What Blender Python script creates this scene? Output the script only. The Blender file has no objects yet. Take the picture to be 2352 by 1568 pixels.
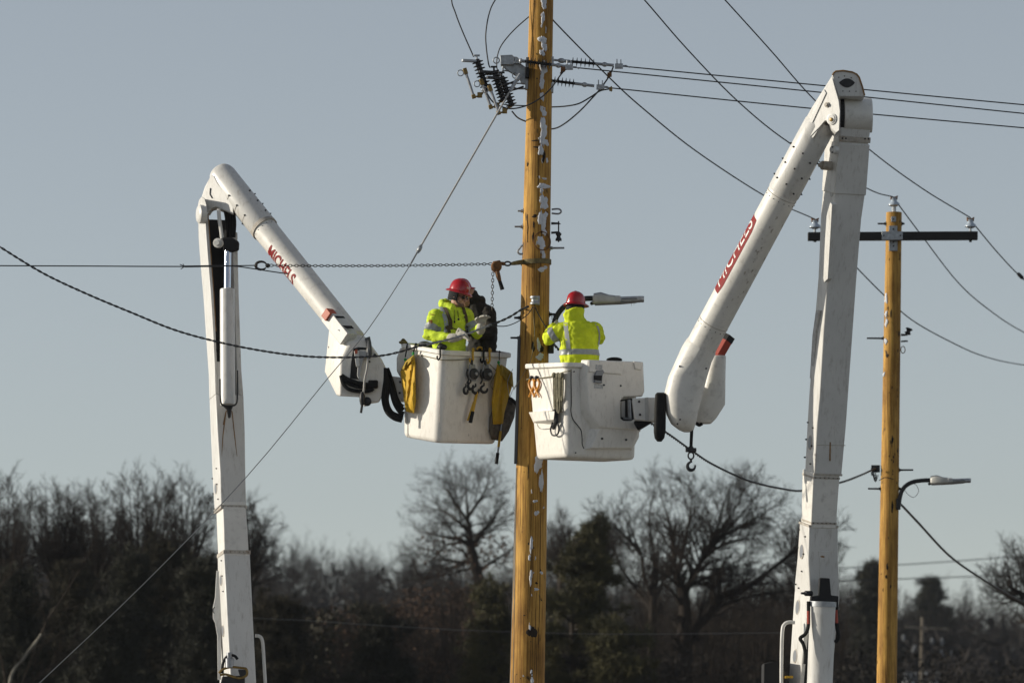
import bpy, bmesh, math, random
import numpy as np
from mathutils import Vector, Matrix, noise

SC = bpy.context.scene
COL = SC.collection
random.seed(7)
R = math.radians

# ------------------------------------------------------------------ camera
# A long lens 60 m from the pole, about eye height, tilted up 5.6 degrees.
CAM = Vector((0.0, -60.0, 1.7))
PITCH = math.atan2(5.9, 60.0)
AX = math.hypot(60.0, 5.9)
FPX = 205.0 * AX                       # focal length in photo pixels (2352 wide)
cam = bpy.data.cameras.new('camera')
cam.sensor_width = 36.0
cam.lens = 36.0 * FPX / 2352.0
cam.clip_start = 1.0
cam.clip_end = 9000.0
cam.dof.use_dof = True
cam.dof.focus_distance = AX
cam.dof.aperture_fstop = 3.2
camo = bpy.data.objects.new('camera', cam)
COL.objects.link(camo)
camo.location = CAM
camo.rotation_euler = (math.pi / 2 + PITCH, 0, 0)
SC.camera = camo

# ------------------------------------------------------------------ sky and sun
SUN_EL = R(15.0)
SUN_DIR = Vector((-0.998 * math.cos(SUN_EL), 0.06 * math.cos(SUN_EL), math.sin(SUN_EL))).normalized()
world = bpy.data.worlds.new('World')
SC.world = world
world.use_nodes = True
wn = world.node_tree
for n in list(wn.nodes):
    wn.nodes.remove(n)
sky = wn.nodes.new('ShaderNodeTexSky')
sky.sky_type = 'NISHITA'
sky.sun_disc = False
sky.sun_elevation = SUN_EL
sky.sun_rotation = math.atan2(SUN_DIR.x, SUN_DIR.y)
sky.altitude = 2000.0
sky.air_density = 1.0
sky.dust_density = 1.4
sky.ozone_density = 1.0
hsv = wn.nodes.new('ShaderNodeHueSaturation')
hsv.inputs['Saturation'].default_value = 0.48
bg = wn.nodes.new('ShaderNodeBackground')
bg.inputs['Strength'].default_value = 0.106
wo = wn.nodes.new('ShaderNodeOutputWorld')
wn.links.new(sky.outputs[0], hsv.inputs['Color'])
wn.links.new(hsv.outputs[0], bg.inputs['Color'])
wn.links.new(bg.outputs[0], wo.inputs['Surface'])

sl = bpy.data.lights.new('sun', 'SUN')
sl.energy = 4.3
sl.angle = R(0.5)
sl.color = (1.0, 0.92, 0.78)
so = bpy.data.objects.new('sun', sl)
COL.objects.link(so)
so.rotation_euler = SUN_DIR.to_track_quat('Z', 'Y').to_euler()
so.location = (-40, 10, 40)

SC.view_settings.view_transform = 'Standard'
SC.view_settings.look = 'None'
SC.view_settings.exposure = 0.0
SC.view_settings.gamma = 1.0
SC.view_settings.use_curve_mapping = False
SC.cycles.use_denoising = True
SC.cycles.max_bounces = 8
SC.cycles.diffuse_bounces = 5
SC.cycles.glossy_bounces = 3
SC.cycles.transmission_bounces = 4
SC.cycles.volume_bounces = 0
SC.cycles.transparent_max_bounces = 6
SC.render.film_transparent = False

# ------------------------------------------------------------------ photo pixel -> place
_f = Vector((0, math.cos(PITCH), math.sin(PITCH)))
_u = Vector((0, -math.sin(PITCH), math.cos(PITCH)))
def W(px, py, Y=0.0):
    """point on the sight line of a photo pixel where it meets the upright plane y = Y"""
    d = Vector((px - 1176.0, 0, 0)) + _u * (784.0 - py) + _f * FPX
    return CAM + d * ((Y - CAM.y) / d.y)
def K(Y=0.0):
    return FPX / (AX + Y)              # photo pixels per metre at depth Y
def WP(pts, Y=0.0):
    return [W(p[0], p[1], p[2] if len(p) > 2 else Y) for p in pts]

# ------------------------------------------------------------------ materials
MATS = {}
def mat(name, base, rough=0.6, metal=0.0, var=0.0, scale=8.0, stretch=(1, 1, 1), bump=0.0, bscale=None,
        dark=None, spec=0.5, sub=0.0, trans=0.0, coat=0.0, dirt=None, dirt_amt=0.0, dirt_scale=3.0, dstretch=(1, 1, 1)):
    m = bpy.data.materials.new(name)
    m.use_nodes = True
    nt = m.node_tree
    b = nt.nodes['Principled BSDF']
    b.inputs['Base Color'].default_value = (*base, 1)
    b.inputs['Roughness'].default_value = rough
    b.inputs['Metallic'].default_value = metal
    b.inputs['Specular IOR Level'].default_value = spec
    b.inputs['Coat Weight'].default_value = coat
    tc = nt.nodes.new('ShaderNodeTexCoord')
    col = None
    if var > 0 or dark:
        mp = nt.nodes.new('ShaderNodeMapping')
        mp.inputs['Scale'].default_value = stretch
        nt.links.new(tc.outputs['Object'], mp.inputs['Vector'])
        nz = nt.nodes.new('ShaderNodeTexNoise')
        nz.inputs['Scale'].default_value = scale
        nz.inputs['Detail'].default_value = 6
        nz.inputs['Roughness'].default_value = 0.65
        nt.links.new(mp.outputs[0], nz.inputs['Vector'])
        cr = nt.nodes.new('ShaderNodeValToRGB')
        lo = dark if dark else tuple(c * (1 - var) for c in base)
        hi = tuple(min(1, c * (1 + var * 0.6)) for c in base)
        cr.color_ramp.elements[0].position = 0.32
        cr.color_ramp.elements[0].color = (*lo, 1)
        cr.color_ramp.elements[1].position = 0.68
        cr.color_ramp.elements[1].color = (*hi, 1)
        nt.links.new(nz.outputs['Fac'], cr.inputs['Fac'])
        col = cr.outputs[0]
    if dirt:
        mp2 = nt.nodes.new('ShaderNodeMapping')
        mp2.inputs['Scale'].default_value = dstretch
        nt.links.new(tc.outputs['Object'], mp2.inputs['Vector'])
        n2 = nt.nodes.new('ShaderNodeTexNoise')
        n2.inputs['Scale'].default_value = dirt_scale
        n2.inputs['Detail'].default_value = 8
        n2.inputs['Roughness'].default_value = 0.7
        nt.links.new(mp2.outputs[0], n2.inputs['Vector'])
        r2 = nt.nodes.new('ShaderNodeValToRGB')
        r2.color_ramp.elements[0].position = 0.52
        r2.color_ramp.elements[0].color = (0, 0, 0, 1)
        r2.color_ramp.elements[1].position = 0.78
        r2.color_ramp.elements[1].color = (dirt_amt,) * 3 + (1,)
        nt.links.new(n2.outputs['Fac'], r2.inputs['Fac'])
        mx = nt.nodes.new('ShaderNodeMix')
        mx.data_type = 'RGBA'
        nt.links.new(r2.outputs[0], mx.inputs['Factor'])
        if col:
            nt.links.new(col, mx.inputs['A'])
        else:
            mx.inputs['A'].default_value = (*base, 1)
        mx.inputs['B'].default_value = (*dirt, 1)
        col = mx.outputs['Result']
    if col:
        nt.links.new(col, b.inputs['Base Color'])
    if bump > 0:
        mp3 = nt.nodes.new('ShaderNodeMapping')
        mp3.inputs['Scale'].default_value = stretch
        nt.links.new(tc.outputs['Object'], mp3.inputs['Vector'])
        n3 = nt.nodes.new('ShaderNodeTexNoise')
        n3.inputs['Scale'].default_value = bscale or scale * 2
        n3.inputs['Detail'].default_value = 4
        nt.links.new(mp3.outputs[0], n3.inputs['Vector'])
        bp = nt.nodes.new('ShaderNodeBump')
        bp.inputs['Strength'].default_value = bump
        bp.inputs['Distance'].default_value = 0.01
        nt.links.new(n3.outputs['Fac'], bp.inputs['Height'])
        nt.links.new(bp.outputs[0], b.inputs['Normal'])
    MATS[name] = m
    return m

def pole_wood(name, base, dark, streak):
    """pine pole: long grain streaks, darker bands, knots and checks"""
    m = bpy.data.materials.new(name)
    m.use_nodes = True
    nt = m.node_tree
    L = nt.links.new
    b = nt.nodes['Principled BSDF']
    b.inputs['Roughness'].default_value = 0.75
    b.inputs['Specular IOR Level'].default_value = 0.25
    tc = nt.nodes.new('ShaderNodeTexCoord')
    def nz(sc, scale, detail=5, rough=0.6):
        mp = nt.nodes.new('ShaderNodeMapping')
        mp.inputs['Scale'].default_value = sc
        L(tc.outputs['Object'], mp.inputs['Vector'])
        n = nt.nodes.new('ShaderNodeTexNoise')
        n.inputs['Scale'].default_value = scale
        n.inputs['Detail'].default_value = detail
        n.inputs['Roughness'].default_value = rough
        L(mp.outputs[0], n.inputs['Vector'])
        return n.outputs['Fac']
    def ramp(f, stops):
        r = nt.nodes.new('ShaderNodeValToRGB')
        e = r.color_ramp.elements
        e[0].position, e[0].color = stops[0][0], (*stops[0][1], 1)
        e[1].position, e[1].color = stops[-1][0], (*stops[-1][1], 1)
        for p, c in stops[1:-1]:
            q = e.new(p); q.color = (*c, 1)
        L(f, r.inputs['Fac'])
        return r.outputs[0]
    def mix(fac, a, bb, mode='MIX'):
        x = nt.nodes.new('ShaderNodeMix'); x.data_type = 'RGBA'; x.blend_type = mode
        if isinstance(fac, float): x.inputs['Factor'].default_value = fac
        else: L(fac, x.inputs['Factor'])
        L(a, x.inputs['A'])
        if isinstance(bb, tuple): x.inputs['B'].default_value = (*bb, 1)
        else: L(bb, x.inputs['B'])
        return x.outputs['Result']
    grain = ramp(nz((26, 26, 0.6), 1.0, 7, 0.7), [(0.33, dark), (0.5, tuple((p + q) / 2 for p, q in zip(dark, base))), (0.62, base)])
    patch = ramp(nz((3.0, 3.0, 1.1), 1.3, 6, 0.65), [(0.40, (1, 1, 1)), (0.56, (0.62, 0.56, 0.50)), (0.70, (0.30, 0.25, 0.21))])
    c = mix(0.85, grain, patch, 'MULTIPLY')
    fine = ramp(nz((80, 80, 1.5), 1.0, 4), [(0.36, (0.38, 0.33, 0.28)), (0.52, (1, 1, 1))])
    c = mix(0.8, c, fine, 'MULTIPLY')
    knots = ramp(nz((8, 8, 5), 1.0, 3, 0.5), [(0.66, (0, 0, 0)), (0.74, (1, 1, 1))])
    c = mix(knots, c, streak)
    L(c, b.inputs['Base Color'])
    bp = nt.nodes.new('ShaderNodeBump'); bp.inputs['Strength'].default_value = 0.5; bp.inputs['Distance'].default_value = 0.006
    L(nz((35, 35, 0.8), 1.0, 4), bp.inputs['Height'])
    L(bp.outputs[0], b.inputs['Normal'])
    MATS[name] = m
    return m

mat('white_paint', (0.69, 0.68, 0.65), 0.38, var=0.06, scale=3, dirt=(0.26, 0.22, 0.17), dirt_amt=0.62, dirt_scale=6.0, dstretch=(4, 4, 0.7), bump=0.04, bscale=30)
mat('white_fibre', (0.78, 0.76, 0.71), 0.45, var=0.07, scale=5, dirt=(0.24, 0.21, 0.18), dirt_amt=0.50, dirt_scale=12.0, bump=0.05, bscale=40)
mat('bucket_white', (0.82, 0.79, 0.73), 0.5, var=0.06, scale=6, dirt=(0.36, 0.32, 0.26), dirt_amt=0.50, dirt_scale=13.0, dstretch=(1.8, 1.8, 0.7), bump=0.08, bscale=50)
mat('grey_plastic', (0.46, 0.46, 0.45), 0.5, var=0.1)
mat('rust', (0.30, 0.17, 0.07), 0.85, var=0.4, scale=20)
mat('weld_band', (0.50, 0.46, 0.40), 0.7, var=0.3, scale=14, dirt=(0.25, 0.14, 0.06), dirt_amt=0.8, dirt_scale=12)
mat('black_rubber', (0.010, 0.010, 0.010), 0.75, var=0.3, scale=20, bump=0.2, spec=0.3)
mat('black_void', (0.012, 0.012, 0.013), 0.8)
mat('dark_steel', (0.035, 0.035, 0.037), 0.5, 0.4, var=0.4, scale=25)
mat('steel', (0.35, 0.36, 0.38), 0.42, 0.7, var=0.25, scale=20)
mat('galvanised', (0.42, 0.44, 0.46), 0.5, 0.6, var=0.3, scale=25)
mat('chrome', (0.62, 0.66, 0.72), 0.15, 1.0)
mat('lens_grey', (0.22, 0.23, 0.25), 0.3, 0.0)
mat('brass', (0.26, 0.17, 0.05), 0.45, 0.5, var=0.4, scale=30)
mat('red_paint', (0.42, 0.06, 0.035), 0.5, var=0.15, scale=10)
mat('orange_red', (0.50, 0.10, 0.04), 0.5, var=0.15, scale=10)
mat('decal_red', (0.25, 0.014, 0.014), 0.65, var=0.10, scale=16, spec=0.25)
mat('decal_white', (0.75, 0.74, 0.71), 0.5)
mat('decal_grey', (0.50, 0.50, 0.49), 0.5, var=0.4, scale=60)
mat('wire', (0.045, 0.045, 0.048), 0.55, 0.3)
mat('wire_grey', (0.24, 0.245, 0.25), 0.5, 0.5)
mat('cable_twist', (0.06, 0.06, 0.063), 0.5, 0.2, var=0.4, scale=40)
mat('guy_rod', (0.42, 0.41, 0.39), 0.5, 0.1)
mat('polymer', (0.018, 0.018, 0.020), 0.5)
mat('porcelain', (0.45, 0.52, 0.60), 0.15, coat=0.6)
mat('arm_black', (0.012, 0.011, 0.010), 0.7, var=0.3)
mat('snow', (0.66, 0.68, 0.72), 0.8, var=0.08, scale=30, bump=0.3, bscale=80)
mat('far_porcelain', (0.14, 0.15, 0.16), 0.5)
mat('conduit_grey', (0.07, 0.075, 0.085), 0.6)
mat('strap', (0.18, 0.14, 0.055), 0.8, var=0.5, scale=30)
mat('hoist_rust', (0.20, 0.085, 0.022), 0.7, 0.2, var=0.6, scale=30)
mat('chain_steel', (0.07, 0.062, 0.055), 0.55, 0.6, var=0.4, scale=60)
mat('canvas_yellow', (0.62, 0.37, 0.012), 0.75, var=0.2, scale=7, bump=0.25, bscale=25)
mat('canvas_yellow_dark', (0.40, 0.27, 0.02), 0.75, var=0.25, scale=8, bump=0.2, bscale=25)
mat('yellow_paint', (0.62, 0.36, 0.02), 0.5, var=0.2, scale=20)
mat('canvas_brown', (0.13, 0.11, 0.085), 0.9, var=0.6, scale=14, bump=0.3)
mat('green_cord', (0.02, 0.30, 0.05), 0.6)
mat('orange_clip', (0.62, 0.26, 0.02), 0.5, var=0.2, scale=30)
mat('rope_olive', (0.22, 0.20, 0.13), 0.8, var=0.4, scale=30)
mat('hat_red', (0.42, 0.008, 0.012), 0.22, coat=0.5, var=0.08, scale=10)
mat('hi_vis', (0.66, 0.84, 0.040), 0.8, var=0.15, scale=9, dark=(0.50, 0.64, 0.030), bump=0.25, bscale=30)
mat('hi_vis_yellow', (0.72, 0.82, 0.016), 0.8, var=0.16, scale=9, dark=(0.56, 0.66, 0.013), bump=0.25, bscale=30)
mat('reflective', (0.36, 0.38, 0.38), 0.45, 0.1, var=0.12, scale=20)
mat('harness', (0.07, 0.05, 0.02), 0.8, var=0.3, scale=20)
mat('skin', (0.55, 0.31, 0.21), 0.55, var=0.12, scale=25)
mat('beanie', (0.012, 0.012, 0.014), 0.9)
mat('stubble', (0.16, 0.10, 0.07), 0.8)
mat('sunglass', (0.008, 0.008, 0.010), 0.12)
mat('glove', (0.50, 0.48, 0.42), 0.85, var=0.25, scale=20, bump=0.3)
mat('glove_dark', (0.03, 0.028, 0.025), 0.8)
mat('jacket_dark', (0.020, 0.018, 0.014), 0.9, var=0.5, scale=10, dirt=(0.10, 0.075, 0.04), dirt_amt=0.35, dirt_scale=12, bump=0.25)
mat('pants', (0.06, 0.06, 0.07), 0.9, var=0.3)
mat('badge_orange', (0.45, 0.20, 0.02), 0.7, var=0.7, scale=60)
mat('badge_red', (0.42, 0.08, 0.07), 0.7, var=0.5, scale=60)
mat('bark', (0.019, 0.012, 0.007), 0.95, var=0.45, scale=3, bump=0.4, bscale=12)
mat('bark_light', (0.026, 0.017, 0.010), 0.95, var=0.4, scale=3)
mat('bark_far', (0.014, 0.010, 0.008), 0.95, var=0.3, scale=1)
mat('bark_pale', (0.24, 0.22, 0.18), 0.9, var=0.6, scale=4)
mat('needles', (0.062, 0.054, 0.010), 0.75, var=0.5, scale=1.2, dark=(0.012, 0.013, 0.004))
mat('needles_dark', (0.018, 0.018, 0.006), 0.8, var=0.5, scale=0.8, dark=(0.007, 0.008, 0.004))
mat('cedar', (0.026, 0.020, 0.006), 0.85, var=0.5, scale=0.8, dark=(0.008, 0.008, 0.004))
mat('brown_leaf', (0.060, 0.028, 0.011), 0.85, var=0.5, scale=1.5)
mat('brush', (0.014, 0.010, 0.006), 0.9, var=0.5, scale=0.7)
mat('ground_winter', (0.085, 0.068, 0.042), 0.95, var=0.4, scale=0.4, dirt=(0.70, 0.73, 0.78), dirt_amt=0.35, dirt_scale=0.12)
mat('asphalt', (0.05, 0.05, 0.052), 0.9, var=0.2, scale=4)
mat('tyre', (0.015, 0.015, 0.015), 0.85)
mat('glass_dark', (0.02, 0.025, 0.03), 0.08)
pole_wood('pole_wood', (0.72, 0.42, 0.098), (0.40, 0.21, 0.045), (0.06, 0.035, 0.015))
pole_wood('pole_wood_grey', (0.30, 0.27, 0.22), (0.17, 0.15, 0.12), (0.06, 0.05, 0.04))
# ------------------------------------------------------------------ building helpers
WL = {}                                 # world location of each object's mesh space
def tag(o, label=None, cat=None, group=None, kind=None):
    if label: o['label'] = label
    if cat: o['category'] = cat
    if group: o['group'] = group
    if kind: o['kind'] = kind
    return o
def thing(name, label, cat, loc, group=None):
    o = bpy.data.objects.new(name, None)
    o.empty_display_size = 0.1
    COL.objects.link(o)
    o.location = loc
    WL[o.name] = Vector(loc)
    return tag(o, label, cat, group)
def obj_from_mesh(name, me, parent=None, loc=None):
    o = bpy.data.objects.new(name, me)
    COL.objects.link(o)
    if parent:
        o.parent = parent
        WL[o.name] = WL[parent.name]
    elif loc is not None:
        o.location = loc
        WL[o.name] = Vector(loc)
    return o
def inst(name, me, M, parent):
    """a piece that shares its mesh; M is its world matrix"""
    o = bpy.data.objects.new(name, me)
    COL.objects.link(o)
    o.parent = parent
    o.matrix_local = Matrix.Translation(-WL[parent.name]) @ M
    WL[o.name] = WL[parent.name]
    return o
def basis(z, x=None):
    z = Vector(z).normalized()
    x = Vector(x) if x is not None else (Vector((1, 0, 0)) if abs(z.x) < 0.9 else Vector((0, 1, 0)))
    x = (x - z * x.dot(z)).normalized()
    y = z.cross(x)
    return x, y, z
def frame(p, z, x=None, s=1.0):
    a, b, c = basis(z, x)
    M = Matrix((a, b, c)).transposed().to_4x4()
    return Matrix.Translation(p) @ M @ Matrix.Scale(s, 4)

class MB:
    def __init__(self):
        self.v, self.f = [], []
    def add(self, vs, fs):
        n = len(self.v)
        self.v += [Vector(p) for p in vs]
        self.f += [tuple(i + n for i in f) for f in fs]
        return self
    def loft(self, rings, caps=True, closed=True):
        n = len(rings[0]); base = len(self.v)
        for r in rings: self.v += [Vector(p) for p in r]
        m = n if closed else n - 1
        for i in range(len(rings) - 1):
            a, b = base + i * n, base + (i + 1) * n
            for j in range(m):
                k = (j + 1) % n
                self.f.append((a + j, a + k, b + k, b + j))
        if caps:
            self.f.append(tuple(base + j for j in reversed(range(n))))
            e = base + (len(rings) - 1) * n
            self.f.append(tuple(e + j for j in range(n)))
        return self
    def tube(self, pts, r, n=8, caps=True, closed=False):
        pts = [Vector(p) for p in pts]
        rs = r if isinstance(r, (list, tuple)) else [r] * len(pts)
        N = len(pts); rings = []
        up = None
        for i in range(N):
            if closed: t = pts[(i + 1) % N] - pts[i - 1]
            else: t = pts[min(i + 1, N - 1)] - pts[max(i - 1, 0)]
            t.normalize()
            if up is None:
                up = Vector((0, 0, 1)) if abs(t.z) < 0.9 else Vector((0, 1, 0))
            up = (up - t * up.dot(t)).normalized()
            s = t.cross(up)
            rings.append([pts[i] + (s * math.cos(2 * math.pi * k / n) + up * math.sin(2 * math.pi * k / n)) * rs[i] for k in range(n)])
        if closed:
            base = len(self.v)
            for q in rings: self.v += q
            for i in range(N):
                a, b = base + i * n, base + ((i + 1) % N) * n
                for j in range(n):
                    k = (j + 1) % n
                    self.f.append((a + j, a + k, b + k, b + j))
        else:
            self.loft(rings, caps)
        return self
    def lathe(self, p0, axis, prof, n=14, caps=True):
        x, y, z = basis(axis)
        p0 = Vector(p0)
        self.loft([[p0 + z * t + (x * math.cos(2 * math.pi * k / n) + y * math.sin(2 * math.pi * k / n)) * max(r, 1e-4) for k in range(n)] for t, r in prof], caps)
        return self
    def box(self, c, sx, sy, sz, x=(1, 0, 0), z=(0, 0, 1)):
        c = Vector(c); ax, ay, az = basis(z, x)
        vs = [c + ax * sx / 2 * i + ay * sy / 2 * j + az * sz / 2 * k for k in (-1, 1) for j in (-1, 1) for i in (-1, 1)]
        return self.add(vs, [(0, 2, 3, 1), (4, 5, 7, 6), (0, 1, 5, 4), (2, 6, 7, 3), (0, 4, 6, 2), (1, 3, 7, 5)])
    def prism(self, poly, off):
        """closed polygon of points extruded by a vector"""
        off = Vector(off); n = len(poly)
        vs = [Vector(p) for p in poly] + [Vector(p) + off for p in poly]
        fs = [tuple(range(n)), tuple(reversed(range(n, 2 * n)))]
        for i in range(n):
            j = (i + 1) % n
            fs.append((i, i + n, j + n, j))
        return self.add(vs, fs)
    def pprism(self, pix, Y, th):
        """outline given in photo pixels, standing at depth Y, th metres thick"""
        return self.prism(WP(pix, Y), (0, th, 0))
    def cap(self, a, b, ra, rb, n=10):
        """tapered capsule"""
        a, b = Vector(a), Vector(b); d = b - a; L = max(d.length, 1e-4)
        prof = [(-ra * math.cos(t), ra * math.sin(t)) for t in (0.02, 0.5, 1.0, math.pi / 2)]
        prof += [(L + rb * math.sin(t), rb * math.cos(t)) for t in (0, 0.55, 1.05, 1.55)]
        return self.lathe(a, d if d.length > 1e-4 else (0, 0, 1), prof, n)
    def ball(self, c, rx, ry, rz, x=(1, 0, 0), z=(0, 0, 1), n=12, m=8):
        ax, ay, az = basis(z, x); c = Vector(c)
        rings = []
        for i in range(m + 1):
            t = math.pi * (i / m) * 0.98 + 0.01 * math.pi
            rings.append([c - az * rz * math.cos(t) + (ax * rx * math.cos(2 * math.pi * k / n) + ay * ry * math.sin(2 * math.pi * k / n)) * math.sin(t) for k in range(n)])
        return self.loft(rings)
    def mesh(self, name, m, origin=(0, 0, 0), smooth=40):
        me = bpy.data.meshes.new(name)
        o = Vector(origin)
        me.from_pydata([p - o for p in self.v], [], self.f)
        me.validate()
        bm = bmesh.new(); bm.from_mesh(me)
        bmesh.ops.recalc_face_normals(bm, faces=bm.faces)
        bm.to_mesh(me); bm.free()
        me.materials.append(MATS[m] if isinstance(m, str) else m)
        if smooth:
            me.polygons.foreach_set('use_smooth', [True] * len(me.polygons))
            me.set_sharp_from_angle(angle=R(smooth))
        me.update()
        return me
    def build(self, name, m, parent=None, loc=None, bevel=0.0, seg=2, smooth=40, label=None):
        if parent: org = WL[parent.name]
        else:
            if loc is None:
                xs = [p.x for p in self.v]; ys = [p.y for p in self.v]; zs = [p.z for p in self.v]
                loc = Vector(((min(xs) + max(xs)) / 2, (min(ys) + max(ys)) / 2, min(zs)))
            org = Vector(loc)
        me = self.mesh(name, m, org, smooth)
        o = obj_from_mesh(name, me, parent, None if parent else org)
        if bevel > 0:
            md = o.modifiers.new('bevel', 'BEVEL')
            md.width = bevel; md.segments = seg; md.limit_method = 'ANGLE'; md.angle_limit = R(35)
            md.harden_normals = False
        if label: o['label'] = label
        return o

def spline(pts, n=8):
    """Catmull-Rom through points"""
    pts = [Vector(p) for p in pts]
    out = []
    N = len(pts)
    for i in range(N - 1):
        p0 = pts[i - 1] if i > 0 else pts[0] * 2 - pts[1]
        p1, p2 = pts[i], pts[i + 1]
        p3 = pts[i + 2] if i + 2 < N else pts[-1] * 2 - pts[-2]
        for k in range(n):
            t = k / n
            out.append(0.5 * ((2 * p1) + (p2 - p0) * t + (2 * p0 - 5 * p1 + 4 * p2 - p3) * t * t + (3 * p1 - p0 - 3 * p2 + p3) * t ** 3))
    out.append(pts[-1])
    return out
def rrect(c, ax, ay, hx, hy, r, seg=3):
    """rounded rectangle ring"""
    out = []
    for cx, cy, a0 in ((1, 1, 0), (-1, 1, 90), (-1, -1, 180), (1, -1, 270)):
        for k in range(seg + 1):
            a = R(a0 + 90 * k / seg)
            out.append(c + ax * (cx * (hx - r) + r * math.cos(a)) + ay * (cy * (hy - r) + r * math.sin(a)))
    return out
def circ(c, ax, ay, r, n=16):
    return [c + (ax * math.cos(2 * math.pi * k / n) + ay * math.sin(2 * math.pi * k / n)) * r for k in range(n)]
def resample(pts, step):
    out = [pts[0].copy()]; acc = 0
    for a, b in zip(pts[:-1], pts[1:]):
        d = (b - a).length
        if d < 1e-9: continue
        t = step - acc
        while t <= d:
            out.append(a.lerp(b, t / d)); t += step
        acc = d - (t - step)
    return out
def hook_pts(p, s, flip=1, ax=Vector((1, 0, 0))):
    """open lifting hook hanging at p"""
    out = []
    for a in range(100, -171, -18):
        out.append(p + Vector((0, 0, -1.15 * s)) + (ax * math.cos(R(a)) * flip + Vector((0, 0, 1)) * math.sin(R(a))) * s * 0.62)
    return [p, p + Vector((0, 0, -0.4 * s))] + out
def revolve_px(mb, a, b, ra, rb, n=16):
    mb.tube([a, b], [ra, rb], n)
def text_mesh(body, size, shear=0.0, offset=0.0):
    cu = bpy.data.curves.new('lettering_source', 'FONT')
    cu.body = body; cu.size = size; cu.shear = shear; cu.offset = offset
    cu.align_x = 'CENTER'; cu.align_y = 'CENTER'; cu.resolution_u = 3
    o = bpy.data.objects.new('lettering_source', cu)
    COL.objects.link(o)
    dg = bpy.context.evaluated_depsgraph_get()
    me = bpy.data.meshes.new_from_object(o.evaluated_get(dg))
    bpy.data.objects.remove(o); bpy.data.curves.remove(cu)
    bm = bmesh.new(); bm.from_mesh(me); bpy.data.meshes.remove(me)
    bmesh.ops.triangulate(bm, faces=bm.faces)
    return bm
def bm_to_part(bm, name, m, parent, smooth=False):
    org = WL[parent.name]
    for v in bm.verts: v.co -= org
    me = bpy.data.meshes.new(name)
    bm.to_mesh(me); bm.free()
    me.materials.append(MATS[m])
    return obj_from_mesh(name, me, parent)
def remesh(mb, voxel, smooth_it=4, factor=0.5):
    me = bpy.data.meshes.new('source')
    me.from_pydata(mb.v, [], mb.f)
    bm = bmesh.new(); bm.from_mesh(me); bmesh.ops.recalc_face_normals(bm, faces=bm.faces); bm.to_mesh(me); bm.free()
    o = bpy.data.objects.new('source', me); COL.objects.link(o)
    md = o.modifiers.new('r', 'REMESH'); md.mode = 'VOXEL'; md.voxel_size = voxel
    if smooth_it:
        s = o.modifiers.new('s', 'SMOOTH'); s.factor = factor; s.iterations = smooth_it
    dg = bpy.context.evaluated_depsgraph_get()
    out = bpy.data.meshes.new_from_object(o.evaluated_get(dg))
    bpy.data.objects.remove(o); bpy.data.meshes.remove(me)
    return out
BOLT = None
def bolt_mesh():
    global BOLT
    if BOLT is None:
        BOLT = MB().lathe((0, 0, 0), (0, 0, 1), [(-0.004, 0.011), (0.006, 0.011), (0.008, 0.007), (0.016, 0.006)], 6).mesh('bolt', 'dark_steel')
    return BOLT
def bolt(p, nrm, parent, s=1.0, name='bolt'):
    return inst(name, bolt_mesh(), frame(p, nrm, s=s), parent)
# ------------------------------------------------------------------ ground
def sstep(a, b, t):
    t = max(0.0, min(1.0, (t - a) / (b - a)))
    return t * t * (3 - 2 * t)
def ground_z(x, y):
    z = sstep(25, 95, y) * 3.2
    hill = max(13.0, min(26.0, 20.6 - 0.080 * x)) + 1.6 * noise.noise(Vector((x * 0.012, y * 0.006, 0)))
    z += sstep(120, 420, y) * (hill - 3.2)
    z -= sstep(600, 1500, y) * 10
    z += sstep(60, 200, y) * 0.6 * noise.noise(Vector((x * 0.03, y * 0.03, 5)))
    return z
def make_ground():
    xs = [-2500, -1600, -1000, -600, -400, -260, -180] + list(range(-120, 121, 12)) + [180, 260, 400, 600, 1000, 1600, 2500]
    ys = [-1500, -800, -400, -200, -120, -80, -50, -20, 0, 20, 30, 40, 50, 60, 70, 80, 90, 100, 115, 130, 150, 180, 210, 240, 270, 300, 330, 360, 390, 420, 450, 500, 600, 800, 1100, 1500, 2500]
    v = [(x, y, ground_z(x, y)) for y in ys for x in xs]
    n = len(xs)
    f = [(j * n + i, j * n + i + 1, (j + 1) * n + i + 1, (j + 1) * n + i) for j in range(len(ys) - 1) for i in range(n - 1)]
    o = MB().add(v, f).build('ground', 'ground_winter', loc=(0, 0, 0), smooth=60)
    tag(o, 'winter ground with patchy snow rising to a wooded hill', kind='structure')
    rd = MB().box((0, -1.0, 0.006), 400, 9.0, 0.004).build('road', 'asphalt')
    tag(rd, 'asphalt road where the trucks are parked', kind='structure')
make_ground()

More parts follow.
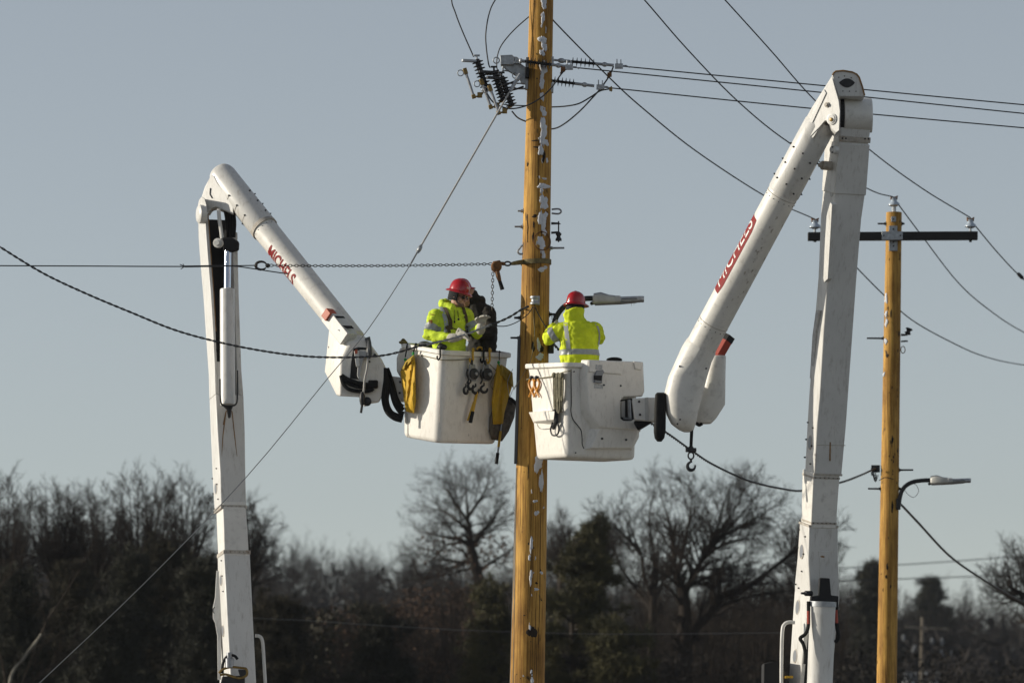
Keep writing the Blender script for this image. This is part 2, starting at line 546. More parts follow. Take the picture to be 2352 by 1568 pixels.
# ------------------------------------------------------------------ main pole
def cx_main(y): return 1243.5 - 32.5 * y / 1568.0
def hw_main(y): return 27.5 + 12.3 * y / 1568.0
def pole_frame(y, cxf, hwf, Y):
    c = W(cxf(y), y, Y)
    return c, hwf(y) / K(Y)
def on_pole(px, py, off=0.0, cxf=cx_main, hwf=hw_main, Y=0.0):
    c, r = pole_frame(py, cxf, hwf, Y)
    s = max(-0.999, min(0.999, (px - cxf(py)) / hwf(py)))
    a = math.asin(s)
    n = Vector((math.sin(a), -math.cos(a), 0))
    return c + n * (r + off), n
def pole_shaft(cxf, hwf, Y, ytop, zbot, seed, n=36):
    rings = []
    y = ytop
    base = None
    while True:
        c, r = pole_frame(y, cxf, hwf, Y)
        if c.z < zbot: break
        ring = []
        for k in range(n):
            a = 2 * math.pi * k / n
            w = 1 + 0.018 * noise.noise(Vector((math.cos(a) * 1.3 + seed, math.sin(a) * 1.3, c.z * 0.5))) + 0.010 * noise.noise(Vector((math.cos(a) * 5 + seed, math.sin(a) * 5, c.z * 0.7)))
            ring.append(c + Vector((math.cos(a), math.sin(a), 0)) * r * w)
        rings.append(ring)
        y += 40
    c, r = pole_frame(y, cxf, hwf, Y)
    c.z = zbot
    rings.append([c + Vector((math.cos(2 * math.pi * k / n), math.sin(2 * math.pi * k / n), 0)) * r for k in range(n)])
    return MB().loft(list(reversed(rings)))
def pole_patch(parent, name, m, px, py, hx, hy, th, seed, cxf=cx_main, hwf=hw_main, Y=0.0, lumpy=0.45):
    """irregular lump sitting on a pole's curved face"""
    rg = random.Random(seed)
    N = 34; rings = []
    ph = [rg.uniform(0, 6.28) for _ in range(6)]
    def rad(a):
        v = 1.0
        for i, q in enumerate(ph): v += lumpy / (i + 1.4) * math.sin((i + 2) * a + q) * 0.8
        for i, q in enumerate(ph): v += lumpy * 0.10 * math.sin((i * 2 + 7) * a + q * 3)
        return max(0.25, v)
    for s, h in ((1.0, -0.003), (0.93, 0.6 * th), (0.7, th), (0.35, th * 1.05), (0.04, th * 1.05)):
        ring = []
        for k in range(N):
            a = 2 * math.pi * k / N
            q = rad(a) * s
            p, nn = on_pole(px + hx * math.cos(a) * q, py + hy * math.sin(a) * q, h * (0.8 + 0.4 * rg.random()) if h > 0 else h, cxf, hwf, Y)
            ring.append(p)
        rings.append(ring)
    return MB().loft(rings).build(name, m, parent, smooth=70)

base_main = W(cx_main(2340), 2340, 0.0); base_main.z = 0
POLE = thing('utility_pole', 'tall new yellow pine utility pole streaked with stuck snow between the two buckets', 'utility pole', base_main)
pole_shaft(cx_main, hw_main, 0.0, -540, 0.0, 1.0).build('shaft', 'pole_wood', POLE, smooth=50)
snow_list = [(1249, 12, 5, 15), (1247, 46, 4, 12), (1246, 96, 8, 9), (1250, 112, 6, 9), (1245, 126, 6, 6), (1248, 163, 9, 9), (1245, 186, 5, 15),
             (1244, 201, 4, 9), (1245, 226, 4, 10), (1244, 253, 3, 6), (1249, 263, 6, 7), (1248, 298, 8, 20), (1246, 322, 6, 13), (1254, 331, 5, 7),
             (1242, 350, 5, 12), (1256, 372, 2, 5), (1250, 414, 6, 2), (1248, 431, 11, 7), (1244, 441, 4, 5), (1248, 469, 9, 14), (1253, 463, 4, 7),
             (1245, 510, 8, 20), (1252, 498, 5, 7), (1250, 535, 4, 9), (1243, 562, 8, 15), (1248, 588, 4, 9), (1244, 622, 8, 5), (1253, 616, 3, 3),
             (1237, 795, 4, 13), (1240, 822, 8, 7), (1236, 1066, 9, 18), (1243, 1108, 4, 24), (1229, 1153, 5, 3), (1232, 1180, 5, 5),
             (1220, 1252, 3, 18), (1216, 1282, 3, 6), (1219, 1327, 3, 16), (1232, 1354, 4, 3), (1217, 1442, 2, 6), (1243, 1316, 3, 3), (1222, 1563, 4, 6), (1220, 1543, 2, 4)]
for i, (x, y, a, b) in enumerate(snow_list):
    pole_patch(POLE, 'snow_patch', 'snow', x, y, a * 1.1, b * 1.08, 0.010, 100 + i, lumpy=0.34)
rgs = random.Random(8)
for i in range(34):
    y = rgs.uniform(0, 640) if i < 24 else rgs.uniform(1060, 1568)
    xm = 1248 - 4 * y / 640 if y < 640 else 1240 - (y - 1060) * 0.04
    pole_patch(POLE, 'snow_crumb', 'snow', xm + rgs.gauss(0, 6), y, rgs.uniform(0.8, 1.8), rgs.uniform(2.0, 7.0), 0.006, 900 + i, lumpy=0.4)
for i, (x, y, a, b) in enumerate([(1249, 363, 4, 13), (1229, 327, 8, 2), (1231, 342, 7, 2), (1224, 800, 4, 12), (1242, 803, 6, 10), (1226, 520, 2, 9), (1224, 548, 2, 12),
                                  (1213, 1085, 1.5, 18), (1222, 1452, 11, 15), (1232, 1340, 3, 3), (1212, 380, 2, 5), (1222, 1548, 1.5, 14), (1214, 1250, 2, 3), (1228, 500, 6, 4), (1204, 1414, 2, 1.5)]):
    pole_patch(POLE, 'knot', MATS.get('bark_light').name if i in (1, 2, 8, 13) else 'bark', x, y, a, b, 0.0025, 300 + i, lumpy=0.3)
# long drying checks in the wood
def check(pts, w):
    mb = MB()
    L = [on_pole(x, y, 0.0008)[0] for x, y in pts]
    for i in range(len(L) - 1):
        ww = w * (0.4 + 0.6 * math.sin(math.pi * (i + 0.5) / (len(L) - 1)))
        mb.add([L[i] + Vector((-ww, -0.001, 0)), L[i] + Vector((ww, -0.001, 0)), L[i + 1] + Vector((ww, -0.001, 0)), L[i + 1] + Vector((-ww, -0.001, 0))], [(0, 1, 2, 3)])
    mb.build('check', 'bark', POLE)
check([(1242, 1130), (1242, 1180), (1241, 1230), (1240, 1280), (1240, 1330), (1239, 1380), (1238, 1430), (1236, 1480)], 0.004)
check([(1212, 495), (1212, 510), (1213, 525), (1212, 540), (1212, 560)], 0.007)
check([(1223, 640), (1222, 690), (1222, 740), (1221, 800)], 0.003)
check([(1228, 150), (1227, 220), (1227, 300)], 0.002)
for i in range(26):
    y0 = rgs.uniform(-20, 1500); fx = rgs.uniform(-0.8, 0.85); L = rgs.uniform(40, 190)
    check([(cx_main(y0 + L * k / 5) + hw_main(y0) * fx + rgs.uniform(-0.4, 0.4), y0 + L * k / 5) for k in range(6)], rgs.uniform(0.0012, 0.0032))
for i in range(30):
    y0 = rgs.uniform(0, 1560); fx = rgs.uniform(-0.85, 0.8)
    pole_patch(POLE, 'spike_scar', 'bark_light', cx_main(y0) + hw_main(y0) * fx, y0, rgs.uniform(0.6, 1.5), rgs.uniform(0.8, 2.6), 0.0015, 1200 + i, lumpy=0.3)
# grey shaved strip low on the sunny side, dark ground-wire moulding above it
strip = MB()
for i in range(14):
    y0, y1 = 1075 + i * 37, 1075 + (i + 1) * 37
    w = 2 + 6 * i / 13
    for s, yy in ((0, y0), (1, y1)): pass
    A = [on_pole(cx_main(yy) - hw_main(yy) * 0.985, yy, 0.004)[0] for yy in (y0, y1)]
    B = [on_pole(cx_main(yy) - hw_main(yy) * 0.985 + w, yy, 0.004)[0] for yy in (y0, y1)]
    strip.add([A[0], B[0], B[1], A[1]], [(0, 1, 2, 3)])
strip.build('shaved_strip', 'pole_wood_grey', POLE)
mo = MB()
rings = []
for y in range(775, 1066, 29):
    c, r = pole_frame(y, cx_main, hw_main, 0.0)
    p = c + Vector((-math.cos(R(12)), -math.sin(R(12)), 0)) * (r + 0.010)
    rings.append(rrect(p, Vector((1, 0, 0)), Vector((0, 1, 0)), 0.018, 0.030, 0.008, 2))
mo.loft(rings).build('ground_wire_moulding', 'conduit_grey', POLE)
# hardware on the pole
def stud(px, py, side, L=0.07, r=0.011, m='galvanised', parent=None, cxf=cx_main, hwf=hw_main, Y=0.0, name='through_bolt'):
    c, rr = pole_frame(py, cxf, hwf, Y)
    d = Vector((side, -0.08, 0)).normalized()
    p = c + d * (rr - 0.01)
    mb = MB()
    mb.lathe(p, d, [(0, 0.034), (0.016, 0.034)], 4)
    mb.lathe(p, d, [(0.016, 0.020), (0.038, 0.020)], 6)
    mb.lathe(p, d, [(0.03, r), (0.03 + L, r * 0.9)], 8)
    return mb.build(name, m, parent or POLE)
stud(0, 485, -1, 0.045); stud(0, 521, -1, 0.075); stud(0, 570, 1, 0.14, 0.012); stud(0, 776, -1, 0.085, 0.012, 'dark_steel')
stud(0, 722, 1, 0.05, 0.014, 'dark_steel'); stud(0, 730, -1, 0.05, 0.014, 'dark_steel')
# eye nut, clevis and spool on the shaded side
mb = MB().tube(spline(WP([(1267, 481), (1283, 480), (1289, 485.5), (1283, 491), (1267, 490)], -0.02), 5), 0.010, 8)
mb.build('eye_nut', 'steel', POLE)
mb = MB().pprism([(1266, 510), (1284, 511), (1288, 514), (1266, 515)], -0.03, 0.05)
mb.pprism([(1266, 532), (1284, 531), (1288, 535), (1266, 536)], -0.03, 0.05)
mb.tube(WP([(1283, 508), (1283, 556)], -0.005), 0.008, 6)
sp = mb.build('clevis', 'dark_steel', POLE)
MB().lathe(W(1283, 553, -0.005), (0, 0, 1), [(0, 0.036), (0.022, 0.034), (0.04, 0.022), (0.055, 0.022), (0.07, 0.034), (0.085, 0.030)], 14).build('spool_insulator', 'polymer', POLE)
mb = MB().tube(spline([*WP([(1207, 560), (1198, 565)], -0.04), *WP([(1194, 570), (1189, 577), (1193, 583), (1200, 583), (1206, 578)], -0.04)], 4), 0.011, 8)
mb.pprism([(1201, 556), (1208, 556), (1206, 594), (1200, 594)], -0.06, 0.06)
mb.build('eye_bracket', 'galvanised', POLE)
lp = [on_pole(1244.5 + 18 * math.cos(a), 557 + 21 * math.sin(a), 0.010)[0] for a in [i * 2 * math.pi / 24 for i in range(24)]]
MB().tube(lp, 0.006, 6, closed=True).build('copper_wire_loop', 'hoist_rust', POLE)
bp = MB()
p, n = on_pole(1228, 694, 0.03)
bp.lathe(p + Vector((0, 0, -0.045)), (0, 0, 1), [(0, 0.052), (0.02, 0.052), (0.03, 0.038), (0.06, 0.038), (0.07, 0.052), (0.092, 0.05)], 12)
bp.box(p + Vector((0.035, 0.02, 0)), 0.045, 0.06, 0.10)
bp.build('service_bracket', 'galvanised', POLE, bevel=0.003)
# dead-end bracket assembly: grey casting and arms on the sunny side
br = MB()
br.pprism([(1148, 127), (1176, 126), (1181, 131), (1180, 149), (1150, 149)], -0.10, 0.15)
br.pprism([(1180, 130), (1188, 131), (1196, 139), (1196, 148), (1182, 146)], -0.08, 0.10)
br.pprism([(1152, 149), (1181, 145), (1196, 146), (1207, 154), (1208, 193), (1198, 192), (1192, 178), (1176, 168), (1163, 160)], -0.05, 0.09)
br.build('casting', 'galvanised', POLE, bevel=0.006)
MB().pprism([(1207, 132), (1214, 131), (1213, 205), (1206, 205)], -0.06, 0.10).build('mounting_plate', 'galvanised', POLE, bevel=0.003)
MB().pprism([(1206, 155), (1215, 154), (1215, 177), (1206, 178)], -0.17, 0.12).build('saddle_block', 'black_void', POLE, bevel=0.004)
tr = MB()
tr.tube(WP([(1206, 192), (1170, 192), (1158, 190)], -0.02), 0.009, 6)
tr.tube(WP([(1206, 204), (1186, 204), (1180, 201)], -0.02), 0.011, 6)
tr.tube(WP([(1155, 149), (1155, 166), (1148, 171), (1128, 170), (1118, 172)], 0.0), 0.010, 6)
tr.tube(WP([(1156, 162), (1180, 166)], -0.03), 0.008, 6)
tr.build('cutout_mounting_bar', 'galvanised', POLE)
rg = MB(); rg.tube([W(1140 + 7 * math.cos(a), 139 + 7 * math.sin(a), -0.03) for a in [i * math.pi / 7 for i in range(14)]], 0.007, 6, closed=True)
rg.build('pulling_eye', 'galvanised', POLE)
rg = MB(); rg.tube([W(1182 + 5 * math.cos(a), 173 + 7 * math.sin(a), -0.06) for a in [i * math.pi / 7 for i in range(14)]], 0.006, 6, closed=True)
rg.build('pulling_eye', 'galvanised', POLE)
for pl in ([(1266, 130), (1272, 130), (1272, 150), (1266, 150)], [(1266, 190), (1272, 190), (1271, 212), (1265, 212)]):
    MB().pprism(pl, -0.05, 0.10).build('side_plate', 'galvanised', POLE, bevel=0.003)

# ------------------------------------------------------------------ dead-end insulators
def deadend(a, b, s0, s1, nshed, label, r=0.052):
    a, b = Vector(a), Vector(b); d = b - a
    t = thing('dead_end_insulator', label, 'insulator', a, 'insulators holding the three line wires')
    L = d.length; u = d.normalized()
    MB().tube([a + d * s0 * 0.85, a + d * s1], 0.016, 10).build('core', 'polymer', t)
    for k in range(nshed):
        p = a + d * (s0 + (s1 - s0) * (k + 0.5) / nshed)
        MB().lathe(p, u, [(-0.006, 0.015), (0.0, r), (0.004, r), (0.010, 0.015)], 16).build('shed', 'polymer', t)
    e = MB().tube([a, a + d * s0 * 0.35], 0.013, 8)
    e.ball(a + d * s0 * 0.5, 0.03, 0.03, s0 * L * 0.22, z=u)
    e.tube([a + d * s0 * 0.6, a + d * s0 * 0.95], 0.019, 8)
    e.build('end_fitting', 'galvanised', t)
    e = MB().tube([a + d * s1, a + d * (s1 + (1 - s1) * 0.7)], 0.017, 8)
    e.ball(a + d * (s1 + (1 - s1) * 0.35), 0.028, 0.028, 0.035, z=u)
    e.build('end_fitting', 'galvanised', t)
    c = MB().box(a + d * 0.96 + Vector((0, 0, -0.005)), 0.09, 0.05, 0.055, x=u)
    for s in (-0.022, 0.022): c.lathe(a + d * 0.96 + u * s, (0, 0, 1), [(0.02, 0.008), (0.075, 0.007)], 6)
    c.tube([b - u * 0.02, b + u * 0.05 + Vector((0, 0, 0.01)), b + u * 0.09 + Vector((0, 0, -0.01))], 0.008, 6)
    c.build('line_clamp', 'galvanised', t, bevel=0.006)
    return t
deadend(W(1269, 138, 0.05), W(1428, 152, 0.05), 0.26, 0.62, 6, 'black dead-end insulator of the uppermost horizontal line wire')
deadend(W(1186, 139, -0.20), W(1312, 154.5, -0.20), 0.16, 0.64, 7, 'black dead-end insulator crossing in front of the snowy pole')
deadend(W(1262, 185, 0.0), W(1384, 200, 0.0), 0.06, 0.48, 6, 'black dead-end insulator of the lowest horizontal line wire')

# ------------------------------------------------------------------ fuse cutouts
def cutout(top, bot, ftop, fbot, Y, label, bar):
    t = thing('fuse_cutout', label, 'fuse cutout', W(*bot, Y), 'fuse cutouts hung beside the pole')
    A, B = W(*bot, Y), W(*top, Y)
    d = B - A; u = d.normalized(); L = d.length
    MB().tube([A, B], 0.030, 12).build('insulator_core', 'polymer', t)
    for k in range(9):
        MB().lathe(A + d * ((k + 0.6) / 9.4), u, [(-0.007, 0.028), (-0.003, 0.064), (0.002, 0.064), (0.012, 0.028)], 16).build('shed', 'polymer', t)
    F0, F1 = W(*fbot, Y - 0.05), W(*ftop, Y - 0.05)
    MB().tube([F0, F1], 0.015, 10).build('fuse_tube', 'steel', t)
    c = MB()
    c.box(F1, 0.045, 0.05, 0.07, z=(F1 - F0))
    c.box(F0, 0.045, 0.05, 0.045, z=(F1 - F0))
    c.box(F0.lerp(A, 0.45) + Vector((0, 0, -0.01)), 0.055, 0.045, 0.06)
    c.tube([F0, F0.lerp(A, 0.5) + Vector((0, 0, -0.03)), F0.lerp(A, 0.7) + Vector((0, 0, 0.01)), A], 0.012, 6)
    c.build('contact', 'brass', t, bevel=0.006)
    rg = MB(); q = F1 + Vector((-0.055, 0, -0.02))
    rg.tube([q + Vector((0.034 * math.cos(a), 0, 0.034 * math.sin(a))) for a in [i * math.pi / 7 for i in range(14)]], 0.006, 6, closed=True)
    rg.build('pull_ring', 'galvanised', t)
    h = MB()
    h.box((B + F1 + Vector((0, 0, 0.06))) / 2 + Vector((0, 0, 0.02)), (B - F1).length * 1.1, 0.05, 0.03, x=(B - F1 - Vector((0, 0, 0.05))))
    h.tube([B, B + Vector((0.0, 0, 0.05))], 0.012, 6)
    h.box(B + Vector((0.0, 0, 0.045)), 0.07, 0.03, 0.02)
    h.build('hood', 'galvanised' if bar else 'polymer', t, bevel=0.004)
    m = MB().tube([A.lerp(B, 0.5), A.lerp(B, 0.55) + Vector((0.13, 0.03, 0.02)), A.lerp(B, 0.6) + Vector((0.2, 0.05, 0.03))], 0.012, 6)
    m.build('mounting_arm', 'polymer', t)
    return t
cutout((1095, 137), (1119, 210), (1069, 164), (1088, 222), -0.05, 'outermost fuse cutout, farthest from the pole', True)
cutout((1134.5, 163), (1157, 233), (1107, 189), (1127, 246), -0.08, 'middle fuse cutout of the three beside the pole', False)
cutout((1152, 176), (1176, 245), (1126, 203), (1145.5, 259), -0.16, 'fuse cutout closest to the pole, next to the guy rod', False)

# ------------------------------------------------------------------ wires
def wire(label, pts, r=0.0075, m='wire', name='power_line', cat='wire', n=6, sp=6, group=None, Y=0.0):
    P = WP(pts, Y) if not isinstance(pts[0], Vector) else pts
    P = spline(P, sp) if sp > 1 else P
    o = MB().tube(P, r, n).build(name, m, smooth=80)
    return tag(o, label, cat, group)
def twist_strands(P, r, off, pitch, strands=2):
    mb = MB()
    for s in range(strands):
        Q = []
        for i, p in enumerate(P):
            t = (P[min(i + 1, len(P) - 1)] - P[max(i - 1, 0)]).normalized()
            x, y, _ = basis(t, (0, 0, 1))
            a = 2 * math.pi * (i / 8 + s / strands)
            Q.append(p + (x * math.cos(a) + y * math.sin(a)) * off)
        mb.tube(Q, r, 5)
    return mb
def twisted(label, pts, r=0.0085, off=0.0085, pitch=0.13, m='cable_twist', name='twisted_cable', strands=2):
    P = resample(spline(WP(pts), 12), pitch / 8)
    o = twist_strands(P, r, off, pitch, strands).build(name, m, smooth=80)
    return tag(o, label, 'cable')
wire('uppermost of the three straight line wires passing behind the tall boom elbow', [(1424, 152, 0.05), (1890, 197, 0.1), (2352, 241, 0.2), (2900, 290, 0.3)], 0.0075)
wire('middle of the three straight line wires, held by the insulator in front of the pole', [(1306, 154, -0.20), (1890, 213, -0.1), (2352, 261, 0.0), (2900, 316, 0.1)], 0.0075)
wire('lowest of the three straight line wires behind the tall boom elbow', [(1380, 200, 0.0), (1860, 249, 0.1), (2352, 294, 0.2), (2900, 343, 0.3)], 0.0075)
P2 = 16.0
wire('sagging wire from the snowy pole down to the crossarm insulator beside the tall boom',
     [(1243, 12, 0.0), (1275, 52, 0.4), (1404, 183, 2.9), (1480, 252, 4.4), (1600, 348, 7.5), (1760, 452, 12.0), (1871, 503, P2)], 0.0085)
wire('sagging wire running down to the insulator on top of the second pole',
     [(1242, -300, 0.0), (1360, -135, 1.5), (1480, 0, 3.0), (1580, 115, 4.5), (1698, 236, 6.8), (1820, 333, 9.6), (1990, 432, 14.0), (2053, 453, P2)], 0.0085)
wire('sagging wire running down to the open end insulator of the crossarm',
     [(1241, -500, 0.0), (1450, -235, 2.2), (1665, 0, 4.6), (1770, 116, 6.2), (1870, 229, 8.5), (2000, 346, 11.2), (2120, 434, 13.8), (2229, 500, P2)], 0.0085)
wire('wire leaving the top insulator of the second pole, sagging away',
     [(2053, 455, P2), (2066, 473, 16.5), (2120, 545, 19), (2200, 648, 24), (2270, 710, 29), (2352, 763, 36), (2480, 820, 46)], 0.0095)
wire('wire leaving the open crossarm end with a small splice, sagging away',
     [(2229, 503, P2), (2243, 522, 16.6), (2295, 584, 20), (2352, 642, 24), (2450, 720, 31)], 0.0095)
wire('wire leaving the hidden crossarm end and passing behind the second pole',
     [(1871, 505, P2), (1900, 542, 16.6), (1973, 620, 18.5), (2033, 680, 20), (2095, 735, 22.5), (2180, 783, 26), (2260, 818, 30), (2352, 838, 36), (2480, 850, 46)], 0.0095)
tag(MB().lathe(W(2337, 627, 22.9), (1, 0, -1), [(0, 0.02), (0.03, 0.03), (0.10, 0.03), (0.13, 0.015)], 8).build('wire_splice', 'dark_steel'),
    'small dark splice clamp on the wire leaving the crossarm end', 'clamp')
# leads and jumpers round the cutouts
wire('curved lead rising from the outermost fuse cutout to the pole top', [(1088, 131, -0.05), (1062, 72, -0.05), (1046, 30, -0.05), (1037, -5, -0.05), (1045, -80, -0.05), (1120, -150, 0.0), (1240, -180, 0)], 0.0075, name='jumper_wire')
wire('curved lead rising from the middle fuse cutout to the pole top', [(1126, 156, -0.08), (1122, 146, -0.08), (1117, 110, -0.08), (1116, 75, -0.08), (1124, 30, -0.06), (1139, -2, -0.04), (1180, -60, 0.0), (1241, -100, 0)], 0.0075, name='jumper_wire')
wire('curved lead behind the grey casting bending up to the pole', [(1152, 172, 0.04), (1142, 160, 0.04), (1142, 132, 0.04), (1152, 104, 0.04), (1180, 70, 0.04), (1216, 38, 0.02), (1240, 20, 0.0)], 0.0075, name='jumper_wire')
wire('jumper looping across the front of the snowy pole from the outermost cutout', [(1118, 214, -0.05), (1130, 232, -0.12), (1146, 243, -0.18), (1174, 250, -0.22), (1209, 243, -0.24), (1242, 225, -0.25), (1268, 200, -0.24), (1288, 172, -0.22), (1304, 155, -0.20)], 0.0085, name='jumper_wire')
wire('short jumper from the middle cutout joining the loop before the pole', [(1156, 240, -0.1), (1175, 242, -0.18), (1200, 243, -0.215), (1209, 243, -0.215)], 0.0075, name='jumper_wire')
wire('long jumper looping round behind the pole to the uppermost insulator', [(1176, 256, -0.14), (1190, 271, -0.05), (1212, 281, 0.10), (1240, 293, 0.26), (1271, 296, 0.26), (1297, 284, 0.2), (1330, 257, 0.15), (1357, 229, 0.1), (1379, 204, 0.08), (1400, 174, 0.06), (1409, 153, 0.05)], 0.0085, name='jumper_wire')
wire('shallow jumper from behind the pole to the lowest line wire', [(1212, 243, 0.18), (1245, 246, 0.24), (1271, 246, 0.22), (1301, 244, 0.16), (1330, 238, 0.1), (1357, 223, 0.06), (1379, 209, 0.03), (1404, 204, 0.0)], 0.0085, name='jumper_wire')
tag(MB().box(W(1293, 160, -0.21), 0.05, 0.035, 0.05, x=(1, 0, 1)).tube(WP([(1287, 170), (1292, 160), (1289, 152)], -0.21), 0.01, 6).build('tap_clamp', 'hoist_rust', bevel=0.006), 'bronze tap clamp on the jumper by the upper insulators', 'clamp')
tag(MB().box(W(1400, 172, 0.06), 0.05, 0.035, 0.05, x=(1, 0, 1)).tube(WP([(1395, 180), (1400, 170), (1401, 164)], 0.06), 0.01, 6).build('tap_clamp', 'hoist_rust', bevel=0.006), 'bronze tap clamp on the long jumper below the uppermost insulator', 'clamp')
tag(MB().box(W(1403, 205, 0.0), 0.035, 0.03, 0.045).tube(WP([(1404, 198), (1404, 211)], 0.0), 0.008, 6).build('tap_clamp', 'brass', bevel=0.005), 'small brass tap clamp where the lowest line wire begins', 'clamp')
# guy: fibreglass rod then strand
g = thing('guy_wire', 'long slanting guy wire with grey strain rod, running down past the boom tip', 'guy wire', W(-120, 1780, -2.2))
MB().tube(WP([(1191, 176, -0.18), (965, 568, -0.50)]), 0.0105, 8).build('strain_rod', 'guy_rod', g)
MB().tube(WP([(1195, 172, -0.16), (1187, 184, -0.185)]), 0.028, 8).tube(WP([(1189, 180, -0.18), (1172, 209, -0.205)]), 0.021, 8).build('rod_socket', 'galvanised', g)
sl_ = MB(); c = W(963, 572, -0.5); ax = (W(955, 586, -0.5) - c).normalized()
sx = Vector((0, -1, 0)).cross(ax)
sl_.tube([c + ax * 0.05 * math.cos(a) + sx * 0.018 * math.sin(a) for a in [i * math.pi / 7 for i in range(14)]], 0.009, 6, closed=True)
sl_.ball(c, 0.02, 0.02, 0.035, z=ax)
sl_.build('thimble', 'galvanised', g)
MB().tube(spline(WP([(958, 580, -0.5), (940, 612, -0.52), (845, 757, -0.66), (750, 872, -0.85), (565, 1096, -1.15), (330, 1340, -1.6), (90, 1568, -2.0), (-120, 1765, -2.2)]), 4), 0.0056, 6).build('strand', 'wire_grey', g)
MB().tube(WP([(958, 580, -0.5), (944, 605, -0.52)]), 0.010, 6).build('preformed_grip', 'wire_grey', g)
# telephone messenger, chain hoist and strap
wire('straight dark messenger wire at the hook end of the hoist chain', [(-60, 610, -0.45), (200, 611, -0.43), (420, 612, -0.42), (592, 609.5, -0.40)], 0.0072, name='messenger_wire', sp=2)
fr = MB()
for a, b in (((424, 612), (413, 607)), ((424, 612), (412, 612)), ((424, 612), (415, 618)), ((424, 612), (420, 606))):
    fr.tube(WP([a, b], -0.42), 0.005, 5)
fr.tube(WP([(424, 612), (520, 610.5)], -0.42), 0.012, 6)
tag(fr.build('wire_grip', 'wire'), 'frayed end of the wire grip on the messenger wire', 'wire grip')
wire('loose wire tail hanging beside the hook in front of the boom lettering', [(505, 611, -0.41), (540, 611.5, -0.42), (575, 616, -0.43), (620, 623, -0.43), (662, 629, -0.42)], 0.007, name='wire_tail')

HO = thing('chain_hoist', 'rusty orange lever chain hoist pulling the messenger wire to the pole', 'chain hoist', W(1140, 612, -0.35))
hb = MB()
hb.lathe(W(1140, 611, -0.42), (0, 1, 0), [(0, 0.045), (0.01, 0.058), (0.05, 0.062), (0.09, 0.06), (0.13, 0.04)], 16)
hb.pprism([(1132, 600), (1148, 597), (1153, 604), (1152, 612), (1138, 626), (1128, 618)], -0.40, 0.10)
hb.tube(WP([(1150, 605), (1160, 606)], -0.36), 0.022, 8)
hb.build('body', 'hoist_rust', HO, bevel=0.008)
MB().tube(spline(WP([(1141, 618, -0.38), (1144, 632, -0.40), (1148, 646, -0.40)]), 4), [0.022, 0.024, 0.026, 0.027, 0.027, 0.026, 0.025, 0.022, 0.02], 10).build('lever', 'hoist_rust', HO)
MB().tube(WP([(1147, 643, -0.40), (1154, 665, -0.40)]), [0.02, 0.024], 10).build('grip', 'black_rubber', HO)
MB().tube([W(1166 + 7 * math.cos(a), 605.5 + 4.5 * math.sin(a), -0.33) for a in [i * math.pi / 7 for i in range(14)]], 0.010, 6, closed=True).build('hook', 'dark_steel', HO)
hk = MB()
c = W(600, 610, -0.40)
pts = [c + Vector((0.062 * math.cos(R(a)), 0, 0.045 * math.sin(R(a)))) for a in range(20, 331, 22)]
hk.tube(pts, [0.008 + 0.008 * math.sin(math.pi * i / (len(pts) - 1)) for i in range(len(pts))], 8)
hk.ball(W(615, 610, -0.40), 0.028, 0.026, 0.026)
hk.build('hook', 'chain_steel', HO)
link = MB()
LP = [Vector((0.0175 * (1 if -math.pi / 2 <= a <= math.pi / 2 else -1) * 0 + 0.0215 * math.cos(a), 0.0125 * math.sin(a), 0)) for a in [i * math.pi / 4 + 0.01 for i in range(8)]]
LINK = link.tube(LP, 0.0056, 3, closed=True).mesh('chain_link', 'chain_steel')
def chain(a, b, parent, sag=0.0):
    d = b - a; L = d.length; n = int(L / 0.0345)
    for i in range(n):
        t = (i + 0.5) / n
        p = a.lerp(b, t) + Vector((0, 0, -sag * 4 * t * (1 - t)))
        z = Vector((0, -1, 0)) if i % 2 == 0 else Vector((0, 0, 1)) if abs(d.normalized().z) < 0.8 else Vector((1, 0, 0))
        inst('chain_link', LINK, frame(p, z, d), parent)
chain(W(620, 609.5, -0.40), W(1130, 606, -0.37), HO, 0.012)
chain(W(1132, 626, -0.38), W(1130, 712, -0.36), HO)
st = thing('pole_strap', 'worn brown webbing strap wrapped around the pole and held by the hoist', 'strap', W(1236, 604, -0.1))
c, r = pole_frame(603, cx_main, hw_main, 0.0)
ringp = []
a0, a1 = R(-265), R(35)
ang = [R(-150) + R(300) * i / 26 for i in range(27)]
inner = [c + Vector((math.sin(a), -math.cos(a), 0)) * (r + 0.006) for a in [R(-62) + R(322) * i / 30 for i in range(31)]]
sb = MB()
sb.loft([[p + Vector((0, 0, 0.028 + (p.x - c.x) * 0.03)), p + Vector((0, 0, -0.026 + (p.x - c.x) * 0.03)), p + (p - c).normalized() * 0.010 + Vector((0, 0, -0.026 + (p.x - c.x) * 0.03)), p + (p - c).normalized() * 0.010 + Vector((0, 0, 0.028 + (p.x - c.x) * 0.03))] for p in inner])
sb.build('band', 'strap', st, smooth=30)
q = W(1171, 606, -0.33); e = inner[0]
tl = MB()
def ribbon(pts, hts, th):
    return [[p + Vector((0, 0, h)), p + Vector((0, 0, -h)), p + Vector((0, th, -h)), p + Vector((0, th, h))] for p, h in zip(pts, hts)]
tl.loft(ribbon([q, q.lerp(e, 0.3), q.lerp(e, 0.7), e + Vector((0.02, -0.01, 0))], [0.014, 0.022, 0.026, 0.026], 0.012))
tl.build('tail', 'strap', st, smooth=30)

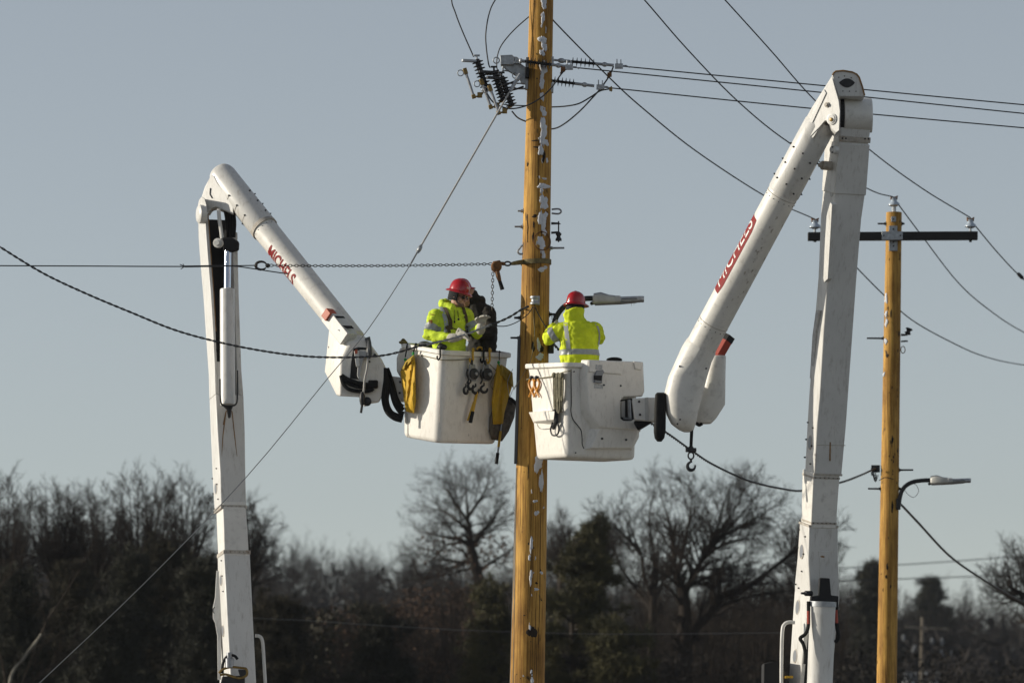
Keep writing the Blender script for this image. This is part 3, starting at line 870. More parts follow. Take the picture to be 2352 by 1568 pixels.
# twisted service cables
tw = [(-60, 528, -1.2), (0, 567, -1.1), (100, 628, -1.0), (200, 675, -0.95), (300, 717, -0.9), (400, 757, -0.85), (500, 785, -0.8), (600, 805, -0.76), (700, 818, -0.72), (792, 820.5, -0.70), (872, 817, -0.66), (918, 808, -0.62),
      (959, 796, -0.56), (1047, 775, -0.45), (1130, 745, -0.32), (1168, 729, -0.26), (1196, 712, -0.22), (1217, 702, -0.21)]
TC = thing('twisted_cable', 'twisted cable hanging in a long curve past the boom tip to the pole bracket', 'cable', W(792, 821, -0.7))
TP = resample(spline(WP(tw), 12), 0.155 / 8)
i0 = min(range(len(TP)), key=lambda i: (TP[i] - W(978, 791, -0.53)).length); i1 = min(range(len(TP)), key=lambda i: (TP[i] - W(1128, 746, -0.32)).length)
twist_strands(TP[:i0 + 1], 0.0068, 0.0072, 0.155).build('insulated_span', 'cable_twist', TC, smooth=80)
twist_strands(TP[i0:i1 + 1], 0.0085, 0.0070, 0.155).build('bare_span', 'steel', TC, smooth=80)
twist_strands(TP[i1:], 0.0075, 0.0078, 0.155).build('insulated_span', 'cable_twist', TC, smooth=80)
wire('thin drop wire looping from the twisted cable up to the pole bracket', [(1120, 748, -0.34), (1142, 749, -0.32), (1165, 748, -0.3), (1190, 738, -0.27), (1212, 722, -0.25), (1224, 705, -0.22)], 0.006, name='drop_wire')
wire('black drop wire from the bracket slanting down the pole face', [(1228, 703, -0.22), (1236, 720, -0.22), (1247, 740, -0.21), (1258, 757, -0.20), (1268, 765, -0.16)], 0.006, name='drop_wire')
wire('thin brown wire hanging down the pole face under the bracket', [(1225, 705, -0.22), (1226, 735, -0.235), (1228, 765, -0.235), (1225, 795, -0.235), (1218, 830, -0.24), (1204, 855, -0.25), (1190, 878, -0.3), (1180, 895, -0.36)], 0.0032, m='rope_olive', name='thin_cord')
cl = MB()
for a, b in (((1266, 728), (1281, 722)), ((1266, 732), (1281, 728))): cl.tube(WP([a, b], -0.05), 0.004, 5)
cl.tube(spline(WP([(1268, 735), (1276, 738), (1287, 742)], -0.05), 3), 0.004, 5)
tag(cl.build('wire_clip', 'dark_steel'), 'short bent wire ends sticking out of the pole by the lamp arm', 'wire')
twisted('twisted cable sagging behind the tall boom to the second pole',
        [(1240, 752, 0.17), (1300, 820, 1.2), (1420, 925, 3.2), (1528, 992, 5.0), (1590, 1036, 6.2), (1640, 1068, 7.2), (1720, 1104, 9.0), (1800, 1123, 10.8), (1850, 1126, 12.0), (1930, 1108, 14.0), (1975, 1092, 15.2), (2010, 1076, 15.9)], 0.0085, 0.009, 0.19)
twisted('twisted cable slanting down from the lamp on the second pole',
        [(2066, 1156, 15.9), (2074, 1163, 16.2), (2110, 1201, 18.5), (2180, 1275, 24), (2250, 1325, 31), (2330, 1372, 42), (2420, 1415, 56)], 0.0095, 0.010, 0.24)
# ------------------------------------------------------------------ street lights
def street_light(armpx, Y, hx0, hx1, hy, label, s):
    """cobra-head lamp on a bent black arm; hx0..hx1 head extent in photo px at height hy"""
    t = thing('street_light', label, 'street light', W(armpx[0][0], armpx[0][1], Y), 'lamps on black arms')
    k = K(Y)
    A = spline(WP(armpx, Y), 8)
    MB().tube(A, 0.030, 12).build('arm', 'dark_steel', t)
    MB().box(A[0] + Vector((-0.01, 0, 0.0)), 0.06, 0.07, 0.16).build('arm_bracket', 'dark_steel', t, bevel=0.008)
    L = hx1 - hx0
    def P(f, g): return (hx0 + f * L, hy + g * L)
    def ring(f, top, bot, hwid):
        c0, c1 = W(*P(f, top), Y), W(*P(f, bot), Y)
        c = (c0 + c1) / 2; h = (c0 - c1).length / 2
        return rrect(c, Vector((0, 1, 0)), Vector((0, 0, 1)), hwid, h, min(h, hwid) * 0.55, 4)
    MB().loft([ring(0.0, -0.055, 0.09, 0.07), ring(0.04, -0.085, 0.10, 0.09), ring(0.16, -0.10, 0.10, 0.115), ring(0.30, -0.065, 0.095, 0.125), ring(0.44, -0.045, 0.085, 0.125)]).build('head', 'grey_plastic' if False else 'galv_head', t, smooth=50)
    MB().loft([ring(0.02, -0.105, -0.05, 0.06), ring(0.16, -0.125, -0.05, 0.08), ring(0.32, -0.075, -0.04, 0.07), ring(0.44, -0.065, -0.045, 0.05)]).build('top_cover', 'lens_grey', t, smooth=50)
    MB().loft([ring(0.43, -0.05, 0.085, 0.13), ring(0.54, -0.05, 0.075, 0.13)]).build('collar', 'grey_plastic', t, bevel=0.006)
    MB().loft([ring(0.54, -0.030, 0.065, 0.12), ring(0.80, -0.040, 0.055, 0.12), ring(0.95, -0.045, 0.045, 0.11), ring(1.0, -0.045, 0.05, 0.09)]).build('lamp_housing', 'galvanised', t, smooth=40)
    MB().loft([ring(0.56, 0.010, 0.022, 0.126), ring(0.86, 0.002, 0.016, 0.126)]).build('slot', 'dark_steel', t)
    MB().loft([ring(0.05, 0.088, 0.112, 0.08), ring(0.56, 0.066, 0.086, 0.10), ring(0.86, 0.045, 0.06, 0.09)]).build('lens', 'lens_grey', t, smooth=60)
    MB().lathe(W(*P(0.02, 0.07), Y), (-0.6, 0, -0.2), [(0, 0.02), (0.03, 0.02), (0.04, 0.01)], 8).build('latch', 'dark_steel', t)
    return t
mat('galv_head', (0.50, 0.50, 0.47), 0.45, 0.1, var=0.15, scale=12)
street_light([(1268, 795), (1270, 765), (1273, 742), (1281, 722), (1296, 704), (1318, 692), (1342, 686), (1368, 685)], -0.05, 1361, 1479, 687, 'street lamp on a bent black arm behind the worker on the tall pole', 1)
street_light([(2065, 1157), (2067, 1142), (2072, 1126), (2082, 1114), (2098, 1106), (2118, 1103), (2142, 1102)], 15.9, 2136, 2229, 1103, 'street lamp on a bent black arm on the second pole', 1)
wire('thin loops of spare lamp wire under the second lamp arm', [(2075, 1122, 15.8), (2088, 1137, 15.8), (2100, 1141, 15.8), (2110, 1128, 15.8), (2105, 1114, 15.8), (2098, 1110, 15.8)], 0.004, name='lamp_wire')
tg = MB()
for a in ((1449, 696, 1451, 703), (1457, 695, 1456, 701), (1466, 692, 1468, 696)): tg.tube(WP([(a[0], a[1] - 6), (a[2], a[3])], -0.08), 0.0015, 4)
tag(tg.build('dry_grass_strands', 'rope_olive'), 'few dry strands hanging from the end of the lamp', 'grass')

# ------------------------------------------------------------------ second pole
def cx2(y): return 2053.5 - 16.9 * (y - 488) / 1080.0
def hw2(y): return 18.0 + 5.2 * (y - 488) / 1080.0
b2 = W(cx2(1950), 1950, P2); b2.z = 0
POLE2 = thing('utility_pole', 'yellow pine pole with black crossarm and pale insulators behind the tall boom', 'utility pole', b2)
pole_shaft(cx2, hw2, P2, 488, 0.0, 9.0, 28).build('shaft', 'pole_wood', POLE2, smooth=50)
MB().pprism([(1856, 533), (2246, 531), (2246, 550), (1856, 552)], P2 - 0.26, 0.11).build('crossarm', 'arm_black', POLE2, bevel=0.006)
MB().pprism([(2025.5, 531.5), (2073.5, 531), (2073.5, 550.5), (2025.5, 551)], P2 - 0.285, 0.02).build('gain_plate', 'galvanised', POLE2, bevel=0.003)
for a in ((2042, 518.5, 2061, 532), (2042, 552, 2061.5, 576), (2047, 497, 2058, 509)):
    MB().pprism([(a[0], a[1]), (a[2], a[1]), (a[2], a[3]), (a[0], a[3])], P2 - 0.145, 0.04).build('plate', 'galvanised', POLE2, bevel=0.002)
for x, y in ((2030, 541), (2068, 541), (2052, 503), (2052, 526), (2052, 556), (2052, 565)):
    bolt(W(x, y, P2 - 0.285 if y in (541,) else P2 - 0.147), (0, -1, 0), POLE2, 1.1)
for x, y, zt in ((2053.4, 463.5, 490), (1871.8, 514.7, 534), (2229, 513, 533)):
    k = K(P2)
    Yi = P2 - 0.20 if y > 500 else P2
    c = W(x, y + 8, Yi)
    t = obj_from_mesh('pin_insulator', MB().lathe(c, (0, 0, 1), [(-0.02, 0.035), (-0.008, 0.06), (0.0, 0.086), (0.012, 0.086), (0.035, 0.072), (0.05, 0.048), (0.075, 0.042), (0.085, 0.050), (0.10, 0.05), (0.108, 0.03)], 20).mesh('pin_insulator', 'porcelain', WL[POLE2.name], 60), POLE2)
    e = W(x, zt, Yi)
    MB().tube([e, c], 0.017 if y > 500 else 0.03, 8).build('insulator_pin', 'galvanised', POLE2)
    MB().box(c + Vector((0, 0, 0.10)), 0.10, 0.07, 0.04).tube([c + Vector((-0.055, -0.02, 0.13)), c + Vector((0, -0.03, 0.10)), c + Vector((0.055, -0.02, 0.13))], 0.012, 6).build('line_tie', 'hoist_rust', POLE2, bevel=0.008)
    if y > 500: MB().tube([W(x, 551, Yi), W(x, 556, Yi)], 0.02, 6).build('pin_nut', 'dark_steel', POLE2)
for i, (x, y, a, b) in enumerate([(2035, 687, 3, 10), (2035, 722, 3, 6), (2035.5, 742, 3, 9), (2034, 785, 2.5, 9), (2030, 860, 2, 5)]):
    pole_patch(POLE2, 'snow_patch', 'snow', x, y, a, b, 0.010, 500 + i, cx2, hw2, P2)
for i, (x, y, a, b) in enumerate([(2045, 722, 2, 8), (2037, 818, 3, 5), (2048, 1012, 2.5, 10), (2036, 1302, 2.5, 7), (2048, 1165, 3, 12), (2034, 1325, 2, 5)]):
    pole_patch(POLE2, 'knot', 'bark', x, y, a, b, 0.003, 540 + i, cx2, hw2, P2, lumpy=0.3)
for i in range(22):
    y0 = rgs.uniform(520, 1560); fx = rgs.uniform(-0.85, 0.8)
    pole_patch(POLE2, 'spike_scar', 'bark_light', cx2(y0) + hw2(y0) * fx, y0, rgs.uniform(0.6, 1.4), rgs.uniform(1.0, 5.0), 0.002, 1300 + i, cx2, hw2, P2, lumpy=0.3)
for y, sd, L in ((514, -1, 0.10), (514, 1, 0.02), (777, -1, 0.22), (1079, 1, 0.18), (1122, -1, 0.16), (1122, 1, 0.02)):
    stud(0, y, sd, L, 0.013, 'dark_steel', POLE2, cx2, hw2, P2)
for q in ([(2070, 766), (2082, 767), (2085, 770), (2070, 771)], [(2070, 782), (2084, 781), (2086, 784), (2070, 785)]):
    MB().pprism(q, P2 - 0.03, 0.05).build('clevis_arm', 'dark_steel', POLE2)
MB().lathe(W(2084, 768, P2), (0.35, 0, 1), [(0, 0.03), (0.02, 0.05), (0.04, 0.028), (0.06, 0.03), (0.08, 0.055), (0.095, 0.04)], 12).build('spool_insulator', 'polymer', POLE2)
MB().tube([W(2074 + 5 * math.cos(a), 803 + 8 * math.sin(a), P2) for a in [i * math.pi / 8 for i in range(16)]], 0.006, 6, closed=True).build('copper_wire_loop', 'hoist_rust', POLE2)
kn = MB()
rg2 = random.Random(4)
for i in range(6):
    a = (2009 + rg2.uniform(-4, 6), 1076 + rg2.uniform(-5, 5)); b_ = (2003 + rg2.uniform(-3, 12), 1095 + rg2.uniform(-6, 14))
    kn.tube(spline(WP([a, ((a[0] + b_[0]) / 2 - 4, (a[1] + b_[1]) / 2), b_, (2014 + rg2.uniform(-2, 4), 1090)], P2 - 0.05), 4), 0.006, 5)
kn.box(W(2011, 1076, P2), 0.12, 0.06, 0.10)
kn.pprism([(2001, 1073), (2020, 1074), (2020, 1078), (2001, 1077)], P2 - 0.05, 0.06)
kn.build('cable_clamp', 'dark_steel', POLE2)
MB().tube(spline(WP([(2019, 1103), (2033, 1096), (2052, 1100)], P2 - 0.17), 4), 0.006, 5).build('band_wire', 'dark_steel', POLE2)

# ------------------------------------------------------------------ far pole with transformers
FY = 200.0
def cx3(y): return 2118.5 - 2.0 * (y - 1418) / 150.0
def hw3(y): return 3.2 + 1.6 * (y - 1418) / 150.0
b3 = W(cx3(1700), 1700, FY); b3.z = ground_z(b3.x, FY) - 0.2
POLE3 = thing('utility_pole', 'small distant grey pole with two crossarms and transformers among the trees', 'utility pole', b3)
pole_shaft(cx3, hw3, FY, 1417, b3.z, 3.0, 14).build('shaft', 'pole_wood_grey', POLE3)
MB().pprism([(2078, 1436), (2178, 1441), (2178, 1446), (2078, 1441)], FY - 0.2, 0.14).build('crossarm', 'pole_wood_grey', POLE3)
MB().pprism([(2084, 1474), (2192, 1476), (2192, 1481), (2084, 1479)], FY - 0.2, 0.14).build('crossarm', 'bark', POLE3)
k3 = K(FY)
for x, y, h, tl_ in ((2075.6, 1464, 15, 0), (2141, 1471, 15, 0), (2164, 1473, 18, 0), (2099.7, 1488, 18, 0.4), (2163, 1499, 16, 0), (2187, 1502, 18, -0.1)):
    c = W(x, y, FY - 0.25); u = Vector((tl_, 0, 1)).normalized()
    MB().lathe(c - u * h / k3 / 2, u, [(0, 0.05), (h / k3 * 0.25, 0.09), (h / k3 * 0.4, 0.06), (h / k3 * 0.6, 0.09), (h / k3 * 0.8, 0.06), (h / k3, 0.04)], 8).build('cutout', 'far_porcelain', POLE3)
for x0, x1, bs in ((2064, 2108, (2083, 2095, 2103)), (2126, 2158, (2132, 2154))):
    c = W((x0 + x1) / 2, 1566, FY - 0.5); r = (x1 - x0) / 2 / k3
    tk = MB().lathe(c - Vector((0, 0, 1.1)), (0, 0, 1), [(0, r), (1.0, r), (1.1, r * 0.7), (1.15, 0.05)], 14).build('transformer', 'grey_plastic', POLE3)
    for x in bs:
        p = W(x, 1562, FY - 0.5)
        MB().lathe(p, (random.uniform(-0.3, 0.3), 0, 1), [(0, 0.08), (0.12, 0.12), (0.2, 0.08), (0.32, 0.11), (0.42, 0.05)], 8).build('bushing', 'far_porcelain', tk)
wire('upper of two far thin wires crossing behind the second pole', [(1500, 1330, 120), (1950, 1303, 120), (2150, 1291, 120), (2352, 1275, 120), (2700, 1240, 120)], 0.019, m='wire')
wire('lower of two far thin wires crossing behind the second pole', [(1500, 1352, 120), (1950, 1333, 120), (2150, 1326, 120), (2352, 1318, 120), (2700, 1300, 120)], 0.019, m='wire')
wire('faint pale wire crossing the dark trees left of the tall pole', [(480, 1415, 60), (700, 1424, 60), (900, 1437, 60), (1090, 1447, 60), (1400, 1455, 60), (1800, 1452, 60)], 0.0045, m='wire_grey')
# ------------------------------------------------------------------ bucket trucks
class Plane:
    """a flat face through p0 spanned by a (across) and b; at() drops a photo pixel onto it"""
    def __init__(s, p0, a, b):
        s.p0 = Vector(p0); s.n = Vector(a).cross(Vector(b)).normalized()
        if s.n.y > 0: s.n = -s.n
    def at(s, px, py, off=0.0):
        d = Vector((px - 1176.0, 0, 0)) + _u * (784.0 - py) + _f * FPX
        t = (s.p0 + s.n * off - CAM).dot(s.n) / d.dot(s.n)
        return CAM + d * t
    def slab(s, mb, pix, o0, o1):
        A = [s.at(x, y, o1) for x, y in pix]
        return mb.prism(A, s.n * (o0 - o1))
    def taper(s, mb, low, high, o0, o1):
        return mb.loft([[s.at(x, y, o0) for x, y in low], [s.at(x, y, o1) for x, y in high]])

class Boom:
    """round boom: photo pixel -> point on its tube"""
    def __init__(s, a, b, r0, r1):
        s.a, s.b, s.r0, s.r1 = Vector(a), Vector(b), r0, r1
        s.u = (s.b - s.a).normalized(); s.L = (s.b - s.a).length
        v = (CAM - s.a).normalized()
        s.toward = (v - s.u * v.dot(s.u)).normalized()
        s.side = s.toward.cross(s.u)
        if s.side.x < 0: s.side = -s.side        # to the right in the picture
    def rad(s, t): return s.r0 + (s.r1 - s.r0) * t
    def pt(s, t, ang, off=0.0):
        r = s.rad(t) + off
        return s.a + s.u * s.L * t + (s.toward * math.cos(ang) + s.side * math.sin(ang)) * r
    def nrm(s, ang): return s.toward * math.cos(ang) + s.side * math.sin(ang)
    def wrap(s, bm, t0, ang0, flip, m, name, parent, off):
        """lay flat lettering round the tube"""
        bmesh.ops.subdivide_edges(bm, edges=[e for e in bm.edges if e.calc_length() > 0.04], cuts=2)
        for v in bm.verts:
            t = t0 + flip * v.co.x / s.L
            v.co = s.pt(t, ang0 + flip * v.co.y / s.rad(t0), off)
        return bm_to_part(bm, name, m, parent)

def beam_rings(st, th, Yf, lz, fz=0.0):
    """box boom from photo stations (left, near edge, right, y)"""
    f = Vector((math.cos(th), math.sin(th), 0)); l = Vector((-math.sin(th), math.cos(th), 0))
    out = []
    for L, E, Rr, y in st:
        Y = Yf(y); k = K(Y); e = W(E, y, Y)
        wf = (Rr - E) / k / math.cos(th); wl = (E - L) / k / math.sin(th)
        fv = (f + Vector((0, 0, fz))) * wf; lv = (l + Vector((0, 0, lz))) * wl
        out.append((e, fv, lv))
    return out
def beam_full(rs, grow=0.0):
    R_ = []
    for e, f, l in rs:
        fu, lu = f.normalized(), l.normalized()
        a = e - fu * grow - lu * grow
        F, L = f + fu * 2 * grow, l + lu * 2 * grow
        R_.append([a, a + F, a + F + L, a + L])
    return R_
def beam_side(rs, f0, f1, l0, l1):
    """sub-box of a beam: fractions across the front (f) and the side (l)"""
    return [[e + f * f0 + l * l0, e + f * f1 + l * l0, e + f * f1 + l * l1, e + f * f0 + l * l1] for e, f, l in rs]
def lerp_st(a, b, y):
    t = (y - a[3]) / (b[3] - a[3])
    return tuple(a[i] + (b[i] - a[i]) * t for i in range(3)) + (y,)
def pick(stn, y):
    for a, b in zip(stn[:-1], stn[1:]):
        if min(a[3], b[3]) <= y <= max(a[3], b[3]): return lerp_st(a, b, y)
    return stn[0]

def chassis(T, x, y0, side):
    """truck carrying the boom: deck, cab, wheels and turntable, below the picture's edge"""
    MB().box((x, y0 + 1.0, 1.05), 0.9, 8.2, 0.28).build('frame', 'dark_steel', T, bevel=0.02)
    MB().box((x, y0 + 2.4, 1.45), 2.4, 4.9, 0.5).build('deck', 'white_paint', T, bevel=0.03)
    for s in (-1, 1): MB().box((x + s * 0.98, y0 + 2.4, 2.05), 0.44, 4.6, 0.72).build('tool_locker', 'white_paint', T, bevel=0.02)
    cb = MB().prism([Vector((x - 1.15, y0 - 3.1, 0.8)), Vector((x - 1.15, y0 - 3.1, 1.75)), Vector((x - 1.15, y0 - 2.0, 1.9)), Vector((x - 1.15, y0 - 1.55, 2.75)), Vector((x - 1.15, y0 - 0.25, 2.8)), Vector((x - 1.15, y0 - 0.25, 0.8))], (2.3, 0, 0))
    c = cb.build('cab', 'white_paint', T, bevel=0.06)
    ws = MB().prism([Vector((x - 1.0, y0 - 2.02, 1.98)), Vector((x - 1.0, y0 - 1.62, 2.68)), Vector((x + 1.0, y0 - 1.62, 2.68)), Vector((x + 1.0, y0 - 2.02, 1.98))], (0, -0.03, 0.015))
    ws.build('windscreen', 'glass_dark', c)
    for s in (-1, 1):
        MB().box((x + s * 1.155, y0 - 0.95, 2.25), 0.02, 0.95, 0.6).build('side_window', 'glass_dark', c, bevel=0.01)
        MB().lathe((x + s * 0.8, y0 - 3.1, 1.3), (0, -1, 0), [(0, 0.12), (0.03, 0.11), (0.05, 0.05)], 14).build('headlight', 'chrome', c)
    for yy in (-2.1, 2.6, 3.9):
        for s in (-1, 1):
            w = MB().lathe((x + s * 1.12, y0 + yy, 0.5), (-s, 0, 0), [(0, 0.30), (0.02, 0.46), (0.06, 0.50), (0.26, 0.50), (0.30, 0.46), (0.31, 0.30)], 24).build('wheel', 'tyre', T)
            MB().lathe((x + s * 1.13, y0 + yy, 0.5), (-s, 0, 0), [(0, 0.10), (0.02, 0.29), (0.05, 0.28)], 20).build('rim', 'white_paint', w)
    MB().lathe((x, y0 + 1.0, 1.7), (0, 0, 1), [(0, 0.42), (0.55, 0.42), (0.56, 0.52), (0.72, 0.52), (0.73, 0.45), (1.2, 0.42)], 24).build('pedestal', 'white_paint', T)

# ---------------- truck with the lower elbow
def left_truck():
    Yf = lambda y: 1.0 + 0.9 * (1568 - y) / 1118.0
    foot = W(545, 1568, 1.2)
    x0 = foot.x + 0.12
    T = thing('bucket_truck', 'white bucket truck boom with open channel, raised to the bucket carrying two workers', 'bucket truck', (x0, 1.2, 0))
    chassis(T, x0, 0.2, -1)
    th = R(20)
    lz = -0.16
    low = [(503, 534, 592, 1640), (500, 530, 587.6, 1568), (498.5, 521, 579, 1400), (497, 514, 573, 1268)]
    fib = [(498.5, 516, 571, 1275), (496, 514, 568, 1220), (493.5, 511, 562.5, 1150)]
    up = [(489.5, 508, 564.5, 1158), (485, 505.6, 563, 1085), (481, 499, 561.5, 985), (478, 495, 558.5, 905)]
    chn = [(478, 495, 558.5, 905), (476.5, 493, 554, 848), (470, 489, 551, 760), (464.4, 484, 548, 675), (457, 477, 546, 590), (452.5, 472.5, 545, 530), (452, 470, 543, 490)]
    LB = MB().loft(beam_full(beam_rings(low, th, Yf, lz))).build('lower_boom', 'white_paint', T, bevel=0.012)
    # run the boom on down to the turntable
    e, f, l = beam_rings([low[0]], th, Yf, lz)[0]
    c = e + f / 2 + l / 2
    MB().loft([[e, e + f, e + f + l, e + l], [p + Vector((x0 - c.x, 1.2 - c.y, 2.75 - c.z)) for p in (e, e + f, e + f + l, e + l)]]).build('boom_foot', 'white_paint', LB)
    MB().loft(beam_full(beam_rings(fib, th, Yf, lz))).build('insulating_section', 'white_fibre', LB, bevel=0.012)
    MB().loft(beam_full(beam_rings(up, th, Yf, lz))).build('boom_sleeve', 'white_paint', LB, bevel=0.012)
    for y, lst in ((1158, up), (1262, low)):
        s0 = pick(up + low, y); s0 = lerp_st(up[0], up[1], y) if y < 1200 else low[-1][:3] + (1262,)
        rr = beam_rings([s0, (s0[0], s0[1], s0[2], y + 9 if y < 1200 else y + 9)], th, Yf, lz)
        MB().loft(beam_full(rr, 0.006)).build('joint_band', 'weld_band', LB, bevel=0.004)
        for k in range(6):
            e, f, l = rr[0]
            bolt(e + f * ((k + 0.5) / 6) - l.normalized() * 0.008 + Vector((0, 0, -0.022)), -l, LB, 0.45)
    cr = beam_rings(chn, th, Yf, lz)
    MB().loft(beam_side(cr, 0.0, 0.10, 0.0, 1.0)).build('channel_wall', 'white_paint', LB, bevel=0.008)
    MB().loft(beam_side(cr[:-1], 0.84, 1.0, 0.02, 1.0)).build('channel_wall', 'white_paint', LB, bevel=0.008)
    MB().loft(beam_side(cr, 0.10, 0.84, 0.90, 1.0)).build('channel_back', 'black_void', LB)  # near-black colour carries the channel's deep shade and its black hoses
    # rust edge on the inner wall
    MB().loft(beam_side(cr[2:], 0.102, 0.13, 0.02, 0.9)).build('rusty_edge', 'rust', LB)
    MB().loft(beam_side([pick_r for pick_r in beam_rings([pick(chn, 905), pick(chn, 870), pick(chn, 830)], th, Yf, lz)], 0.10, 0.20, 0.0, 0.06)).build('cover_strip', 'white_paint', LB)
    # bent weld ribs on the solid face
    for xs in ([(513, 975), (519, 945), (526, 938), (533, 945), (541, 1020), (546, 1064)], [(519, 945), (512, 1000), (508, 1064)]):
        P = Plane(*[beam_rings([pick(up, 1000)], th, Yf, lz)[0][0]], *[(beam_rings([pick(up, 1000)], th, Yf, lz)[0][1]), W(500, 950, Yf(950)) - W(500, 1050, Yf(1050))])
        MB().tube([P.at(x, y, 0.0) for x, y in xs], 0.006, 6).build('weld_bead', 'rust', LB)
    # bolts and oval windows in the sunny side
    for u, v in ((210, 463), (186, 497), (213, 543), (190, 575), (219, 621), (195, 653), (236, 935), (210, 967), (240, 1013), (216, 1045), (245, 1092), (220, 1125)):
        x, y = 401.95 + u * .4507, 861.3 + v * .4507
        s0 = pick(up if y < 1158 else low, y)
        e, f, l = beam_rings([s0], th, Yf, lz)[0]
        fr_ = (s0[1] - x) / (s0[1] - s0[0])
        bolt(e + l * fr_ , -f, LB, 0.9)
    for u, v, h in ((205, 560, 26), (232, 1030, 26), (241, 1285, 28)):
        x, y = 401.95 + u * .4507, 861.3 + v * .4507
        s0 = pick(up if y < 1158 else low, y)
        e, f, l = beam_rings([s0], th, Yf, lz)[0]
        fr_ = (s0[1] - x) / (s0[1] - s0[0])
        c = e + l * fr_; lu = l.normalized(); fu = f.normalized(); up_ = fu.cross(lu)
        ring = lambda k, o: [c - fu * o + (lu * 0.05 * math.cos(a) + up_ * h / K(1.2) * 0.5 * math.sin(a)) * k for a in [i * math.pi / 10 for i in range(20)]]
        MB().loft([ring(1.0, -0.01), ring(1.0, 0.004), ring(0.85, 0.006)]).build('inspection_hole_rim', 'weld_band', LB)
        MB().loft([ring(0.84, -0.01), ring(0.84, 0.0065)]).build('inspection_hole', 'lens_grey', LB)
    # side plate that swells near the foot
    fp = [(497, 1310), (494, 1370), (489, 1395), (489, 1420), (494, 1430), (499, 1460), (500, 1560), (508, 1560), (508, 1310)]
    MB().prism([W(x, y, Yf(y) + 0.22) for x, y in fp], (0.0, 0.05, 0)).build('foot_plate', 'white_paint', LB, bevel=0.004)
    MB().tube(spline(WP([(493, 1393), (489, 1400), (492, 1408)], 1.1), 3), 0.006, 6).build('hose_clip', 'dark_steel', LB)
    # hydraulic swivel with hose at the foot
    SW = MB().lathe(W(527, 1532, 0.86), (0, 0, 1), [(0, 0.05), (0.10, 0.05), (0.11, 0.035), (0.17, 0.035)], 14).build('swivel', 'steel', T)
    MB().tube(spline(WP([(510, 1545), (513, 1520), (524, 1505), (538, 1505), (546, 1513)], 0.85), 5), 0.016, 8).build('hose', 'black_rubber', SW)
    MB().tube(spline(WP([(503, 1545), (512, 1536), (530, 1531), (555, 1533), (566, 1536), (566, 1550), (548, 1556), (520, 1548), (505, 1549)], 0.84), 5), 0.014, 8).build('clamp_ring', 'brass', SW)
    MB().pprism([(510, 1552), (562, 1550), (562, 1568), (506, 1570)], 0.86, 0.10).build('swivel_base', 'dark_steel', SW, bevel=0.01)
    MB().pprism([(546, 1536), (566, 1537), (566, 1552), (552, 1556)], 0.84, 0.06).build('swivel_arm', 'dark_steel', SW, bevel=0.01)
    # grab rail beside the foot
    MB().tube(spline(WP([(586, 1459), (595, 1460), (601, 1466), (604, 1482), (607, 1530), (611, 1600), (613, 1650)], 1.35), 5), 0.020, 10).build('grab_rail', 'white_paint', T)
    # lift cylinder in the channel
    Yc = 1.55
    CY = MB().tube(WP([(523, 931, 1.28), (522, 664, 1.50)]), 0.085, 20).build('lift_cylinder', 'white_paint', T, bevel=0.01)
    MB().tube(WP([(522, 668, 1.50), (523.5, 570, 1.58)]), 0.040, 16).build('piston_rod', 'chrome', CY)
    MB().pprism([(511, 931), (535, 931), (531, 940), (529, 957), (524, 960), (520, 940)], 1.28, 0.10).build('cylinder_foot', 'dark_steel', CY, bevel=0.01)
    MB().tube(spline(WP([(545, 850), (545, 900), (543, 926), (530, 932), (512, 930), (506, 915), (505, 870)], 1.20), 4), 0.010, 6).build('hydraulic_pipe', 'dark_steel', CY)
    MB().pprism([(509, 545), (533, 545), (549, 555), (548, 573), (533, 578), (513, 574)], 1.52, 0.12).build('rod_end', 'black_void', CY, bevel=0.015)
    MB().lathe(W(500, 558, 1.47), (-0.3, -1, 0), [(-0.05, 0.055), (0.01, 0.055), (0.012, 0.035), (0.04, 0.03)], 14).build('pivot_pin', 'white_paint', CY)
    MB().tube(spline(WP([(502, 480), (504, 505), (508, 530), (510, 548)], 1.62), 4), 0.022, 8).build('link_arm', 'white_paint', T)
    for k, (x, w) in enumerate(((520, 0.025), (528, 0.02), (536, 0.025))):
        MB().tube(spline(WP([(x - 2, 482), (x + 2, 510), (x, 545)], 1.72), 4), w, 8).build('hose', 'black_rubber', T)
    # elbow: pivot disc, bracket
    MB().lathe(W(461, 492, 1.68), (-0.95, -0.32, 0), [(-0.05, 0.11), (0.02, 0.11), (0.035, 0.09), (0.04, 0.05)], 20).build('pivot_cover', 'white_paint', LB)
    tp = [(452, 505), (453, 478), (457, 460), (463, 451), (470, 455), (474, 470), (474, 505)]
    MB().prism([W(x, y, 1.62 + (474 - x) / 200 * 0.8) for x, y in tp], Vector((0.0, 0.28, 0.0))).build('pivot_cheek', 'white_paint', LB, bevel=0.006)
    # upper boom
    B = Boom(W(507, 399.5, 1.92), W(812, 781.5, 0.50), 0.152, 0.139)
    n = 28
    UB = MB().loft([[B.pt(t, 2 * math.pi * k / n) for k in range(n)] for t in (0.33, 0.6, 0.85, 1.0)]).build('upper_boom', 'white_fibre', T, smooth=50)
    MB().loft([[B.pt(t, 2 * math.pi * k / n, o) for k in range(n)] for t, o in ((-0.022, -0.10), (-0.018, -0.055), (-0.010, -0.022), (0.002, -0.003), (0.018, 0.008), (0.335, 0.012), (0.34, 0.004))]).build('boom_sleeve', 'white_paint', UB, smooth=40)
    MB().loft([[B.pt(t, 2 * math.pi * k / n, 0.0145) for k in range(n)] for t in (0.325, 0.34)]).build('joint_band', 'weld_band', UB, smooth=40)
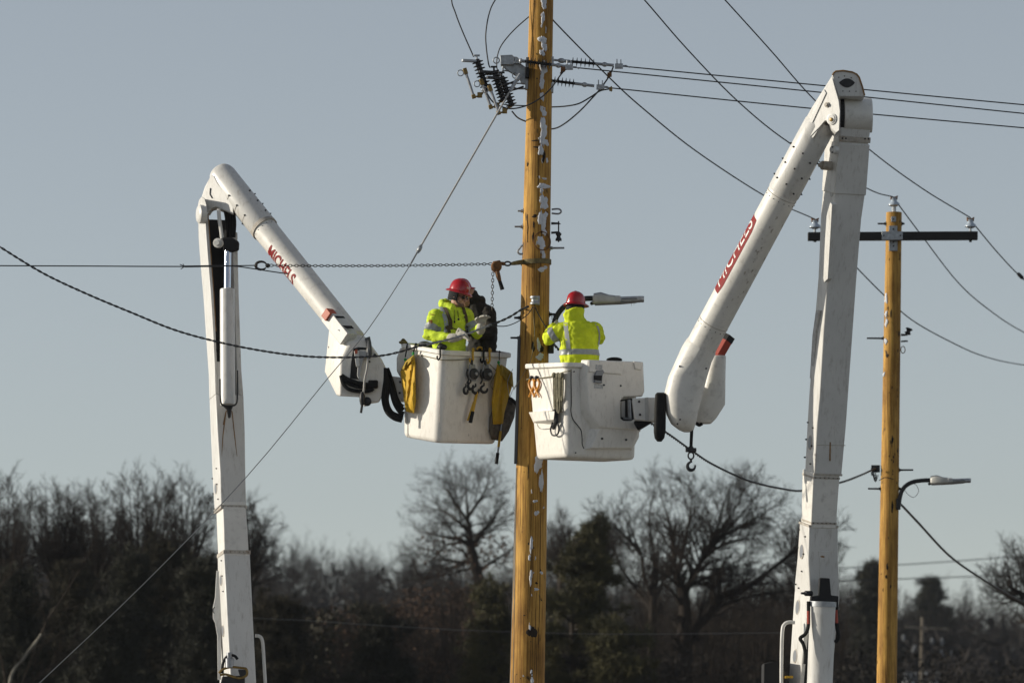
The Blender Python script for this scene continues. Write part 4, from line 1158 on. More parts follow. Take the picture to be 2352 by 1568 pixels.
    for t in (0.14, 0.20, 0.26):
        for a in (-78, -30, 60, 100): bolt(B.pt(t + (a > 0) * 0.03, R(a), 0.012), B.nrm(R(a)), UB, 1.0)
        MB().tube([B.pt(t, R(a), 0.0125) for a in range(-95, -30, 8)], 0.0025, 5).build('seam', 'weld_band', UB)
    for k in range(14):
        bolt(B.pt(0.352, 2 * math.pi * k / 14, 0.0), B.nrm(2 * math.pi * k / 14), UB, 0.5)
    br = [(485, 402), (492, 404), (500, 420), (536, 470), (536, 492), (510, 481), (497, 475), (486, 478), (478, 490), (470, 470), (463, 452), (470, 430)]
    MB().prism([W(x, y, 1.58 + (536 - x) / 200 * 0.8) for x, y in br], (0, 0.30, 0)).build('elbow_bracket', 'white_paint', T, bevel=0.01)
    MB().tube(WP([(483, 432, 1.785), (482, 446, 1.79), (487, 455, 1.77)]), 0.006, 6).build('cable_clip', 'dark_steel', UB)
    # lettering round the boom
    for k, sx_ in enumerate((-0.004, 0.0, 0.004)):
        tm = text_mesh('MICHELS', 0.185, 0.10, 0.002)
        xs = [v.co.x for v in tm.verts]; w = max(xs) - min(xs)
        for v in tm.verts: v.co.x *= 0.56 / w; v.co.y *= 1.30
        bmesh.ops.subdivide_edges(tm, edges=[e for e in tm.edges if e.calc_length() > 0.04], cuts=2)
        for v in tm.verts: v.co = B.pt(0.537 + (v.co.x + sx_) / B.L, R(-58) + v.co.y / 0.148, 0.0022 + 0.0003 * k)
        if k == 0: acc = tm
        else:
            tmp = bpy.data.meshes.new('lettering'); tm.to_mesh(tmp); tm.free(); acc.from_mesh(tmp); bpy.data.meshes.remove(tmp)
    bm_to_part(acc, 'lettering', 'decal_red', UB)
    D = 0.22
    # boom tip housing
    fr_ = [(803, 787), (838, 776), (877, 825), (889, 850), (883, 897), (871, 924), (850, 927), (836, 935), (828, 912), (779, 909), (782, 826)]
    bk = [(757, 750), (838, 772), (877, 825), (889, 850), (883, 897), (871, 924), (850, 927), (836, 935), (828, 912), (774, 909), (746, 853)]
    mid_ = [(775, 768)] + fr_[1:9] + [(776, 909), (761, 841)]
    HD = MB().loft([WP(fr_, -0.12 + D), WP(mid_, 0.05 + D), WP(bk, 0.20 + D), WP(bk, 0.42 + D)]).build('tip_housing', 'bucket_white', T, bevel=0.022, seg=3)
    ax = B.u
    JB = MB().box(W(780, 752, 0.02 + D), 0.17, 0.17, 0.42, x=Vector((0.62, -0.55, 0.45)), z=ax).build('jib_socket', 'white_paint', HD, bevel=0.008)
    MB().box(W(756, 723, 0.05 + D), 0.115, 0.115, 0.09, x=Vector((0.62, -0.55, 0.45)), z=ax).build('jib_end', 'orange_red', HD, bevel=0.004)
    for pp in ([(768, 725), (789, 726), (793, 730), (772, 730)], [(785, 747), (808, 748), (813, 754), (790, 753)]):
        MB().pprism(pp, -0.115 + D, 0.03).build('slot', 'black_void', HD)
    MB().pprism([(775, 757), (791, 758), (800, 763), (786, 764)], -0.10 + D, 0.03).build('small_plate', 'lens_grey', HD)
    MB().pprism([(812, 800), (823, 797), (842, 798), (843, 803), (826, 803), (821, 812), (822, 860), (828, 870), (825, 872), (804, 868), (807, 830)], -0.125 + D, 0.04).build('opening', 'black_void', HD)
    MB().pprism([(815, 805), (840, 806), (842, 815), (834, 826), (828, 862), (834, 878), (828, 880), (820, 862), (822, 835)], -0.17 + D, 0.06).build('winch_body', 'grey_plastic', HD, bevel=0.006)
    MB().pprism([(813, 806), (824, 804), (826, 840), (818, 842)], -0.19 + D, 0.05).build('winch_lever', 'white_paint', HD, bevel=0.004)
    MB().pprism([(815, 803), (821, 802), (821, 812), (815, 812)], -0.195 + D, 0.03).build('winch_tag', 'orange_red', HD)
    MB().tube(spline(WP([(845, 776), (848, 790), (849, 812), (845, 822)], -0.16 + D), 4), 0.026, 8).build('control_handle', 'conduit_grey', HD)
    MB().pprism([(838, 776), (850, 772), (852, 790), (842, 795)], -0.14 + D, 0.05).build('control_box', 'conduit_grey', HD, bevel=0.008)
    for pts, r in (([(783, 862), (788, 880), (800, 893), (822, 898), (845, 898), (858, 892)], 0.021), ([(784, 862), (800, 872), (825, 880), (850, 884), (862, 878)], 0.026), ([(786, 868), (802, 882), (826, 889), (850, 890), (862, 882)], 0.018)):
        MB().tube(spline(WP(pts, -0.17 + D), 5), r, 8).build('hose', 'black_rubber', HD)
    MB().box(W(857, 882, -0.16 + D), 0.11, 0.07, 0.09).build('hose_clamp', 'black_rubber', HD, bevel=0.015)
    MB().tube(spline(WP([(845, 800, -0.17 + D), (844, 840, -0.20 + D), (838, 870, -0.22 + D), (836, 893, -0.22 + D), (833, 922, -0.22 + D)]), 4), 0.012, 6).build('winch_line', 'guy_rod', HD)
    MB().lathe(W(832, 930, -0.22 + D), (0, 0, 1), [(0, 0.02), (0.05, 0.032), (0.10, 0.032), (0.15, 0.015)], 10).build('line_weight', 'dark_steel', HD)
    MB().tube(WP([(832, 928, -0.22 + D), (829, 948, -0.22 + D)]), 0.014, 8).build('line_end', 'dark_steel', HD)
    MB().lathe(W(843, 922, -0.13 + D), (0, -1, 0), [(-0.02, 0.05), (0.05, 0.05), (0.06, 0.035)], 16).build('sheave', 'dark_steel', HD)
    for x, y, r in ((793, 868, 1), (861, 815, 1.5), (848, 830, 1.3), (855, 898, 0.8)): bolt(W(x, y, -0.12 + D), (0, -1, 0), HD, r)
    MB().tube(spline(WP([(754, 795), (758, 808), (759, 830), (762, 870)], 0.16 + D), 4), 0.004, 5).build('thin_cable', 'dark_steel', HD)
    # hoses drooping to the bucket
    for pts, r in (([(887, 845), (886, 875), (882, 910), (889, 942), (905, 958), (924, 964)], 0.034), ([(889, 850), (890, 890), (887, 920), (896, 945), (912, 955), (926, 958)], 0.032),
                   ([(889, 848), (900, 880), (908, 910), (917, 928), (925, 935)], 0.030), ([(889, 852), (898, 895), (906, 925), (918, 945), (928, 950)], 0.024), ([(888, 846), (896, 868), (902, 900), (912, 928), (926, 942)], 0.03)):
        MB().tube(spline(WP(pts, 0.12), 6), r, 10).build('hose', 'black_rubber', T)
    MB().pprism([(884, 862), (899, 863), (936, 868), (936, 917), (922, 920), (899, 905)], 0.20, 0.25).build('bucket_bracket', 'white_paint', T, bevel=0.015)
    for x, y in ((919, 877), (918, 902)): bolt(W(x, y, 0.195), (0, -1, 0), T, 1.2)
    return T

def bucket(T, topc, botc, name='bucket'):
    """tapered open-topped fibreglass bucket from three corners (near, left, right) at rim and floor"""
    N1, L1, R1 = [W(*p) for p in topc]; N0, L0, R0 = [W(*p) for p in botc]
    def ring(h, inset, r):
        N, L, Rr = N0.lerp(N1, h), L0.lerp(L1, h), R0.lerp(R1, h)
        a, b = Rr - N, L - N
        return rrect(N + (a + b) / 2, a.normalized(), b.normalized(), a.length / 2 - inset, b.length / 2 - inset, max(0.012, r), 5)
    o = MB().loft([ring(0.0, 0.05, 0.06), ring(0.006, 0.022, 0.07), ring(0.025, 0.006, 0.08), ring(0.05, 0.0, 0.085), ring(0.5, 0.0, 0.085), ring(0.985, 0.0, 0.085), ring(0.985, 0.022, 0.07), ring(0.5, 0.022, 0.07), ring(0.06, 0.025, 0.06)]).build(name, 'bucket_white', T, smooth=50)
    return o, Plane(N0, R0 - N0, N1 - N0), Plane(N0, L0 - N0, N1 - N0), ring
def rim(BK, ring, frac=None):
    rr = [ring(0.945, 0.0, 0.085), ring(0.948, -0.020, 0.10), ring(0.955, -0.034, 0.11), ring(0.985, -0.036, 0.115), ring(1.0, -0.028, 0.11), ring(1.0, 0.020, 0.07), ring(0.985, 0.024, 0.065), ring(0.94, 0.024, 0.065)]
    return MB().loft(rr, caps=False).build('rim', 'bucket_white', BK, smooth=50)
LT = left_truck()
BKL, FR_L, SD_L, ring_L = bucket(LT, [(1019, 804, -0.30), (922, 787, 0.20), (1174, 811, 0.42)], [(1006, 1018, -0.27), (922, 1003, 0.18), (1143, 1021, 0.36)])
rim(BKL, ring_L)
MB().pprism([(919, 798), (911, 822), (911, 848), (919, 862), (932, 862), (932, 798)], 0.20, 0.35).build('entry_step', 'bucket_white', BKL, bevel=0.02, seg=3)
for u in (0.33, 0.66):
    pass
MB().tube([SD_L.at(936.5, y, 0.004) for y in range(950, 1006, 6)], 0.004, 5).build('mould_seam', 'weld_band', BKL)
MB().tube([FR_L.at(x, y, 0.0) for x, y in ((1010, 900), (1009, 970))], 0.003, 4).build('scratch', 'weld_band', BKL)

# ---------------- truck with the taller elbow
def right_truck():
    Yf = lambda y: -1.0 - 1.4 * (1568 - y) / 1318.0
    x0 = W(1880, 1568, -0.85).x
    T = thing('bucket_truck', 'white bucket truck boom with tall elbow, raised to the bucket carrying one worker', 'bucket truck', (x0, -0.6, 0))
    chassis(T, x0, -1.6, 1)
    th = R(24); lz = 0.22
    top = [(1851, 1870.7, 1934.9, 1090), (1856.7, 1876.7, 1945.4, 976), (1861, 1883, 1950, 911), (1872, 1892, 1961, 760), (1881.6, 1900.8, 1969.5, 642), (1888, 1912, 1981, 500), (1893, 1918, 1990, 440), (1901, 1928, 1998, 323), (1903, 1931, 2003, 290)]
    fib = [(1842.5, 1863, 1921.5, 1212), (1846, 1868.5, 1931, 1085)]
    low = [(1829, 1860.5, 1930, 1380), (1829, 1860.5, 1930, 1354), (1834, 1857, 1927, 1290), (1839, 1858.6, 1926.6, 1207)]
    UB_ = MB().loft(beam_full(beam_rings(top, th, Yf, lz))).build('lower_boom', 'white_paint', T, bevel=0.012)
    MB().loft(beam_full(beam_rings(fib, th, Yf, lz))).build('insulating_section', 'white_fibre', UB_, bevel=0.010)
    lr = beam_rings(low, th, Yf, lz)
    MB().loft(beam_full(lr)).build('boom_sleeve', 'white_paint', UB_, bevel=0.012)
    # lower boom splits into cheek plates round the cylinder
    ck = [(1812, 1832, 1905, 1640), (1815, 1838, 1912, 1568), (1822, 1848, 1921, 1460), (1829, 1860.5, 1930, 1370)]
    cr = beam_rings(ck, th, Yf, lz)
    MB().loft(beam_side(cr, 0.0, 0.12, 0.0, 1.0)).build('cheek_plate', 'white_paint', UB_, bevel=0.008)
    MB().loft(beam_side(cr, 0.88, 1.0, 0.0, 1.0)).build('cheek_plate', 'white_paint', UB_, bevel=0.008)
    MB().loft(beam_side(cr, 0.12, 0.88, 0.75, 1.0)).build('boom_back', 'dark_steel', UB_)
    e, f, l = cr[0]; c = e + f / 2 + l / 2
    MB().loft([[e, e + f, e + f + l, e + l], [p + Vector((x0 - c.x, -0.6 - c.y, 2.75 - c.z)) for p in (e, e + f, e + f + l, e + l)]]).build('boom_foot', 'white_paint', UB_)
    for ya, stn in ((1086, top), (1205, low)):
        s0 = pick(stn, 1089 if ya < 1100 else 1208)
        for dy, g, m in ((0, 0.007, 'weld_band'),):
            rr = beam_rings([(s0[0], s0[1], s0[2], ya), (s0[0] - 0.5, s0[1] - 0.5, s0[2] - 0.5, ya + 5)], th, Yf, lz)
            MB().loft(beam_full(rr, g)).build('joint_band', m, UB_, bevel=0.003)
        s1 = pick(fib, 1094 if ya < 1100 else 1198)
        rr = beam_rings([s1, (s1[0], s1[1], s1[2], s1[3] + 5)], th, Yf, lz)
        MB().loft(beam_full(rr, 0.002)).build('pad_strip', 'weld_band', UB_)
        for k in range(6):
            e, f, l = rr[0]
            bolt(e + f * ((k + 0.5) / 6) - l.normalized() * 0.004 + Vector((0, 0, -0.01)), -l, UB_, 0.55)
    def side_pt(x, y):
        stn = top if y < 1090 else low if 1207 <= y <= 1380 else ck if y > 1380 else fib
        s0 = pick(stn, y); e, f, l = beam_rings([s0], th, Yf, lz)[0]
        return e + l * ((s0[1] - x) / (s0[1] - s0[0])), f, l
    for u, v in ((360, 0), (387, 22), (350, 105), (380, 133), (342, 215), (372, 243), (308, 655), (340, 684), (300, 765), (331, 793), (290, 873), (322, 903), (290, 998), (306, 1014)):
        p, f, l = side_pt(1722.7 + u * .37753, 976.2 + v * .37753)
        bolt(p, -f, UB_, 1.0)
    for u, v, h, w in ((370, 115, 34, 0.045), (320, 780, 36, 0.05), (298, 1130, 36, 0.05), (280, 1420, 34, 0.05)):
        p, f, l = side_pt(1722.7 + u * .37753, 976.2 + v * .37753)
        lu, fu = l.normalized(), f.normalized(); up_ = fu.cross(lu)
        ring = lambda k, o: [p - fu * o + (lu * w * math.cos(a) + up_ * h / K(-1.3) * 0.5 * math.sin(a)) * k for a in [i * math.pi / 10 for i in range(20)]]
        MB().loft([ring(1.0, -0.01), ring(1.0, 0.004), ring(0.85, 0.006)]).build('inspection_hole_rim', 'weld_band', UB_)
        MB().loft([ring(0.84, -0.01), ring(0.84, 0.0065)]).build('inspection_hole', 'lens_grey', UB_)
    for x, y, h, w in ((1912, 437, 34, 0.045),):
        p, f, l = side_pt(x, y)
        lu, fu = l.normalized(), f.normalized(); up_ = fu.cross(lu)
        ring = lambda k, o: [p - fu * o + (lu * w * math.cos(a) + up_ * h / K(-2) * 0.5 * math.sin(a)) * k for a in [i * math.pi / 10 for i in range(20)]]
        MB().loft([ring(1.0, -0.01), ring(1.0, 0.005), ring(0.1, 0.006)]).build('inspection_hole', 'galv_head', UB_)
    # add-on plate on the sunny side with two holes, rust mark and stain on the front
    sp_ = Plane(side_pt(1870, 800)[0], side_pt(1870, 800)[2], W(1870, 700, Yf(700)) - W(1870, 900, Yf(900)))
    pp = [(1874, 712), (1881, 714), (1874, 760), (1869, 850), (1864, 870), (1860, 868), (1866, 770)]
    mbp = MB(); sp_.slab(mbp, pp, -0.02, 0.012); mbp.build('side_plate', 'decal_grey', UB_)
    lg = [(1907, 465), (1911, 470), (1901, 640), (1893, 648), (1891, 640), (1897, 500)]
    mbp = MB(); sp_.slab(mbp, lg, -0.05, 0.008); mbp.build('stiffener', 'white_paint', UB_)
    e, f, l = beam_rings([pick(top, 1040)], th, Yf, lz)[0]
    fp_ = Plane(e, f, W(1880, 900, Yf(900)) - W(1880, 1090, Yf(1090)))
    mbp = MB(); fp_.slab(mbp, [(1905.5, 1015), (1908.5, 1015), (1908, 1058), (1905, 1058)], -0.01, 0.004); mbp.build('rust_streak', 'rust', UB_)
    mbp = MB(); fp_.slab(mbp, [(1876, 1021), (1942, 1022), (1942, 1023.5), (1876, 1022.5)], -0.01, 0.003); mbp.build('weld_seam', 'weld_band', UB_)
    e, f, l = beam_rings([pick(low, 1300)], th, Yf, lz)[0]
    fp2 = Plane(e, f, W(1860, 1220, Yf(1220)) - W(1858, 1370, Yf(1370)))
    mbp = MB(); fp2.slab(mbp, [(1880, 1265), (1905, 1265), (1901, 1290), (1903, 1326), (1882, 1326), (1884, 1290)], -0.01, 0.006); mbp.build('recessed_pocket', 'white_paint', UB_, bevel=0.004)
    mbp = MB(); fp2.slab(mbp, [(1884, 1277), (1889, 1275), (1894, 1277), (1893, 1280), (1886, 1279)], -0.01, 0.008); mbp.build('rust_streak', 'rust', UB_)
    # lift cylinder
    CY = MB().tube(WP([(1880, 1660, -1.22), (1883, 1568, -1.24), (1890, 1384, -1.36)]), 0.140, 24).build('lift_cylinder', 'white_paint', T, bevel=0.008)
    MB().tube(WP([(1889.6, 1392, -1.358), (1890, 1380, -1.362)]), 0.148, 24).build('cylinder_collar', 'galvanised', CY)
    MB().pprism([(1882, 1326), (1906, 1327), (1909, 1366), (1926, 1368), (1926, 1381), (1862, 1381), (1862, 1368), (1880, 1366)], -1.42, 0.14).build('cylinder_fork', 'black_void', CY, bevel=0.01)
    MB().lathe(W(1859, 1362, -1.34), (-0.9, -0.4, 0), [(-0.03, 0.03), (0.05, 0.03), (0.06, 0.015), (0.10, 0.012)], 10).build('pivot_pin', 'dark_steel', CY)
    MB().tube(spline(WP([(1857, 1380), (1857, 1420), (1856, 1440), (1850, 1455), (1838, 1465), (1845, 1478), (1850, 1500), (1849, 1524)], -1.42), 5), 0.020, 8).build('hose', 'black_rubber', CY)
    MB().tube(WP([(1856.5, 1402, -1.43), (1857, 1432, -1.43)]), 0.016, 8).build('hose_sleeve', 'red_paint', CY)
    MB().tube(spline(WP([(1921, 1380), (1921, 1410), (1923, 1440), (1926, 1460), (1922, 1470), (1917, 1474)], -1.3), 5), 0.022, 8).build('hose', 'black_rubber', CY)
    MB().tube(WP([(1920.5, 1400, -1.31), (1922, 1430, -1.31)]), 0.018, 8).build('hose_sleeve', 'red_paint', CY)
    # grab rail and black box at the foot
    MB().tube(spline(WP([(1795, 1660), (1795, 1520), (1797, 1450), (1802, 1433), (1812, 1428), (1826, 1429)], -1.1), 5), 0.020, 10).build('grab_rail', 'white_paint', T)
    MB().pprism([(1754, 1522), (1796, 1514), (1802, 1660), (1752, 1660)], -1.0, 0.5).build('control_box', 'black_void', T, bevel=0.01)
    MB().tube(spline(WP([(1768, 1516), (1785, 1518), (1797, 1514)], -1.05), 4), 0.010, 6).build('cable', 'black_rubber', T)
    MB().pprism([(1804, 1551), (1822, 1551), (1822, 1556), (1804, 1556)], -1.15, 0.15).build('yellow_bracket', 'yellow_paint', T)
    # elbow
    e, f, l = beam_rings([(1903, 1933, 2004, 296)], th, Yf, lz)[0]
    fu = f.normalized()
    r_ = 0.245
    ctr = W(1940, 258, -2.42) - fu * 0.0 + Vector((0, r_ * 0.92, 0))
    DR = MB()
    prof = []
    for a in range(-70, 200, 15):
        prof.append(Vector((0, -math.cos(R(a)) * r_ , math.sin(R(a)) * r_ * 0.82)))
    p0 = ctr
    DR.prism([p0 + Vector((0, p.y, p.z)) for p in prof], fu * 0.345)
    DR.build('elbow_drum', 'white_fibre', UB_, bevel=0.012, smooth=35)
    DK = MB().prism([p0 - fu * 0.045 + Vector((0, p.y * 0.97, p.z * 0.97)) for p in prof], fu * 0.043)
    DK.build('elbow_gap', 'black_void', UB_)
    for x in (1933, 1941, 1985, 1993): bolt(W(x + 2, 318 + (x - 1930) * 0.02, -2.43), (0, -1, 0), UB_, 1.0)
    rr = beam_rings([(1902, 1930.5, 2001, 312), (1902, 1930, 2000, 325)], th, Yf, lz)
    MB().loft(beam_full(rr, 0.006)).build('joint_band', 'weld_band', UB_, bevel=0.004)
    rr = beam_rings([(1893, 1917.5, 1989, 445), (1901, 1927.5, 1998, 328)], th, Yf, lz)
    MB().loft(beam_full(rr, 0.010)).build('reinforcing_sleeve', 'white_paint', UB_, bevel=0.010)
    # upper boom
    B = Boom(W(1908, 240, -2.50), W(1596, 822, -1.30), 0.170, 0.168)
    n = 32
    UB = MB().loft([[B.pt(t, 2 * math.pi * k / n) for k in range(n)] for t in (0.30, 0.5, 0.8, 1.01)]).build('upper_boom', 'white_fibre', T, smooth=50)
    MB().loft([[B.pt(t, 2 * math.pi * k / n, o) for k in range(n)] for t, o in ((0.06, -0.02), (0.08, 0.004), (0.34, 0.008), (0.345, 0.002))]).build('boom_sleeve', 'white_paint', UB, smooth=40)
    for t in (0.355, 0.86):
        MB().tube([B.pt(t, 2 * math.pi * k / n, 0.001) for k in range(n)], 0.004, 5, closed=True).build('joint_band', 'weld_band', UB)
        for k in range(16): bolt(B.pt(t + 0.012, 2 * math.pi * k / 16, 0.0), B.nrm(2 * math.pi * k / 16), UB, 0.5)
    for t in (0.18, 0.24, 0.30):
        for a in (-85, -50, -5, 35, 88): bolt(B.pt(t + 0.02 * (a > 0), R(a), 0.008), B.nrm(R(a)), UB, 1.0)
    rg_ = random.Random(11)
    for k in range(26):
        t, a = rg_.uniform(0.42, 0.97), R(rg_.uniform(10, 70))
        c = B.pt(t, a, 0.0012)
        nn = B.nrm(a); s1 = B.u; s2 = nn.cross(s1)
        sz = rg_.uniform(0.006, 0.016); el = rg_.uniform(1, 3)
        ph = rg_.uniform(0, 3)
        MB().add([c + (s1 * math.cos(q) * sz * el + s2 * math.sin(q) * sz) * (0.7 + 0.3 * math.sin(3 * q + ph)) for q in [i * math.pi / 4 for i in range(8)]], [tuple(range(8))]).build('scuff_mark', 'weld_band', UB)
    # red lettered band on the sunny flank
    red = MB()
    t0, t1 = 0.462, 0.752
    cols = 26
    for i in range(cols + 1):
        q = i / cols
        t = t0 + (t1 - t0) * q
        a_lo = -62 if 0.05 < q < 0.95 else -70
        red_edge = -36 - 7 * max(0.0, 1 - q * 7) - 6 * max(0.0, 1 - (1 - q) * 9)
        row = [B.pt(t + (-0.012 * (1 - j / 8.0)), R(-122 + (red_edge + 122) * j / 8.0), 0.0018) for j in range(9)]
        if i: red.loft([prev, row], caps=False, closed=False)
        prev = row
    red.build('red_band', 'decal_red', UB, smooth=80)
    tm = text_mesh('MICHELS', 0.20, 0.30, 0.0)
    xs = [v.co.x for v in tm.verts]; w = max(xs) - min(xs)
    for v in tm.verts: v.co.x *= (t1 - t0) * B.L * 0.90 / w; v.co.y *= 1.25
    bmesh.ops.subdivide_edges(tm, edges=[e for e in tm.edges if e.calc_length() > 0.04], cuts=2)
    for v in tm.verts: v.co = B.pt((t0 + t1) / 2 - v.co.x / B.L, R(-74) - v.co.y / 0.17, 0.0035)
    bm_to_part(tm, 'lettering', 'decal_white', UB)
    # bracket plate on the sunny side and rounded end cap
    pl = [(1911, 174), (1919, 203), (1927, 231), (1930, 255), (1928, 300), (1920, 306), (1910, 296), (1904, 278), (1895, 278), (1885, 290), (1843, 334), (1850, 300), (1862, 270), (1891, 207)]
    SL = lambda x, o=0.0: -2.78 + o + (1930 - x) / 212 * 0.8
    EB = MB().prism([W(x, y, SL(x)) for x, y in pl], Vector((0.0, 0.30, 0))).build('elbow_bracket', 'white_paint', T, bevel=0.008)
    MB().prism([W(x, y, SL(x, -0.012)) for x, y in [(1893, 205), (1898, 214), (1858, 300), (1846, 326), (1843, 318), (1860, 275)]], Vector((0.0, 0.06, 0))).build('bracket_rib', 'white_paint', EB, bevel=0.006)
    MB().prism([W(x, y, SL(x, 0.01)) for x, y in [(1910, 176), (1891, 206), (1866, 245), (1843, 286), (1836, 300), (1868, 318), (1895, 276), (1914, 250), (1921, 210)]], Vector((0.0, 0.24, 0))).build('bracket_web', 'white_paint', EB, bevel=0.01)
    cp = [(1911, 174), (1914, 168), (1919.7, 164), (1937, 162.5), (1957.8, 166), (1968, 171), (1973.5, 178), (1981, 200), (1986.4, 222), (1927, 222), (1919.7, 203)]
    CP = MB().prism([W(x, y, -2.56) for x, y in cp], (0, 0.30, 0.0)).build('end_cap', 'white_paint', EB, bevel=0.008)
    outl = [W(x, y, -2.565) for x, y in [(1912, 173), (1915, 167.5), (1920, 164), (1937, 162.5), (1957.8, 166), (1968, 171), (1973.5, 178), (1981, 200), (1986, 220)]]
    MB().tube(outl, 0.010, 6).build('rusty_rim', 'rust', CP)
    hole = [W(1945.5 + 18 * (t / 10.0), 190 - 9.5 * (1 - (t / 10.0) ** 2), -2.562) for t in range(-10, 11)] + [W(1945.5 + 18 * (t / 10.0), 191 + 10.5 * (1 - (t / 10.0) ** 2), -2.562) for t in range(9, -10, -1)]
    MB().prism(hole, (0, -0.004, 0)).build('opening', 'dark_steel', CP)
    for x, y in ((1926.5, 178), (1939.5, 175), (1955, 179), (1936, 209.5), (1951, 210), (1966, 210)): bolt(W(x, y, -2.562), (0, -1, 0), CP, 0.6)
    MB().lathe(W(1911, 274, SL(1911)), (-0.62, -0.78, 0), [(-0.05, 0.062), (0.012, 0.062), (0.014, 0.045), (0.02, 0.045)], 18).build('pivot_pin', 'white_paint', EB)
    MB().lathe(W(1910, 275, SL(1910, -0.02)), (-0.62, -0.78, 0), [(-0.01, 0.022), (0.012, 0.022), (0.016, 0.010)], 8).build('pin_nut', 'brass', EB)
    MB().lathe(W(1900, 241, SL(1900)), (-0.62, -0.78, 0), [(-0.05, 0.030), (0.012, 0.030), (0.014, 0.018), (0.03, 0.016)], 12).build('pin_cap', 'weld_band', EB)
    MB().lathe(W(1914, 344, -2.40), (-0.7, -0.7, 0), [(-0.05, 0.045), (0.012, 0.045), (0.02, 0.02)], 14).build('pin_cap', 'white_paint', UB_)
    for yy in (338, 350): bolt(W(1912, yy, -2.43), (-0.7, -0.7, 0), UB_, 0.8)
    MB().lathe(W(1890, 380, -2.2), (-0.9, -0.45, 0), [(-0.10, 0.05), (0.01, 0.05), (0.02, 0.03), (0.05, 0.02)], 12).build('side_boss', 'weld_band', UB_)
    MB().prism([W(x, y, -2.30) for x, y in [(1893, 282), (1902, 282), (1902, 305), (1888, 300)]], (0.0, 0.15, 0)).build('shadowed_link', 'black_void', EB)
    # tip housing
    def hring(y, l_, r_, Y, d):
        c = W((l_ + r_) / 2, y, Y)
        return rrect(c, Vector((1, 0, 0)), Vector((0, 1, 0)), (r_ - l_) / 2 / K(Y), d, min(d, (r_ - l_) / 2 / K(Y)) * 0.72, 5)
    def cring(t, off):
        c = B.a + B.u * B.L * t; r_ = B.rad(t) + off
        return [c + (B.side * math.cos(R(a0 + 18 * k)) - B.toward * math.sin(R(a0 + 18 * k))) * r_ for a0 in (0, 90, 180, 270) for k in range(6)]
    HD = MB().loft([hring(992, 1571, 1584, -1.25, 0.03), hring(987, 1560, 1593, -1.25, 0.09), hring(973, 1542, 1598, -1.25, 0.16), hring(951, 1531, 1602, -1.25, 0.19), hring(907, 1525, 1613, -1.25, 0.205), hring(866, 1535, 1624, -1.26, 0.205), cring(0.985, 0.016), cring(0.955, 0.010), cring(0.945, 0.001)]).build('tip_housing', 'white_fibre', T, smooth=45)
    MB().tube(spline([B.pt(1.0 + 0.03 * math.sin(R(a) + 1.2), R(a), 0.006) for a in range(-80, 85, 15)], 3), 0.005, 5).build('seam', 'weld_band', HD)
    JW = MB().loft([hring(972, 1600, 1633, -0.92, 0.12), hring(960, 1598, 1645, -0.92, 0.14), hring(929, 1605, 1665, -0.92, 0.15), hring(850, 1624, 1666, -0.92, 0.15), hring(818, 1634, 1667, -0.92, 0.13)]).build('winch_cover', 'white_fibre', HD, smooth=45, bevel=0.01)
    MB().tube(spline(WP([(1598, 971), (1606, 976), (1613, 972)], -1.0), 3), 0.02, 6).build('winch_hose', 'black_rubber', HD)
    ax = (W(1670, 772, -0.92) - W(1647, 812, -0.92)).normalized()
    MB().box(W(1656, 797, -0.93), 0.12, 0.12, 0.20, x=(1, -0.5, 0.4), z=ax).build('jib_end', 'red_paint', JW, bevel=0.004)
    MB().box(W(1669, 775, -0.93), 0.125, 0.125, 0.07, x=(1, -0.5, 0.4), z=ax).build('jib_cap', 'black_void', JW, bevel=0.004)
    for x, y in ((1561, 841), (1622, 846), (1562, 963), (1556, 973)): bolt(W(x, y, -1.45), (0, -1, 0), HD, 1.0)
    # winch line with hook
    MB().tube(spline(WP([(1589, 985), (1588, 1005), (1587, 1027)], -1.25), 3), 0.018, 8).build('winch_line', 'black_rubber', HD)
    MB().box(W(1587, 1033, -1.25), 0.12, 0.05, 0.045).tube(WP([(1587, 1025), (1587, 1040)], -1.25), 0.03, 8).build('shackle', 'dark_steel', HD, bevel=0.008)
    hk = MB()
    hk.tube([W(1587 + 6.5 * math.cos(a), 1046 + 8 * math.sin(a), -1.25) for a in [i * math.pi / 8 for i in range(16)]], 0.009, 6, closed=True)
    hk.tube(WP([(1587, 1053), (1587, 1062)], -1.25), 0.014, 8)
    c = W(1588, 1070, -1.25)
    hp = [c + Vector((0.042 * math.cos(R(a)), 0, 0.045 * math.sin(R(a)))) for a in range(95, 391, 20)]
    hk.tube(hp, [0.010 + 0.010 * math.sin(math.pi * min(1, i / (len(hp) - 1) * 1.1)) for i in range(len(hp))], 8)
    hk.build('hook', 'dark_steel', HD)
    # bracket between boom tip and bucket
    MB().pprism([(1452, 914), (1506, 912), (1520, 912), (1520, 965), (1500, 967), (1458, 964)], -1.02, 0.26).build('bucket_bracket', 'white_paint', T, bevel=0.015)
    MB().pprism([(1481, 913), (1489, 912), (1490, 966), (1482, 966)], -1.03, 0.02).build('bracket_seam', 'grey_plastic', T)
    for x, y in ((1468, 922), (1470, 952)): bolt(W(x, y, -1.022), (0, -1, 0), T, 1.3)
    MB().prism([W(x, y, -0.95) for x, y in [(1455, 966), (1500, 967), (1475, 982), (1466, 986)]], (0, 0.2, 0)).build('hose_bundle', 'black_rubber', T, bevel=0.02)
    rr = []
    for y, hw in ((902, 8), (906, 12), (930, 13), (990, 13.5), (1005, 11), (1013, 5)):
        c = W(1517 + (y - 902) * -0.02, y, -1.30)
        rr.append(rrect(c, Vector((1, 0, 0)), Vector((0, 1, 0)), hw / K(-1.3), 0.10 if 904 < y < 1006 else 0.06, 0.03 if hw > 8 else 0.02, 3))
    MB().loft(rr).build('rubber_pad', 'black_rubber', T, smooth=50)
    return T
RT = right_truck()
